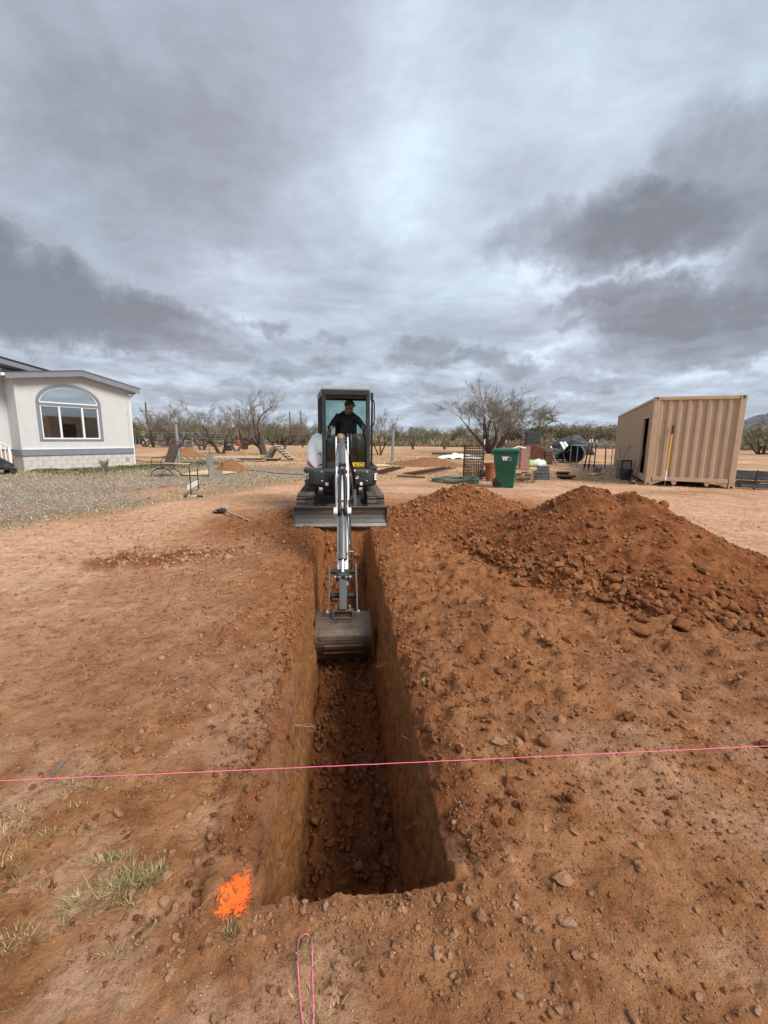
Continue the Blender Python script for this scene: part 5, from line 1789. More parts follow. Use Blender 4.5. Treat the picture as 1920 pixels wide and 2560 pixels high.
def cab_x(f, side):
    t_ = (FF - f) / (FF - FR)
    return (FX0 + (RX0 - FX0) * t_) if side < 0 else (FX1 + (RX1 - FX1) * t_)


for side in (-1, 1):
    for f, wd in ((FF - 0.035, 0.075), (-0.18, 0.07), (FR + 0.05, 0.09)):
        x = cab_x(f, side) - side * 0.035
        MB().bar(P3(x + side * 0.008, f + (0.02 if f > .4 else 0), Zc0), P3(x, f, Zc1 - 0.002), 0.07, wd).build('cab_post', M_XFRAME, EX, bevel=0.012)
lr = MB()
lr.box(P3((FX0 + FX1) / 2, FF - 0.02, 0.985), (FX1 - FX0 - 0.146, 0.05, 0.125))
lr.build('front_panel', M_XFRAME, EX, bevel=0.006)
for side in (-1, 1):
    MB().bar(P3(cab_x(FF - .08, side) - side * 0.03, FF - 0.08, 1.08), P3(cab_x(FR + .1, side) - side * 0.03, FR + 0.1, 1.08), 0.05, 0.30).build('side_panel', M_XFRAME, EX)
MB().box(P3(0.10, FR + 0.05, 1.20), (RX1 - RX0 - 0.15, 0.05, 0.5)).build('rear_panel', M_XFRAME, EX)
hd = MB()
hd.box(P3((FX0 + FX1) / 2, FF - 0.03, 2.285), (FX1 - FX0 - 0.03, 0.085, 0.085))
hd.box(P3((FX0 + FX1) / 2, FF - 0.055, 2.205), (FX1 - FX0 - 0.146, 0.03, 0.04))
for side in (-1, 1):
    hd.bar(P3(cab_x(FF - .09, side) - side * 0.032, FF - 0.09, 2.285), P3(cab_x(FR + .1, side) - side * 0.032, FR + 0.1, 2.285), 0.06, 0.085)
hd.box(P3(0.10, FR + 0.05, 2.285), (RX1 - RX0 - 0.17, 0.06, 0.085))
hd.build('cab_header', M_XFRAME, EX, bevel=0.008)
rfm = MB()
rfm.loft([[P3(x, f, z) for x, f in [(cab_x(FF, -1) + g_, FF - g_), (cab_x(FF, 1) - g_, FF - g_), (RX1 - g_, FR + g_), (RX0 + g_, FR + g_)]] for z, g_ in ((2.329, 0.0), (2.365, 0.0), (2.405, 0.035), (2.41, 0.10))])
rfm.build('cab_roof', M_XROOF, EX, bevel=0.008)
MB().box(P3(-0.18, FF - 0.10, 2.19), (0.17, 0.06, 0.035)).build('wiper_motor', M_XDARK, EX, bevel=0.006)
MB().box(P3((FX0 + FX1) / 2, FF - 0.012, 1.245), (FX1 - FX0 - 0.15, 0.006, 0.385)).build('lower_glass', M_LOWGLASS, EX)
MB().box(P3((FX0 + FX1) / 2, FF - 0.012, 1.445), (FX1 - FX0 - 0.15, 0.014, 0.012)).build('glass_edge', M_LOWGLASS, EX)
MB().box(P3(0.10, FR + 0.05, 1.85), (RX1 - RX0 - 0.17, 0.006, 0.79)).build('rear_glass', M_CABGLASS, EX)
for side in (-1, 1):
    for (a, b) in ((FF - 0.08, -0.14), (-0.22, FR + 0.1)):
        pg = MB()
        z0 = 1.235
        pg.add([P3(cab_x(a, side) - side * .03, a, z0), P3(cab_x(b, side) - side * .03, b, z0), P3(cab_x(b, side) - side * .03, b, 2.24), P3(cab_x(a, side) - side * .03, a, 2.24),
                P3(cab_x(a, side) - side * .036, a, z0), P3(cab_x(b, side) - side * .036, b, z0), P3(cab_x(b, side) - side * .036, b, 2.24), P3(cab_x(a, side) - side * .036, a, 2.24)],
               [(0, 1, 2, 3), (4, 7, 6, 5), (0, 4, 5, 1), (1, 5, 6, 2), (2, 6, 7, 3), (3, 7, 4, 0)])
        pg.build('side_glass', M_CABGLASS, EX)
# door edge, grab rail and work light on the right
MB().bar(P3(0.575, 0.44, 0.98), P3(0.585, 0.40, 2.28), 0.035, 0.10).build('door_edge', M_XFRAME, EX, bevel=0.01)
MB().tube([P3(0.55, 0.50, 2.17), P3(0.60, 0.54, 2.16), P3(0.615, 0.54, 2.10), P3(0.615, 0.54, 1.78), P3(0.60, 0.53, 1.72), P3(0.55, 0.50, 1.70)], 0.012, 8).build('grab_rail', M_HOSE, EX)
MB().box(P3(0.575, 0.45, 2.235), (0.05, 0.07, 0.13)).build('work_light', M_SEAT, EX, bevel=0.012)
# warning decal with its signs
dc = MB().box(P3(0.290, FF + 0.0085, 1.0), (0.285, 0.006, 0.074)).build('warning_decal', M_YEL, EX)
for xx in (0.200, 0.282):
    tb = MB()
    y_ = FF + 0.0125
    o3 = [(-0.032, -0.026), (0.032, -0.026), (0.0, 0.028)]
    i3_ = [(-0.018, -0.0185), (0.018, -0.0185), (0.0, 0.013)]
    for k in range(3):
        q = (k + 1) % 3
        tb.prism([o3[k], o3[q], i3_[q], i3_[k]], 0.0, 0.002, lambda u, v, h: P3(xx + u, y_ + h, 1.0 + v))
    tb.build('warning_sign', M_DECBLK, dc)
tb = MB()
for (a, b, w_, h_) in ((0.378, 1.022, 0.07, 0.007), (0.378, 0.978, 0.07, 0.007), (0.3465, 1.0, 0.007, 0.037), (0.4095, 1.0, 0.007, 0.037)):
    tb.box(P3(a, FF + 0.0135, b), (w_, 0.002, h_))
tb.build('warning_sign', M_DECBLK, dc)
# inside the cab
st_ = empty('seat', (0, 0, 0)); st_.parent = EX
MB().box(P3(0.11, -0.12, 1.33), (0.46, 0.46, 0.12)).build('cushion', M_SEAT, st_, bevel=0.04)
MB().box(P3(0.11, -0.38, 1.66), (0.44, 0.12, 0.62), rot=Matrix.Rotation(math.radians(-10), 3, 'X')).build('backrest', M_SEAT, st_, bevel=0.04)
MB().box(P3(0.11, -0.12, 1.12), (0.36, 0.36, 0.30)).build('pedestal', M_XFRAME, st_)
MB().box(P3(0.10, -0.08, 0.955), (0.80, 1.15, 0.04)).build('cab_floor', M_XDARK, EX)
for sx, x in ((-1, -0.20), (1, 0.44)):
    cs = MB().box(P3(x - 0.02 * sx, -0.02, 1.46), (0.15, 0.42, 0.13)).build('console', M_XDARK, EX, bevel=0.02)
    MB().tube([P3(x, 0.20, 1.50), P3(x, 0.22, 1.60), P3(x, 0.23, 1.70)], [0.016, 0.022, 0.026], 10).build('joystick', M_SEAT, EX, auto=40)
for x in (0.145, 0.205):
    MB().tube([P3(x, 0.36, 0.98), P3(x, 0.40, 1.30), P3(x - 0.01, 0.33, 1.56)], 0.010, 8).build('travel_lever', M_CYL, EX)
    MB().box(P3(x, 0.42, 1.0), (0.05, 0.16, 0.03), rot=Matrix.Rotation(math.radians(25), 3, 'X')).build('pedal', M_IRON, EX)

# ---- boom, arm and bucket (side view polygons: forward, height)
sw = MB()
sw.prism([(0.60, 0.52), (0.86, 0.50), (0.94, 0.62), (0.92, 0.86), (0.80, 0.90), (0.62, 0.86)], -0.12, 0.16, lambda u, v, h: (h, -u, v))
sw.build('swing_bracket', M_IRON, EX, bevel=0.015)
BX = 0.022
boom_poly = [(0.80, 0.66), (0.92, 0.62), (1.20, 0.78), (1.75, 1.10), (2.10, 1.19), (2.45, 1.11), (3.05, 0.80), (3.20, 0.80), (3.23, 0.90), (3.12, 0.98), (2.75, 1.20), (2.35, 1.385), (2.05, 1.42), (1.75, 1.35), (1.20, 1.08), (0.86, 0.80)]
bm_ = MB().prism(boom_poly, BX - 0.065, BX + 0.065, lambda u, v, h: (h, -u, v))
boom = bm_.build('boom', M_XWHITE, EX, bevel=0.012)
for sx in (-1, 1):      # cheek plates that carry the arm cylinder
    MB().prism([(2.02, 1.30), (2.30, 1.22), (2.55, 1.26), (2.44, 1.47), (2.36, 1.50), (2.26, 1.47)], BX + sx * 0.072, BX + sx * 0.092, lambda u, v, h: (h, -u, v)).build('cheek_plate', M_XWHITE, boom, bevel=0.006)
    MB().prism([(2.5, 1.02), (3.15, 0.70), (3.24, 0.78), (3.20, 0.95), (3.06, 1.02), (2.6, 1.26)], BX + sx * 0.068, BX + sx * 0.086, lambda u, v, h: (h, -u, v)).build('cheek_plate', M_XWHITE, boom, bevel=0.006)
MB().tube([P3(BX - 0.10, 2.38, 1.43), P3(BX + 0.10, 2.38, 1.43)], 0.028, 12).build('pin', M_IRON, boom, auto=40)


def cylinder(name, a, b, r, gl, rod_r, end):
    """hydraulic ram: barrel from a to b, gland gl long, rod on to end"""
    a, b, e = P3(*a), P3(*b), P3(*end)
    d = (b - a).normalized()
    c = MB().tube([a, a + d * 0.02, b - d * gl, b - d * gl + d * 0.002, b, b], [r * .7, r, r, r * 1.14, r * 1.14, r * .75], 18)
    o = c.build(name, M_CYL, EX, auto=40)
    MB().cyl(b - d * 0.02, e, rod_r, 14).build('rod', M_CHROME, o, smooth=False, auto=40)
    x = Vector((1, 0, 0))
    MB().cyl(e - x * 0.045, e + x * 0.045, rod_r * 1.9, 14).build('rod_eye', M_IRON, o, auto=40)
    MB().cyl(a - x * 0.05, a + x * 0.05, r * .8, 14).build('barrel_eye', M_IRON, o, auto=40)
    return o


cylinder('arm_cylinder', (BX, 2.36, 1.445), (BX, 3.08, 1.135), 0.046, 0.07, 0.022, (BX, 3.22, 1.075))
cylinder('boom_cylinder', (BX, 0.95, 0.58), (BX, 1.55, 0.86), 0.05, 0.07, 0.025, (BX, 1.92, 1.04))
# arm
arm_poly = [(3.10, 0.90), (3.16, 0.80), (3.30, 0.72), (3.60, 0.34), (3.84, -0.06), (3.90, -0.13), (3.98, -0.13), (4.01, -0.05), (3.97, 0.03), (3.80, 0.36), (3.58, 0.70), (3.40, 0.93), (3.28, 1.10), (3.20, 1.13), (3.15, 1.06)]
for sx in (-1, 1):
    MB().prism([(3.12, 0.86), (3.20, 0.76), (3.32, 0.74), (3.55, 0.50), (3.62, 0.64), (3.44, 0.90), (3.29, 1.11), (3.21, 1.14), (3.14, 1.06)], BX + sx * 0.058, BX + sx * 0.078, lambda u, v, h: (h, -u, v)).build('cheek_plate', M_XWHITE, EX, bevel=0.005)
arm_low = [(3.42, 0.62), (3.60, 0.34), (3.84, -0.06), (3.90, -0.13), (3.98, -0.13), (4.01, -0.05), (3.97, 0.03), (3.80, 0.36), (3.58, 0.70), (3.50, 0.74)]
arm = MB().prism(arm_low, BX - 0.060, BX + 0.060, lambda u, v, h: (h, -u, v)).build('arm', M_XWHITE, EX, bevel=0.008)
MB().prism([(3.20, 0.98), (3.42, 0.70), (3.46, 0.76), (3.26, 1.02)], BX - 0.055, BX + 0.055, lambda u, v, h: (h, -u, v)).build('arm_plate', M_XWHITE, arm)
MB().prism([(3.16, 0.86), (3.40, 0.58), (3.46, 0.62), (3.22, 0.90)], BX - 0.055, BX + 0.055, lambda u, v, h: (h, -u, v)).build('arm_plate', M_XWHITE, arm)
MB().tube([P3(BX - 0.10, 3.22, 1.075), P3(BX + 0.10, 3.22, 1.075)], 0.022, 12).build('pin', M_IRON, arm, auto=40)
MB().tube([P3(BX - 0.105, 3.15, 0.87), P3(BX + 0.105, 3.15, 0.87)], 0.032, 12).build('pin', M_IRON, arm, auto=40)
# bosses where the bucket cylinder starts
for sx in (-1, 1):
    MB().cyl(P3(BX + sx * 0.055, 3.66, 0.655), P3(BX + sx * 0.100, 3.66, 0.655), 0.046, 16).build('boss', M_XWHITE, arm, auto=40)
    MB().prism([(3.52, 0.60), (3.62, 0.56), (3.71, 0.64), (3.68, 0.71), (3.60, 0.71)], BX + sx * 0.056, BX + sx * 0.075, lambda u, v, h: (h, -u, v)).build('ear', M_XWHITE, arm, bevel=0.004)
cylinder('bucket_cylinder', (BX, 3.66, 0.655), (BX, 3.945, 0.165), 0.045, 0.06, 0.021, (BX, 4.035, 0.012))
for sx in (-1, 1):      # hoses running down between the arm plates
    MB().tube([P3(BX + sx * 0.012, 3.25, 1.10), P3(BX + sx * 0.020, 3.33, 1.10), P3(BX + sx * 0.030, 3.47, 0.97), P3(BX + sx * 0.032, 3.62, 0.80), P3(BX + sx * 0.030, 3.70, 0.70), P3(BX + sx * 0.026, 3.72, 0.62)], 0.020, 10).build('hose', M_HOSE, EX, smooth=True)
MB().tube([P3(BX + 0.075, 3.62, 0.78), P3(BX + 0.085, 3.72, 0.58), P3(BX + 0.085, 3.80, 0.38), P3(BX + 0.100, 3.88, 0.26), P3(BX + 0.105, 3.93, 0.13), P3(BX + 0.085, 3.95, 0.02)], 0.011, 8).build('hose', M_HOSE, EX, smooth=True)
MB().tube([P3(BX + 0.055, 3.90, 0.245), P3(BX + 0.12, 3.91, 0.24)], 0.012, 8).build('fitting', M_CHROME, EX, auto=40)
MB().tube([P3(BX + 0.066, 3.66, 0.60), P3(BX + 0.074, 3.80, 0.30)], 0.009, 8).build('pipe', M_XWHITE, EX, auto=40)
# hose bundle beside the boom foot
for k, (dx, m2) in enumerate(((0.0, M_XWHITE), (0.022, M_CYL), (0.044, M_HOSE), (0.02, M_HOSE))):
    MB().tube([P3(BX + 0.085 + dx * .3, 2.2, 1.26), P3(BX + 0.10 + dx, 1.75, 1.12), P3(BX + 0.165 + dx, 1.25, 0.86), P3(BX + 0.19 + dx, 1.05, 0.66 - 0.02 * k), P3(BX + 0.19 + dx, 1.0, 0.46), P3(BX + 0.15 + dx, 0.85, 0.36)], 0.013, 8).build('hose', m2, EX, smooth=True)
cb_ = MB().tube([P3(0.235, 1.03, 0.60), P3(0.245, 1.05, 0.30)], 0.034, 12)
cb_.build('hose_sleeve', M_CYL, EX, auto=40)
# linkage and coupler
MB().box(P3(BX, 4.02, -0.005), (0.145, 0.10, 0.062), rot=Matrix.Rotation(math.radians(20), 3, 'X')).build('knuckle', M_IRON, EX, bevel=0.012)
for sx in (-1, 1):
    MB().cyl(P3(BX + sx * 0.035, 4.062, 0.005), P3(BX + sx * 0.035, 4.088, -0.004), 0.017, 10).build('bolt', M_BOLT, EX, auto=40)
    MB().cyl(P3(BX + sx * 0.072, 4.04, -0.008), P3(BX + sx * 0.090, 4.04, -0.008), 0.020, 12).build('bolt', M_BOLT, EX, auto=40)
MB().bar(P3(BX, 4.02, -0.035), P3(BX, 4.115, -0.345), 0.105, 0.08, up=(1, 0, 0)).build('bucket_link', M_CYL, EX, bevel=0.006)
MB().lathe(P3(BX + 0.002, 4.083, -0.105), [(0.030, 0), (0.030, 0.004)], 18, Matrix(((1, 0, 0), (0, .3, -.954), (0, .954, .3)))).build('sticker', M_DECW, EX)
for sx in (-1, 1):
    MB().bar(P3(BX + sx * 0.142, 3.93, 0.105), P3(BX + sx * 0.155, 4.12, -0.375), 0.016, 0.055).build('side_link', M_CYL, EX, bevel=0.004)
    MB().cyl(P3(BX + sx * 0.150, 4.125, -0.372), P3(BX + sx * 0.178, 4.125, -0.372), 0.022, 12).build('bolt', M_BOLT, EX, auto=40)
MB().cyl(P3(BX - 0.15, 3.96, 0.03), P3(BX + 0.15, 3.96, 0.03), 0.026, 12).build('link_pin', M_HOSE, EX, auto=40)
MB().cyl(P3(BX - 0.15, 4.03, -0.22), P3(BX + 0.15, 4.03, -0.22), 0.030, 12).build('link_pin', M_HOSE, EX, auto=40)
cp = MB()
cp.box(P3(BX, 4.135, -0.352), (0.225, 0.05, 0.016)); cp.box(P3(BX, 4.150, -0.43), (0.225, 0.05, 0.016))
cp.box(P3(BX - 0.105, 4.14, -0.391), (0.016, 0.05, 0.066)); cp.box(P3(BX + 0.105, 4.14, -0.391), (0.016, 0.05, 0.066))
cp.box(P3(BX, 4.115, -0.391), (0.20, 0.012, 0.066))
cp.build('coupler', M_BUCKET, EX, bevel=0.003)
for sx in (-1, 1):
    MB().cyl(P3(BX + sx * 0.072, 4.11, -0.345), P3(BX + sx * 0.072, 4.118, -0.305), 0.016, 10).build('bolt', M_BOLT, EX, auto=40)
# bucket: curved shell seen from its back, side plates, wear strips and teeth
BWD = 0.285
shell = [(3.98, -0.425), (4.12, -0.435), (4.22, -0.455), (4.30, -0.495), (4.345, -0.55), (4.36, -0.61), (4.345, -0.67), (4.31, -0.73), (4.265, -0.79), (4.215, -0.84)]
outer_, inner_ = [], []
for k, (f, z) in enumerate(shell):
    a, b = shell[max(k - 1, 0)], shell[min(k + 1, len(shell) - 1)]
    t_ = Vector((b[0] - a[0], b[1] - a[1])).normalized()
    n2_ = Vector((t_.y, -t_.x))
    outer_.append((f, z)); inner_.append((f + n2_.x * 0.012, z + n2_.y * 0.012))
bk = MB()
bk.prism(outer_ + inner_[::-1], BX - BWD, BX + BWD, lambda u, v, h: (h, -u, v))
bucket = bk.build('bucket', M_BUCKET, EX, bevel=0.002)
for sx in (-1, 1):
    MB().prism([(3.96, -0.415)] + [(f + .006, z) for f, z in shell] + [(3.98, -0.68)], BX + sx * (BWD + .0005), BX + sx * (BWD + 0.013), lambda u, v, h: (h, -u, v)).build('side_plate', M_BUCKET, bucket, bevel=0.002)
for z, f, w_, an in ((-0.565, 4.356, 0.50, 8), (-0.665, 4.352, 0.40, -20), (-0.765, 4.292, 0.42, -37)):
    MB().box(P3(BX, f, z), (w_, 0.018, 0.045), rot=Matrix.Rotation(math.radians(-an), 3, 'X')).build('wear_strip', M_BUCKET, bucket, bevel=0.003)
MB().box(P3(BX, 4.222, -0.842), (0.585, 0.03, 0.055), rot=Matrix.Rotation(math.radians(40), 3, 'X')).build('lip', M_LIP, bucket, bevel=0.004)
for sx in (-1, 1):
    MB().lathe(P3(BX + sx * 0.075, 4.216, -0.452), [(0.011, 0), (0.011, 0.004)], 12, Matrix(((1, 0, 0), (0, .9, -.43), (0, .43, .9)))).build('hole', M_BLACK, bucket)
for k in range(4):
    x = BX - 0.24 + 0.16 * k
    MB().prism([(4.195, -0.845), (4.225, -0.835), (4.165, -0.945), (4.145, -0.945)], x - 0.03, x + 0.03, lambda u, v, h: (h, -u, v)).build('tooth', M_IRON, bucket, bevel=0.004)

# ================================================================== operator
M_SKIN = mat('skin', (0.34, 0.175, 0.115), 0.55, var=0.1, scale=20)
M_HOODIE = mat('charcoal hoodie', (0.026, 0.026, 0.030), 0.9, var=0.2, scale=20, bump=0.004, bscale=18)
M_PANTS = mat('tan work trousers', (0.30, 0.20, 0.13), 0.9, var=0.15, scale=14, bump=0.004, bscale=16)
M_BOOT = mat('brown boots', (0.06, 0.035, 0.02), 0.7, var=0.2)
M_CAP = mat('camouflage cap', (0.085, 0.070, 0.045), 0.9, var=0.45, scale=35)
M_CAPF = mat('orange brown cap front', (0.165, 0.070, 0.022), 0.85, var=0.5, scale=40)
M_BRIM = mat('tan cap brim', (0.40, 0.33, 0.24), 0.85, var=0.2, scale=30)


def build_person():
    vs, es, rad = [], [], []

    def add(p, r, parent=None):
        vs.append(P3(*p)); rad.append(r if isinstance(r, tuple) else (r, r))
        if parent is not None:
            es.append((parent, len(vs) - 1))
        return len(vs) - 1
    pel = add((0.115, -0.10, 1.455), (0.175, 0.13))
    bel = add((0.115, -0.09, 1.60), (0.175, 0.135), pel)
    che = add((0.118, -0.11, 1.77), (0.175, 0.125), bel)
    upc = add((0.125, -0.10, 1.885), (0.125, 0.09), che)
    nk = add((0.145, -0.07, 1.955), 0.060, upc)
    jaw = add((0.168, -0.02, 2.02), (0.068, 0.075), nk)
    hed = add((0.178, -0.03, 2.085), (0.078, 0.094), jaw)
    top = add((0.176, -0.045, 2.145), (0.066, 0.080), hed)
    nose = add((0.205, 0.075, 2.055), 0.014, hed)
    chin = add((0.190, 0.055, 1.995), 0.028, jaw)
    for sx, sh, el, wr in ((-1, (-0.075, -0.10, 1.855), (-0.205, 0.00, 1.665), (-0.195, 0.19, 1.640)), (1, (0.325, -0.10, 1.855), (0.445, 0.01, 1.685), (0.445, 0.20, 1.660))):
        s_ = add(sh, (0.085, 0.08), upc)
        u_ = add(((sh[0] + el[0]) / 2 - sx * 0.0, (sh[1] + el[1]) / 2, (sh[2] + el[2]) / 2), 0.068, s_)
        e_ = add(el, 0.060, u_)
        m2 = add(((el[0] + wr[0]) / 2, (el[1] + wr[1]) / 2, (el[2] + wr[2]) / 2), 0.053, e_)
        w_ = add(wr, 0.038, m2)
        pm = add((wr[0] - sx * .005, wr[1] + 0.05, wr[2] + 0.012), (0.040, 0.030), w_)
        for q, (dz, ln) in enumerate(((0.030, .046), (0.010, .052), (-0.010, .048), (-0.028, .040))):
            k1 = add((wr[0] - sx * 0.012, wr[1] + 0.088, wr[2] + 0.014 + dz), 0.0105, pm)
            k2 = add((wr[0] - sx * 0.030, wr[1] + 0.088 + ln * .35, wr[2] + 0.014 + dz), 0.0095, k1)
            add((wr[0] - sx * 0.052, wr[1] + 0.088 + ln * .05, wr[2] + 0.013 + dz), 0.0085, k2)
        t1 = add((wr[0] - sx * 0.034, wr[1] + 0.050, wr[2] + 0.040), 0.012, pm)
        add((wr[0] - sx * 0.050, wr[1] + 0.072, wr[2] + 0.062), 0.0095, t1)
    for sx, hp, kn, an, toe in ((-1, (0.03, -0.06, 1.45), (-0.015, 0.37, 1.505), (0.015, 0.36, 1.09), (0.01, 0.48, 1.025)), (1, (0.205, -0.06, 1.45), (0.375, 0.37, 1.500), (0.385, 0.37, 1.09), (0.395, 0.475, 1.025))):
        h_ = add(hp, 0.095, pel)
        t_ = add(((hp[0] + kn[0]) / 2, (hp[1] + kn[1]) / 2, (hp[2] + kn[2]) / 2 + .01), 0.088, h_)
        k_ = add(kn, 0.068, t_)
        c_ = add(((kn[0] + an[0]) / 2, (kn[1] + an[1]) / 2, (kn[2] + an[2]) / 2 + 0.05), 0.066, k_)
        a_ = add(an, 0.052, c_)
        f_ = add((toe[0], toe[1] - 0.05, toe[2] + 0.01), (0.045, 0.038), a_)
        add(toe, (0.042, 0.03), f_)
    me = bpy.data.meshes.new('person')
    me.from_pydata([tuple(v) for v in vs], es, [])
    o = link_mesh('person', me)
    sm = o.modifiers.new('skin', 'SKIN')
    sm.use_smooth_shade = True
    for i, sv in enumerate(me.skin_vertices[0].data):
        sv.radius = rad[i]
        sv.use_root = (i == 0)
    ss = o.modifiers.new('subd', 'SUBSURF')
    ss.levels = ss.render_levels = 2
    dg = bpy.context.evaluated_depsgraph_get()
    m2 = bpy.data.meshes.new_from_object(o.evaluated_get(dg))
    bpy.data.objects.remove(o)
    m2.materials.clear()
    for q in (M_HOODIE, M_PANTS, M_SKIN, M_BOOT):
        m2.materials.append(q)
    for p in m2.polygons:
        x, y, z = p.center
        f = -y
        if z > 1.965 or (z > 1.93 and f > -0.03 and abs(x - .15) < .07):
            p.material_index = 2
        elif f > 0.215 and z > 1.585 and (x < -0.10 or x > 0.36) and z < 1.78:
            p.material_index = 2
        elif z < 1.105:
            p.material_index = 3
        elif z < 1.50 or (f > 0.04 and z < 1.60 and -0.12 < x < 0.47):
            p.material_index = 1
        else:
            p.material_index = 0
        p.use_smooth = True
    ob = link_mesh('person', m2)
    ob.location = EX.location
    ob.rotation_euler = EX.rotation_euler
    tag(ob, 'person in a charcoal hoodie, tan trousers and camouflage cap seated at the excavator controls', 'person')
    return ob


person = build_person()
capM = Matrix.Rotation(math.radians(-10), 3, 'Y') @ Matrix.Rotation(math.radians(14), 3, 'X') @ Matrix.Rotation(math.radians(24), 3, 'Z')
HC = P3(0.178, -0.035, 2.098)
cap = MB()
rings = []
for k in range(8):
    a = PI / 2 * k / 7
    rr_, zz_ = math.cos(a), math.sin(a)
    rings.append([HC + capM @ Vector((math.cos(t) * 0.099 * max(rr_, .02), math.sin(t) * 0.117 * max(rr_, .02), 0.012 + zz_ * 0.098)) for t in [2 * PI * j / 20 for j in range(20)]])
cap.loft(rings)
capo = cap.build('cap', [M_CAP, M_CAPF], person, smooth=True)
for p in capo.data.polygons:
    d = capM.transposed() @ (Vector(p.center) - HC)
    if d.y < -0.055 and abs(d.x) < 0.06 and d.z < 0.09:
        p.material_index = 1
br = MB()
out_r, in_r = [], []
for j in range(13):
    t = -PI * (0.10 + 0.80 * j / 12)
    in_r.append((math.cos(t) * 0.097, math.sin(t) * 0.115))
    out_r.append((math.cos(t) * 0.100, math.sin(t) * 0.120 - 0.075 * math.sin(PI * j / 12)))
br.loft([[HC + capM @ Vector((x, y, 0.018 + dz - 1.2 * x * x)) for x, y in ring] for ring, dz in ((in_r, 0.004), (out_r, -0.012), (out_r, -0.017), (in_r, -0.001))], closed=False)
br.build('cap_brim', M_BRIM, person, smooth=True)
hood = MB()
for_r = []
for k in range(18):
    a = 2 * PI * k / 18
    c = P3(0.135 + 0.105 * math.cos(a), -0.105 + 0.10 * math.sin(a), 1.925 + 0.045 * (-math.sin(a)) * 1.0)
    rad_ = 0.045 + 0.028 * max(0, -math.sin(a))
    d = Vector((math.cos(a), -math.sin(a), 0))
    for_r.append([c + d * (rad_ * math.cos(b)) + Vector((0, 0, rad_ * 0.8 * math.sin(b))) for b in [2 * PI * j / 10 for j in range(10)]])
for_r.append(for_r[0])
hood.loft(for_r, caps=False)
hood.build('hood', M_HOODIE, person, smooth=True)
for sx in (-1, 1):      # hood cords
    MB().tube([P3(0.14 + sx * 0.03, 0.01, 1.88), P3(0.13 + sx * 0.035, 0.045, 1.78), P3(0.13 + sx * 0.03, 0.055, 1.70)], 0.004, 6).build('cord', M_CYL, person)
for sx in (-1, 1):
    c = HC + capM @ Vector((sx * 0.032, -0.088, -0.018))
    MB().lathe(c, [(0.001, -0.010), (0.008, -0.006), (0.010, 0), (0.008, 0.006), (0.001, 0.010)], 10).build('eye', M_DECW, person, smooth=True)
    e = HC + capM @ Vector((sx * 0.088, 0.01, -0.035))
    MB().box(e, (0.018, 0.035, 0.058), rot=capM).build('ear', M_SKIN, person, bevel=0.008)
c = HC + capM @ Vector((0, -0.086, -0.078))
MB().box(c, (0.045, 0.008, 0.010), rot=capM).build('mouth', mat('lips', (0.25, 0.10, 0.075), 0.5), person, bevel=0.003)
# ================================================================== things in the yard
M_PINK = mat('pink string', (0.90, 0.18, 0.32), 0.6, var=0.1, scale=200)
M_ORANGE = mat('orange marking paint', (0.95, 0.14, 0.015), 0.8, var=0.12, scale=160)
M_PINKP = mat('pink marking paint', (0.60, 0.13, 0.125), 0.8, var=0.15, scale=60)
M_WOOD = mat('weathered wood', (0.33, 0.25, 0.18), 0.85, var=0.25, scale=8, stretch=(1, 1, 6))
M_PLYW = mat('fresh plywood', (0.62, 0.47, 0.29), 0.8, var=0.10, scale=5, stretch=(1, 4, 1))
M_PALEW = mat('pale lumber', (0.55, 0.44, 0.32), 0.8, var=0.15, scale=8)
M_GREYW = mat('grey old wood', (0.30, 0.27, 0.24), 0.9, var=0.3, scale=10)
M_BARK = mat('mesquite bark', (0.075, 0.056, 0.043), 0.95, var=0.35, scale=9, bump=0.02, bscale=14)
M_TWIG = mat('grey twigs', (0.20, 0.168, 0.135), 0.95, var=0.25, scale=6)
M_TWIGG = mat('olive twigs', (0.165, 0.150, 0.085), 0.95, var=0.3, scale=6)
M_LOGB = mat('grey log bark', (0.20, 0.165, 0.135), 0.95, var=0.35, scale=9, bump=0.02, bscale=14)
M_CONC = mat('grey concrete block', (0.25, 0.235, 0.22), 0.95, var=0.12, scale=12, bump=0.004, bscale=60)
M_GALV = mat('galvanised pipe', (0.30, 0.33, 0.35), 0.5, 0.5, var=0.1, scale=6)
M_RUST = mat('rusty steel', (0.075, 0.040, 0.026), 0.8, 0.2, var=0.35, scale=14)
M_RUSTRED = mat('rust red sheet', (0.155, 0.062, 0.040), 0.75, 0.1, var=0.25, scale=6, dirt=(0.06, 0.03, 0.02), dirt_amt=.4)
M_BIN = mat('green bin plastic', (0.010, 0.095, 0.062), 0.42, var=0.10, scale=5, dirt=(0.10, 0.12, 0.085), dirt_amt=0.25, dirt_scale=2.5)
M_TERRA = mat('terracotta', (0.27, 0.088, 0.040), 0.85, var=0.15, scale=6)
M_WIRE = mat('dark rusty wire', (0.052, 0.044, 0.038), 0.7, 0.3, var=0.3, scale=10)
M_PATIO = mat('bronze patio frame', (0.045, 0.032, 0.028), 0.6, 0.3, var=0.2)
M_SLING = mat('brown sling fabric', (0.115, 0.078, 0.062), 0.9, var=0.12, scale=6, stretch=(1, 1, 8))
M_TARP = mat('white tarp', (0.75, 0.72, 0.66), 0.8, var=0.1, scale=5, dirt=(0.5, 0.36, 0.25), dirt_amt=0.5)
M_LIME = mat('lime and white bag', (0.36, 0.52, 0.20), 0.6, var=0.3, scale=9)
M_MINT = mat('mint white bag', (0.66, 0.74, 0.68), 0.6, var=0.15, scale=9)
M_PANELG = mat('dark screen panel', (0.065, 0.063, 0.058), 0.8, var=0.2, scale=30)
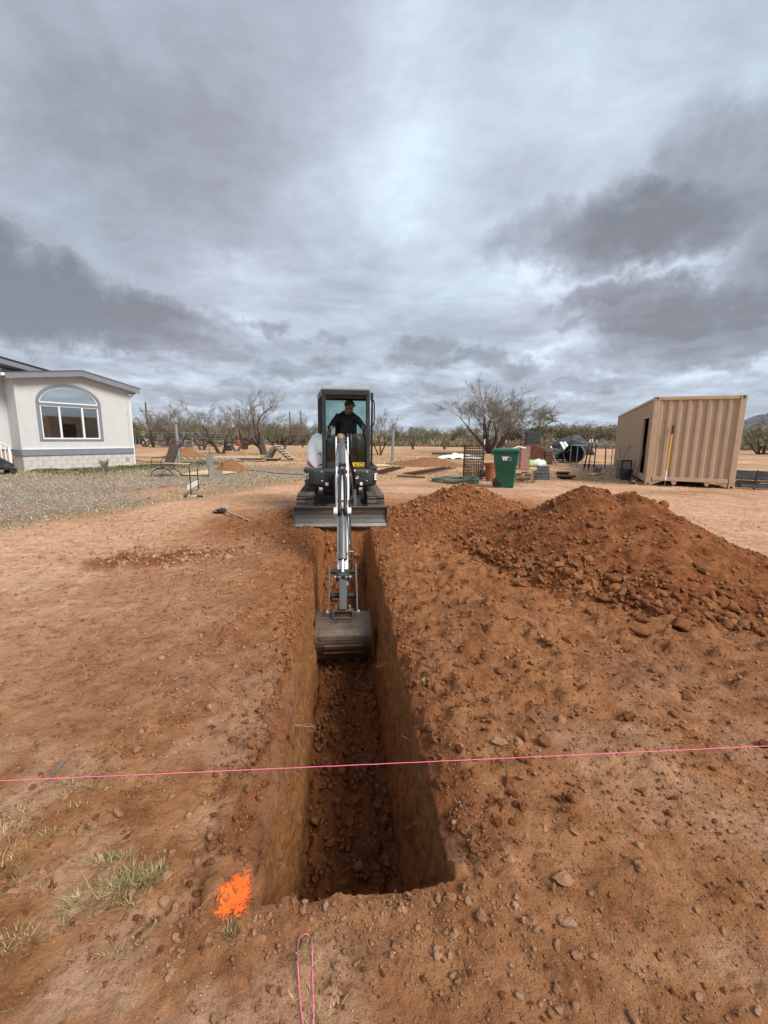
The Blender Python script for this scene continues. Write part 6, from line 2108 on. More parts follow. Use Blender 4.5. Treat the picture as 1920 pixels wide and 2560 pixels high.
M_SCRAP = mat('dark scrap sheet', (0.070, 0.074, 0.080), 0.6, 0.3, var=0.35, scale=4, bump=0.02, bscale=7)
M_HOSEG = mat('green garden hose', (0.115, 0.165, 0.135), 0.5, var=0.2, scale=20)
M_LATT = mat('pinkish lattice', (0.36, 0.19, 0.16), 0.85, var=0.3, scale=10)
M_YELH = mat('yellow fibreglass handle', (0.78, 0.42, 0.02), 0.45, var=0.06)
M_BLUEP = mat('pale blue plastic', (0.16, 0.34, 0.42), 0.5, var=0.1)


def gz(p):
    return ground_z(p.x, p.y)


def onground(px, py, dz=0.0):
    p = spot(px, py)
    for _ in range(3):
        p = spot(px, py, gz(p))
    p.z += dz
    return p


def thing_at(name, p, rz, label, cat, group=None):
    return empty(name, p, rz, label, cat, group)


# ---- strings
def solo(mb, name, m_, label, cat, group=None, **kw):
    o = mb.build(name, m_, None, **kw)
    return tag(o, label, cat, group)


a, b = spot(-260, 1960.5, 0.10), spot(2180, 1850, 0.11)
a, b = a + (a - b) * .35, b + (b - a) * .35
pts = []
for k in range(120):
    t = k / 119
    q = a.lerp(b, t)
    q.z += -0.008 * math.sin(PI * t) + 0.0006 * math.sin(k * 2.1)
    pts.append(q)
sm_ = MB()
sm_.tube(pts, 0.0015, 6)
solo(sm_, 'string_line', M_PINK, 'taut pink string stretched across the trench from side to side', 'string')
base = onground(762, 2345)
lp = []
for (px, py) in ((772, 2620), (758, 2565), (752, 2520), (748, 2470), (745, 2420), (744, 2385), (746, 2362), (751, 2350), (758, 2344), (765, 2342), (772, 2346), (778, 2355), (781, 2372), (781, 2400), (782, 2450), (784, 2510), (784, 2570), (783, 2630)):
    lp.append(onground(px, py, 0.011))
q = []
for i in range(len(lp) - 1):
    p0, p1, p2, p3 = lp[max(i - 1, 0)], lp[i], lp[i + 1], lp[min(i + 2, len(lp) - 1)]
    for k in range(5):
        t = k / 5
        q.append(0.5 * ((2 * p1) + (p2 - p0) * t + (2 * p0 - 5 * p1 + 4 * p2 - p3) * t * t + (3 * p1 - p0 - 3 * p2 + p3) * t ** 3))
solo(MB().tube(q, 0.0015, 6), 'string_loop', M_PINK, 'loop of slack pink string lying on the near ground below the trench end', 'string')


# ---- sprayed marks: thin flakes of paint that follow the ground
def paint(name, label, m_, test, x0, x1, y0, y1, step, lift=0.0025, cover=1.0):
    gx_, gy_ = np.arange(x0, x1, step), np.arange(y0, y1, step)
    X, Y = np.meshgrid(gx_, gy_)
    rr_ = np.random.default_rng(5)
    X = X + rr_.normal(size=X.shape) * step * .2
    Y = Y + rr_.normal(size=X.shape) * step * .2
    s_, t_ = st_of(X, Y)
    wl_, wr_ = half_widths(s_)
    d = test(X, Y)
    d = d + 0.28 * fbm(X / (step * 9), Y / (step * 9), 3, 700) + 0.5 * (rr_.random(X.shape) - 0.5)
    keep = ((d < 0.85) | ((d < 1.55) & (rr_.random(X.shape) < 0.80 - 0.45 * d))) & ~((s_ > S0 - 0.004) & (t_ > -wl_ - 0.012) & (t_ < wr_))
    keep &= (rr_.random(X.shape) < cover)
    nc = len(gx_)
    a_ = np.arange(len(gy_) - 1)[:, None] * nc + np.arange(nc - 1)[None, :]
    qd = np.stack([a_, a_ + 1, a_ + nc + 1, a_ + nc], axis=-1).reshape(-1, 4)
    qd = qd[keep.ravel()[qd].all(axis=1)]
    Zc = ground_h(X, Y) + lift
    Zc = Zc - lip_drop(s_, t_)
    used = np.unique(qd)
    rm_ = np.zeros(X.size, dtype=np.int64); rm_[used] = np.arange(len(used))
    co = np.stack([X.ravel(), Y.ravel(), Zc.ravel()], axis=-1)[used]
    o = link_mesh(name, mesh_np(name, co, rm_[qd], [m_], smooth=True))
    return tag(o, label, 'paint mark')


p0, p1 = spot(571, 2300), spot(605, 2176)
ax = (p1 - p0).normalized()


def orange_test(X, Y):
    u = (X - p0.x) * ax.x + (Y - p0.y) * ax.y
    v = -(X - p0.x) * ax.y + (Y - p0.y) * ax.x
    L = (p1 - p0).length
    wdt = np.interp(u / L, [-0.2, 0, .25, .6, 1.0, 1.15], [.022, .050, .058, .050, .032, .014])
    return np.maximum(np.abs(v + .003) / wdt, np.abs(u - L * .48) / (L * .66))


paint('paint_mark', 'bright orange spray paint spot at the near left corner of the trench', M_ORANGE, orange_test, p0.x - .10, p0.x + .14, p0.y - .08, p0.y + .2, 0.0022, 0.0025, 0.985)
for (pa, pb, wd, lab) in (((392, 1216), (448, 1213), 0.20, 'longer pink paint streak on the gravel below the patio chair'), ((416, 1228), (446, 1226), 0.13, 'shorter pink paint streak on the gravel nearer to the camera than the longer one')):
    A, B = spot(*pa), spot(*pb)

    def ptest(X, Y, A=A, B=B, wd=wd):
        L = (B - A).length
        d = (B - A).normalized()
        u = (X - A.x) * d.x + (Y - A.y) * d.y
        v = -(X - A.x) * d.y + (Y - A.y) * d.x
        return np.maximum(np.abs(v) / wd, np.abs(u - L / 2) / (L / 2)) * 0.9
    paint('paint_mark', lab, M_PINKP, ptest, min(A.x, B.x) - .2, max(A.x, B.x) + .2, min(A.y, B.y) - .4, max(A.y, B.y) + .4, 0.025, 0.022, 0.90)
A, B = spot(1632, 1233), spot(1765, 1239)


def otest(X, Y):
    L = (B - A).length
    d = (B - A).normalized()
    u = (X - A.x) * d.x + (Y - A.y) * d.y
    v = -(X - A.x) * d.y + (Y - A.y) * d.x
    return np.maximum(np.abs(v) / 0.045, np.abs(u - L / 2) / (L / 2)) * 0.9


paint('paint_mark', 'long faint orange paint line on the dirt in front of the tan container', M_ORANGE, otest, min(A.x, B.x) - .1, max(A.x, B.x) + .1, min(A.y, B.y) - .2, max(A.y, B.y) + .2, 0.02, 0.008, 0.93)

# ---- shovel
S_a, S_b = onground(556, 1284, 0.03), onground(624, 1306, 0.035)
sh = thing_at('shovel', (S_a.x, S_a.y, gz(S_a)), math.atan2((S_b - S_a).y, (S_b - S_a).x), 'shovel with black blade and wooden handle lying on the bare dirt', 'shovel')
L_ = (S_b - S_a).length
MB().tube([(0.05, 0, 0.075), (0.25, 0, 0.06), (L_, 0, 0.022)], [0.018, 0.020, 0.019], 10).build('handle', M_WOOD, sh, auto=40)
bd = MB()
rings = []
for (x, hw, z) in ((0.08, 0.03, 0.085), (0.0, 0.10, 0.10), (-0.10, 0.125, 0.075), (-0.22, 0.105, 0.04), (-0.31, 0.03, 0.012)):
    rings.append([(x, -hw, z - 0.025), (x, -hw * .5, z + 0.008), (x, 0, z), (x, hw * .5, z + 0.008), (x, hw, z - 0.025), (x, hw * .5, z + 0.004), (x, 0, z - 0.004), (x, -hw * .5, z + 0.004)])
bd.loft(rings)
bd.build('blade', M_CART, sh, auto=50)
MB().tube([(-0.02, 0, 0.10), (0.22, 0, 0.066)], [0.024, 0.022], 10).build('socket', M_CART, sh, auto=40)

# ---- mallet lying by the stakes, stakes and batter board
m0, m1 = onground(465, 1244, 0.03), onground(511, 1243, 0.03)
mr = thing_at('hand_tool', (m0.x, m0.y, gz(m0)), math.atan2((m1 - m0).y, (m1 - m0).x), 'long handled tool with pale wooden shaft and dark grip lying below the iron stakes', 'hand tool')
L_ = (m1 - m0).length
MB().tube([(0.03, 0, .03), (L_ * .60, 0, .03)], 0.022, 10).build('shaft', M_PALEW, mr, auto=40)
MB().tube([(L_ * .60, 0, .03), (L_ * .95, 0, .03)], 0.026, 10).build('grip', mat('dark violet grip', (0.05, 0.04, 0.07), 0.6), mr, auto=40)
MB().cyl((L_ * .95, 0, .03), (L_, 0, .03), 0.024, 10).build('end_cap', M_PALEW, mr)
MB().box((0.0, 0, .035), (0.09, 0.07, 0.06)).build('head', M_IRON, mr, bevel=0.012)
for (px, py, top, lab) in ((478, 1238, 1168, 'rusty iron stake, the nearer of two holding the white board'), (497, 1227, 1171, 'rusty iron stake, the farther of two holding the white board')):
    p = onground(px, py)
    h_ = at(px - 1, top, p.y).z
    solo(MB().tube([(p.x, p.y, p.z - .15), (p.x - .005, p.y, h_)], 0.017, 8), 'iron_stake', M_RUST, lab, 'stake', 'iron stakes of the batter board', auto=40)
pa, pb = onground(478, 1238), onground(497, 1227)
za, zb_ = at(476, 1213, pa.y).z, at(499, 1203, pb.y).z
d_ = (pb - pa); d_.z = 0
pa2, pb2 = pa - d_ * .25 + Vector((0, 0.03, 0)), pb + d_ * .12 + Vector((0, 0.03, 0))
bb = MB().bar((pa2.x - .03, pa2.y, za - .04), (pb2.x - .03, pb2.y, zb_ - .04), 0.025, 0.12)
solo(bb, 'batter_board', M_WHITE, 'narrow white board fixed between the two iron stakes', 'board', bevel=0.003)

# ---- stacked concrete blocks, plywood, steel post, mound
def cblock(name, c, rz, label, tilt=0.0, tall=False):
    o = MB()
    w_, d2, h_ = (0.19, 0.19, 0.39) if tall else (0.39, 0.19, 0.19)
    t = 0.032
    # a hollow block: shell with two cores open at the top
    o.box((0, -d2 / 2 + t / 2, h_ / 2), (w_, t, h_)); o.box((0, d2 / 2 - t / 2, h_ / 2), (w_, t, h_))
    o.box((-w_ / 2 + t / 2, 0, h_ / 2), (t, d2 - 2 * t, h_)); o.box((w_ / 2 - t / 2, 0, h_ / 2), (t, d2 - 2 * t, h_))
    if tall:
        o.box((0, 0, h_ / 2), (w_ - 2 * t, d2 - 2 * t, t))
    else:
        o.box((0, 0, h_ / 2), (t, d2 - 2 * t, h_))
    ob = o.build(name, M_CONC)
    ob.location = c
    ob.rotation_euler = (0, tilt, rz)
    return tag(ob, label, 'concrete block', 'stacked concrete blocks')


q = onground(529, 1191)
cblock('concrete_block', (q.x, q.y, q.z), 0.5, 'lower grey concrete block standing on end, under another block', 0, True)
cblock('concrete_block', (q.x + .17, q.y + .06, q.z), 0.25, 'short grey concrete block lying against the right of the upright blocks', 0, False)
cblock('concrete_block', (q.x - .03, q.y + .02, q.z + .393), 0.15, 'upper grey concrete block standing on end on top of another block', 0, True)
rb = MB().tube([(q.x - .03, q.y + .02, q.z + .70), (q.x - .05, q.y + .03, q.z + 1.18)], 0.010, 8)
solo(rb, 'rebar', M_RUST, 'thin rusty rebar standing up out of the concrete block stack', 'rebar')
for (cs, lab) in ((((448, 1189), (527, 1176), (592, 1183), (533, 1191)), 'bright plywood sheet lying on the gravel behind the concrete blocks'),
                  (((905, 1163), (962, 1162), (975, 1166), (930, 1169)), 'pale plywood strip lying at the foot of the right hand steel post')):
    P_ = [onground(x, y, 0.05) for x, y in cs]
    mb = MB()
    mb.add([(p.x, p.y, p.z) for p in P_] + [(p.x, p.y, p.z - 0.02) for p in P_], [(0, 1, 2, 3), (7, 6, 5, 4), (0, 4, 5, 1), (1, 5, 6, 2), (2, 6, 7, 3), (3, 7, 4, 0)])
    solo(mb, 'plywood_sheet', M_PLYW, lab, 'plywood')
for (px, py, top, lean, lab) in ((448, 1158, 1061, -9, 'tall grey steel pipe post leaning behind the patio chair'), (981, 1157, 1074, 2, 'grey steel pipe post standing in the yard right of the excavator')):
    p = onground(px, py)
    tp = at(px + lean, top, p.y)
    o = empty('pipe_post', (p.x, p.y, p.z), 0, lab, 'post')
    v = (tp - p)
    MB().tube([(0, 0, -.2), (v.x, 0, v.z)], 0.085, 14).build('pipe', M_GALV, o, auto=40)
    MB().tube([(0, 0, -.05), (0, 0, .10)], 0.11, 12).build('footing', M_CONC, o, auto=40)
pw = onground(969, 1158, 0.06)
solo(MB().box((pw.x + .25, pw.y - .3, pw.z + .02), (1.7, 0.14, 0.04), rz=0.1), 'wood_plank', M_PALEW, 'pale plank lying at the foot of the right hand steel post', 'plank', bevel=0.004)


def mound(name, px, py, rx, ry, h_, seed, label):
    c = onground(px, py)
    n = 60
    gx_, gy_ = np.linspace(-1.3, 1.3, n), np.linspace(-1.3, 1.3, n)
    X, Y = np.meshgrid(gx_, gy_)
    r2 = np.sqrt(X * X + Y * Y)
    Z = h_ * (np.exp(-(r2 * 1.45) ** 2) * 1.15 - 0.10) + h_ * 0.20 * fbm(X * 2.2, Y * 2.2, 4, seed) * np.exp(-r2 ** 2) + 0.03 * fbm(X * 9, Y * 9, 2, seed + 3) - 0.03
    x, y = c.x + X * rx, c.y + ry * 0.8 + Y * ry
    co = np.stack([x, y, ground_h(x, y) + Z], axis=-1).reshape(-1, 3)
    a_ = np.arange(n - 1)[:, None] * n + np.arange(n - 1)[None, :]
    qd = np.stack([a_, a_ + 1, a_ + n + 1, a_ + n], axis=-1).reshape(-1, 4)
    o = link_mesh(name, mesh_np(name, co, qd, [MAT_MOUND], smooth=True))
    tag(o, label, 'dirt pile')


mound('dirt_mound', 563, 1181, 0.85, 0.9, 0.50, 801, 'small brown dirt mound behind the bright plywood sheet')
mound('dirt_mound', 440, 1146, 1.6, 1.5, 0.62, 805, 'orange brown dirt mound behind the tall leaning pipe post')
mound('dirt_mound', 1080, 1166, 2.1, 1.4, 0.42, 809, 'low spread out dirt mound beside the white tarp')
mound('dirt_mound', 1010, 1163, 1.2, 1.2, 0.18, 813, 'flat dirt spill left of the low spread out mound')

# ---- patio rocker
pc = onground(424, 1190)
ch = thing_at('patio_chair', (pc.x, pc.y, pc.z), math.radians(-32), 'brown metal patio rocker with sling back standing on the gravel', 'chair')
sbk = MB()
sbk.add([(-0.27, 0.02, 0.46), (0.27, 0.02, 0.46), (0.27, 0.30, 1.16), (-0.27, 0.30, 1.16), (-0.27, 0.032, 0.455), (0.27, 0.032, 0.455), (0.27, 0.312, 1.155), (-0.27, 0.312, 1.155)], [(0, 1, 2, 3), (7, 6, 5, 4), (0, 4, 5, 1), (1, 5, 6, 2), (2, 6, 7, 3), (3, 7, 4, 0)])
sbk.build('backrest', M_SLING, ch)
MB().box((0, -0.24, 0.44), (0.56, 0.50, 0.02)).build('seat', M_SLING, ch, bevel=0.005)
frm = MB()
for sx in (-1, 1):
    frm.tube([(sx * .29, -0.48, 0.43), (sx * .29, 0.0, 0.44), (sx * .29, 0.31, 1.18)], 0.014, 8)
frm.tube([(-.29, 0.31, 1.18), (-.15, 0.34, 1.25), (0, 0.35, 1.27), (.15, 0.34, 1.25), (.29, 0.31, 1.18)], 0.014, 8)
frm.tube([(-.29, -0.48, 0.43), (.29, -0.48, 0.43)], 0.014, 8)
frm.build('frame', M_PATIO, ch)
for k in range(4):
    x = -.2 + k * .133
    MB().tube([(x, 0.31, 1.18), (x + .05, 0.325, 1.215), (x, 0.34, 1.25)], 0.009, 6).build('scroll', M_PATIO, ch)
for sx in (-1, 1):
    MB().tube([(sx * .31, 0.12, 0.70), (sx * .33, -0.10, 0.68), (sx * .33, -0.40, 0.67), (sx * .32, -0.47, 0.60), (sx * .30, -0.47, 0.44)], 0.014, 8).build('armrest', M_PATIO, ch)
    MB().tube([(sx * .29, 0.05, 0.43), (sx * .29, 0.02, 0.34), (sx * .29, -0.08, 0.30), (sx * .29, -0.15, 0.35), (sx * .29, -0.10, 0.43)], 0.012, 8).build('spring', M_PATIO, ch)
    MB().tube([(sx * .30, 0.33, 0.02), (sx * .30, 0.20, 0.17), (sx * .30, 0.02, 0.27), (sx * .30, -0.25, 0.28), (sx * .30, -0.45, 0.18), (sx * .30, -0.55, 0.02)], 0.016, 8).build('leg', M_PATIO, ch)
bdp = onground(440, 1180, 0.0)
solo(MB().box((pc.x + .30, pc.y - .15, pc.z + .475), (1.05, 0.24, 0.03), rz=-0.15), 'wood_plank', M_PALEW, 'pale plank laid across the seat of the patio rocker', 'plank', bevel=0.003)
rk = MB()
for k in range(5):
    rk.tube([(pc.x + .35 + .12 * k, pc.y + 0.25 - .02 * k, pc.z), (pc.x + .35 + .12 * k, pc.y + 0.25 - .02 * k, pc.z + .42)], 0.010, 6)

# ---- timber frames on the ground, left of the excavator
t0 = onground(455, 1155)
tf = thing_at('timber_rack', (t0.x, t0.y, t0.z), 0.12, 'slatted timber rack lying on the ground beside the leaning pipe post', 'timber rack')
for y in (0, 0.55):
    MB().box((1.3, y, 0.12), (3.3, 0.09, 0.09)).build('rail', M_GREYW, tf)
for k in range(9):
    MB().box((0.0 + k * .33, 0.27, 0.185), (0.14, 0.75, 0.035), rz=0.5).build('slat', M_PALEW, tf)
t1 = onground(535, 1152)
tf2 = thing_at('timber_stack', (t1.x, t1.y, t1.z), 0.02, 'flat stack of boards with a pale top lying behind the small dirt mound', 'timber stack')
for k in range(3):
    MB().box((1.25, 0.35 + .02 * k, 0.05 + k * 0.075), (3.3 - .3 * k, 0.8 - .1 * k, 0.065)).build('board', [M_GREYW, M_CART, M_PLYW][k], tf2)
pl = onground(690, 1152)
lg = onground(667, 1148)
lt = at(693, 1112, lg.y)
lo = MB().tube([(lg.x, lg.y, lg.z - .05), (lg.x + (lt.x - lg.x) * .5, lg.y, lg.z + (lt.z - lg.z) * .5), (lt.x, lg.y, lt.z)], [0.26, 0.22, 0.19], 12)
solo(lo, 'leaning_log', M_LOGB, 'thick grey log propped up at a slant under the wooden step ladder', 'log', auto=50)
sa, sb = at(691, 1117, lg.y - .4), onground(733, 1152)
stp = thing_at('step_ladder', (0, 0, 0), 0, 'wooden step ladder sloping down to the right from the leaning log', 'ladder')
dv = Vector((sb.x, sb.y - .2, sb.z)) - sa
for yo in (-.35, .35):
    MB().bar(sa + Vector((0, yo, 0)), sa + dv + Vector((0, yo, 0)), 0.06, 0.16).build('stringer', M_GREYW, stp)
for k in range(6):
    c = sa + dv * ((k + .4) / 6)
    MB().box((c.x + .03, c.y, c.z + .13), (0.30, 0.80, 0.05)).build('tread', M_PALEW, stp)
pb_ = onground(646, 1152)
pal = thing_at('wood_pallet', (pb_.x, pb_.y, pb_.z), 0.0, 'low wooden pallet lying at the foot of the leaning log', 'pallet')
for k in range(6):
    MB().box((0.05 + k * .21, 0.4, 0.14), (0.13, 0.9, 0.03)).build('slat', M_WOOD, pal)
for y in (0.05, 0.45, 0.8):
    MB().box((0.55, y, 0.06), (1.25, 0.08, 0.11)).build('runner', M_RUST, pal)
tb_ = onground(567, 1127)
tt = thing_at('tyre_stack', (tb_.x, tb_.y, tb_.z), 0, 'two black tyres stacked by the trees with a white stake behind', 'tyres')
for k in range(2):
    MB().lathe((0.15, 0, 0.02 + k * .28), [(0.22, 0.02), (0.33, 0), (0.40, .06), (0.41, .14), (0.40, .2), (0.33, .26), (0.22, .24)], 20).build('tyre', M_RUBBER, tt, auto=50)
ws = onground(566, 1120)
solo(MB().box((ws.x, ws.y, ws.z + .42), (0.09, 0.04, 0.85)), 'white_stake', M_WHITE, 'short white stake standing behind the two stacked tyres', 'stake')
rd = onground(598, 1115)
solo(MB().lathe((rd.x, rd.y, rd.z), [(0.35, 0), (0.42, 0.1), (0.42, 0.8), (0.35, 0.9)], 14), 'red_drum', mat('faded red', (0.28, 0.07, 0.06), 0.7), 'faded red drum standing behind the forked dead tree', 'drum', auto=40)
bdr = onground(667, 1110)
solo(MB().tube([(bdr.x - .45, bdr.y, bdr.z + .42), (bdr.x + .5, bdr.y + .1, bdr.z + .42)], 0.33, 14), 'blue_barrel', M_BLUEP, 'pale blue barrel lying on its side behind the big leafless tree', 'barrel', auto=40)
# black cable across the yard and cord from the house
cb = MB()
cpts = [onground(x, y, 0.012) for x, y in ((600, 1174), (640, 1178), (680, 1183), (720, 1186), (760, 1187), (790, 1189))]
cb.tube(cpts, 0.022, 6)
solo(cb, 'black_pipe', M_HOSE, 'thin black pipe lying on the straw ground between the mound and the excavator', 'pipe')
cb = MB()
cb.tube([onground(x, y, 0.012) for x, y in ((338, 1150), (352, 1152), (368, 1155), (392, 1156), (420, 1157))], 0.03, 6)
solo(cb, 'power_cable', M_HOSE, 'black power cable lying on the ground right of the house corner', 'cable')

# ---- wheeled bin
bp0, bp1 = onground(1252, 1217), onground(1283, 1222)
BW_ = 0.60
bc = onground(1262, 1218)
wb = thing_at('wheeled_bin', (bc.x, bc.y, bc.z), math.radians(-18), 'green wheeled rubbish bin with white lettering and one black wheel showing', 'bin')
SB = 1.12
prof = [(0.0, .235, .25), (0.10, .245, .262), (0.62, .285, .315), (0.63, .29, .32), (0.72, .315, .345), (0.98, .325, .36)]
bb_ = MB()
rings = []
for z, hx, hy in prof:
    hx *= SB; hy *= SB
    c_ = 0.045
    yo = (z / .98) * -0.03
    rings.append([(hx - c_, -hy + yo, z * SB), (hx, -hy + c_ + yo, z * SB), (hx, hy - c_ + yo, z * SB), (hx - c_, hy + yo, z * SB), (-hx + c_, hy + yo, z * SB), (-hx, hy - c_ + yo, z * SB), (-hx, -hy + c_ + yo, z * SB), (-hx + c_, -hy + yo, z * SB)])
bb_.loft(rings)
bb_.build('body', M_BIN, wb, auto=35)
ld = MB()
rings = []
for z, hx, hy in ((0.975, .345, .385), (1.03, .355, .395), (1.055, .34, .38), (1.085, .25, .28)):
    hx *= SB; hy *= SB
    rings.append([(hx, -hy - .03, z * SB), (hx, hy - .03, z * SB), (-hx - (.05 if z < 1.06 else 0), hy - .03, z * SB), (-hx - (.05 if z < 1.06 else 0), -hy - .03, z * SB)])
ld.loft(rings)
ld.build('lid', M_BIN, wb, bevel=0.015)
MB().tube([(-.40, -.25, 1.02), (-.44, -.22, 1.00), (-.44, .22, 1.00), (-.40, .25, 1.02)], 0.016, 8).build('handle', M_BIN, wb)
for y in (-.315, .25):
    wl_ = MB().lathe((-.235, y, .135), [(0.02, 0), (0.10, 0.0), (0.105, .012), (0.132, .012), (0.138, .03), (0.132, .055), (0.02, .06)], 24, 'Y').build('wheel', M_RUBBER, wb, auto=40)
    for k in range(5):
        a = k * 2 * PI / 5
        MB().bar((-.235 + math.cos(a) * .02, y - .004, .135 + math.sin(a) * .02), (-.235 + math.cos(a) * .095, y - .004, .135 + math.sin(a) * .095), .018, .008).build('spoke', M_CART, wl_)
arc_ = MB()
for k in range(9):
    a0, a1 = PI * k / 9 - .3, PI * (k + 1) / 9 - .3
    arc_.prism([(math.cos(a0) * .145, math.sin(a0) * .145), (math.cos(a1) * .145, math.sin(a1) * .145), (math.cos(a1) * .185, math.sin(a1) * .185), (math.cos(a0) * .185, math.sin(a0) * .185)], -.30, -.26, lambda u, v, h: (-.235 + u, h, .135 + v))
arc_.build('wheel_arch', M_BIN, wb)
yf = -.425
text_obj('lettering', 'W', 0.155, M_DECW, wb, (-0.035, yf, .91), (PI / 2 + .09, 0, 0), 0.002, 0.12, 0.012)
text_obj('lettering', 'M', 0.105, M_DECW, wb, (0.095, yf + .001, .917), (PI / 2 + .09, 0, 0), 0.0015, 0.10, -0.004)
fr2 = MB()
for (a, b) in (((0.035, .962), (0.15, .962)), ((0.15, .962), (0.165, .865)), ((-.085, .857), (0.165, .857))):
    fr2.bar((a[0], yf - .002, a[1]), (b[0], yf - .002, b[1]), 0.004, 0.009 if a[1] > .9 else 0.016, up=(0, 1, 0))
fr2.build('logo_line', M_DECW, wb)
wh = MB()
tpt = Vector((bc.x, bc.y, bc.z))
wR = Matrix.Rotation(math.radians(-18), 3, 'Z')
pts = [tpt + wR @ Vector(p) for p in ((-.22, -.30, 1.13), (0.02, -.28, 1.135), (.10, -.1, 1.16), (.22, 0.05, 1.22), (.33, .12, 1.27), (.43, .15, 1.245), (.55, .2, 1.22))]
wh.tube(pts, 0.022, 8)
solo(wh, 'white_hose', M_TARP, 'white hose draped over the lid of the green wheeled bin', 'hose')

# ---- wire cage, stakes, pots behind the bin
cg = onground(1181, 1197)
cage = thing_at('wire_cage', (cg.x, cg.y, cg.z), 0, 'upright roll of rusty welded wire mesh standing left of the green bin', 'wire mesh')
R_c, H_c = 0.36, 1.26
wv = MB()
for k in range(26):
    a = 2 * PI * k / 26
    wv.tube([(R_c * math.cos(a), R_c * math.sin(a), 0), (R_c * math.cos(a), R_c * math.sin(a), H_c)], 0.009, 4)
o = wv.build('upright_wires', M_WIRE, cage); o['kind'] = 'stuff'
for k in range(13):
    z = .02 + k * (H_c - .04) / 12
    MB().tube([(R_c * math.cos(a), R_c * math.sin(a), z) for a in [2 * PI * j / 24 for j in range(25)]], 0.010, 4).build('hoop', M_WIRE, cage)
R2c = 0.30
for k in range(5):
    z = .05 + k * .10
    MB().tube([(0.04 + R2c * math.cos(a), R2c * math.sin(a), z + .02 * math.sin(3 * a)) for a in [2 * PI * j / 24 for j in range(25)]], 0.008, 4).build('hoop', M_WIRE, cage)
for (px, py, top, lab, wht) in ((1208, 1175, 1101, 'rusty fence stake with white tip right beside the wire mesh roll', True), (1263, 1140, 1102, 'white tipped fence stake far behind the green bin', True)):
    p = onground(px, py)
    zt_ = at(px, top, p.y).z
    o = empty('fence_stake', (p.x, p.y, p.z), 0, lab, 'stake')
    MB().box((0, 0, (zt_ - p.z) / 2), (0.035, 0.035, zt_ - p.z)).build('stake', M_RUST, o)
    MB().box((0, 0, zt_ - p.z - .06), (0.045, 0.045, 0.24)).build('tip', M_WHITE, o)
pt = onground(1229, 1207)
pot = MB().lathe((pt.x + .05, pt.y + .5, pt.z), [(0.13, 0), (0.185, .52), (0.21, .525), (0.23, .66), (0.20, .66), (0.16, .5)], 22)
solo(pot, 'terracotta_pot', M_TERRA, 'tall terracotta pot half hidden behind the left side of the green bin', 'pot', auto=40)
cr = onground(1216, 1199)
ct = MB()
for k in range(34):
    a = random.random() * 6.28; r0 = random.uniform(.05, .3)
    p_ = [Vector((cr.x + r0 * math.cos(a + t), cr.y + .3 + r0 * math.sin(a + t), cr.z + .04 + random.uniform(0, .3) + .05 * math.sin(3 * t))) for t in (0, .6, 1.2, 1.9, 2.5)]
    ct.tube(p_, 0.008, 4)
o = solo(ct, 'wire_tangle', M_WIRE, 'dark tangle of loose wire on the ground between wire mesh roll and pot', 'wire')
# pinkish lattice panels behind the bin
for k, (px0, py0, px1, py1, top, lab) in enumerate(((1288, 1170, 1300, 1172, 1116, 'narrow pink brown lattice panel just right of the green bin'), (1300, 1172, 1318, 1176, 1115, 'wider pink brown lattice panel behind the green bin'))):
    A, B = onground(px0, py0), onground(px1, py1)
    zt_ = at(px1, top, B.y).z
    d = (B - A); d.z = 0
    rz = math.atan2(d.y, d.x)
    lt_ = thing_at('lattice_panel', (A.x, A.y, A.z), rz, lab, 'lattice')
    Lw = max(d.length, .25) * 1.2
    Hh = zt_ - A.z
    for sgn in (-1, 1):
        n_ = int((Lw + Hh) / .14)
        for j in range(n_):
            u0 = -Hh + j * .14 if sgn > 0 else j * .14
            # strip from (u0,0) to (u0+sgn*Hh, Hh), clipped to the panel
            z0, z1 = 0.0, Hh
            if sgn > 0:
                lo_, hi_ = max(0, -u0), min(Hh, Lw - u0)
            else:
                lo_, hi_ = max(0, u0 - Lw), min(Hh, u0)
            if hi_ - lo_ < .05:
                continue
            MB().bar((u0 + sgn * lo_, 0.012 * sgn, lo_), (u0 + sgn * hi_, 0.012 * sgn, hi_), 0.012, 0.032, up=(0, 1, 0)).build('lath', M_LATT, lt_)
    for (a, b) in (((0, 0), (0, Hh)), ((Lw, 0), (Lw, Hh)), ((0, 0), (Lw, 0)), ((0, Hh), (Lw, Hh))):
        MB().bar((a[0], -0.03, a[1]), (b[0], -0.03, b[1]), 0.02, 0.06, up=(0, 1, 0)).build('frame', M_LATT, lt_)
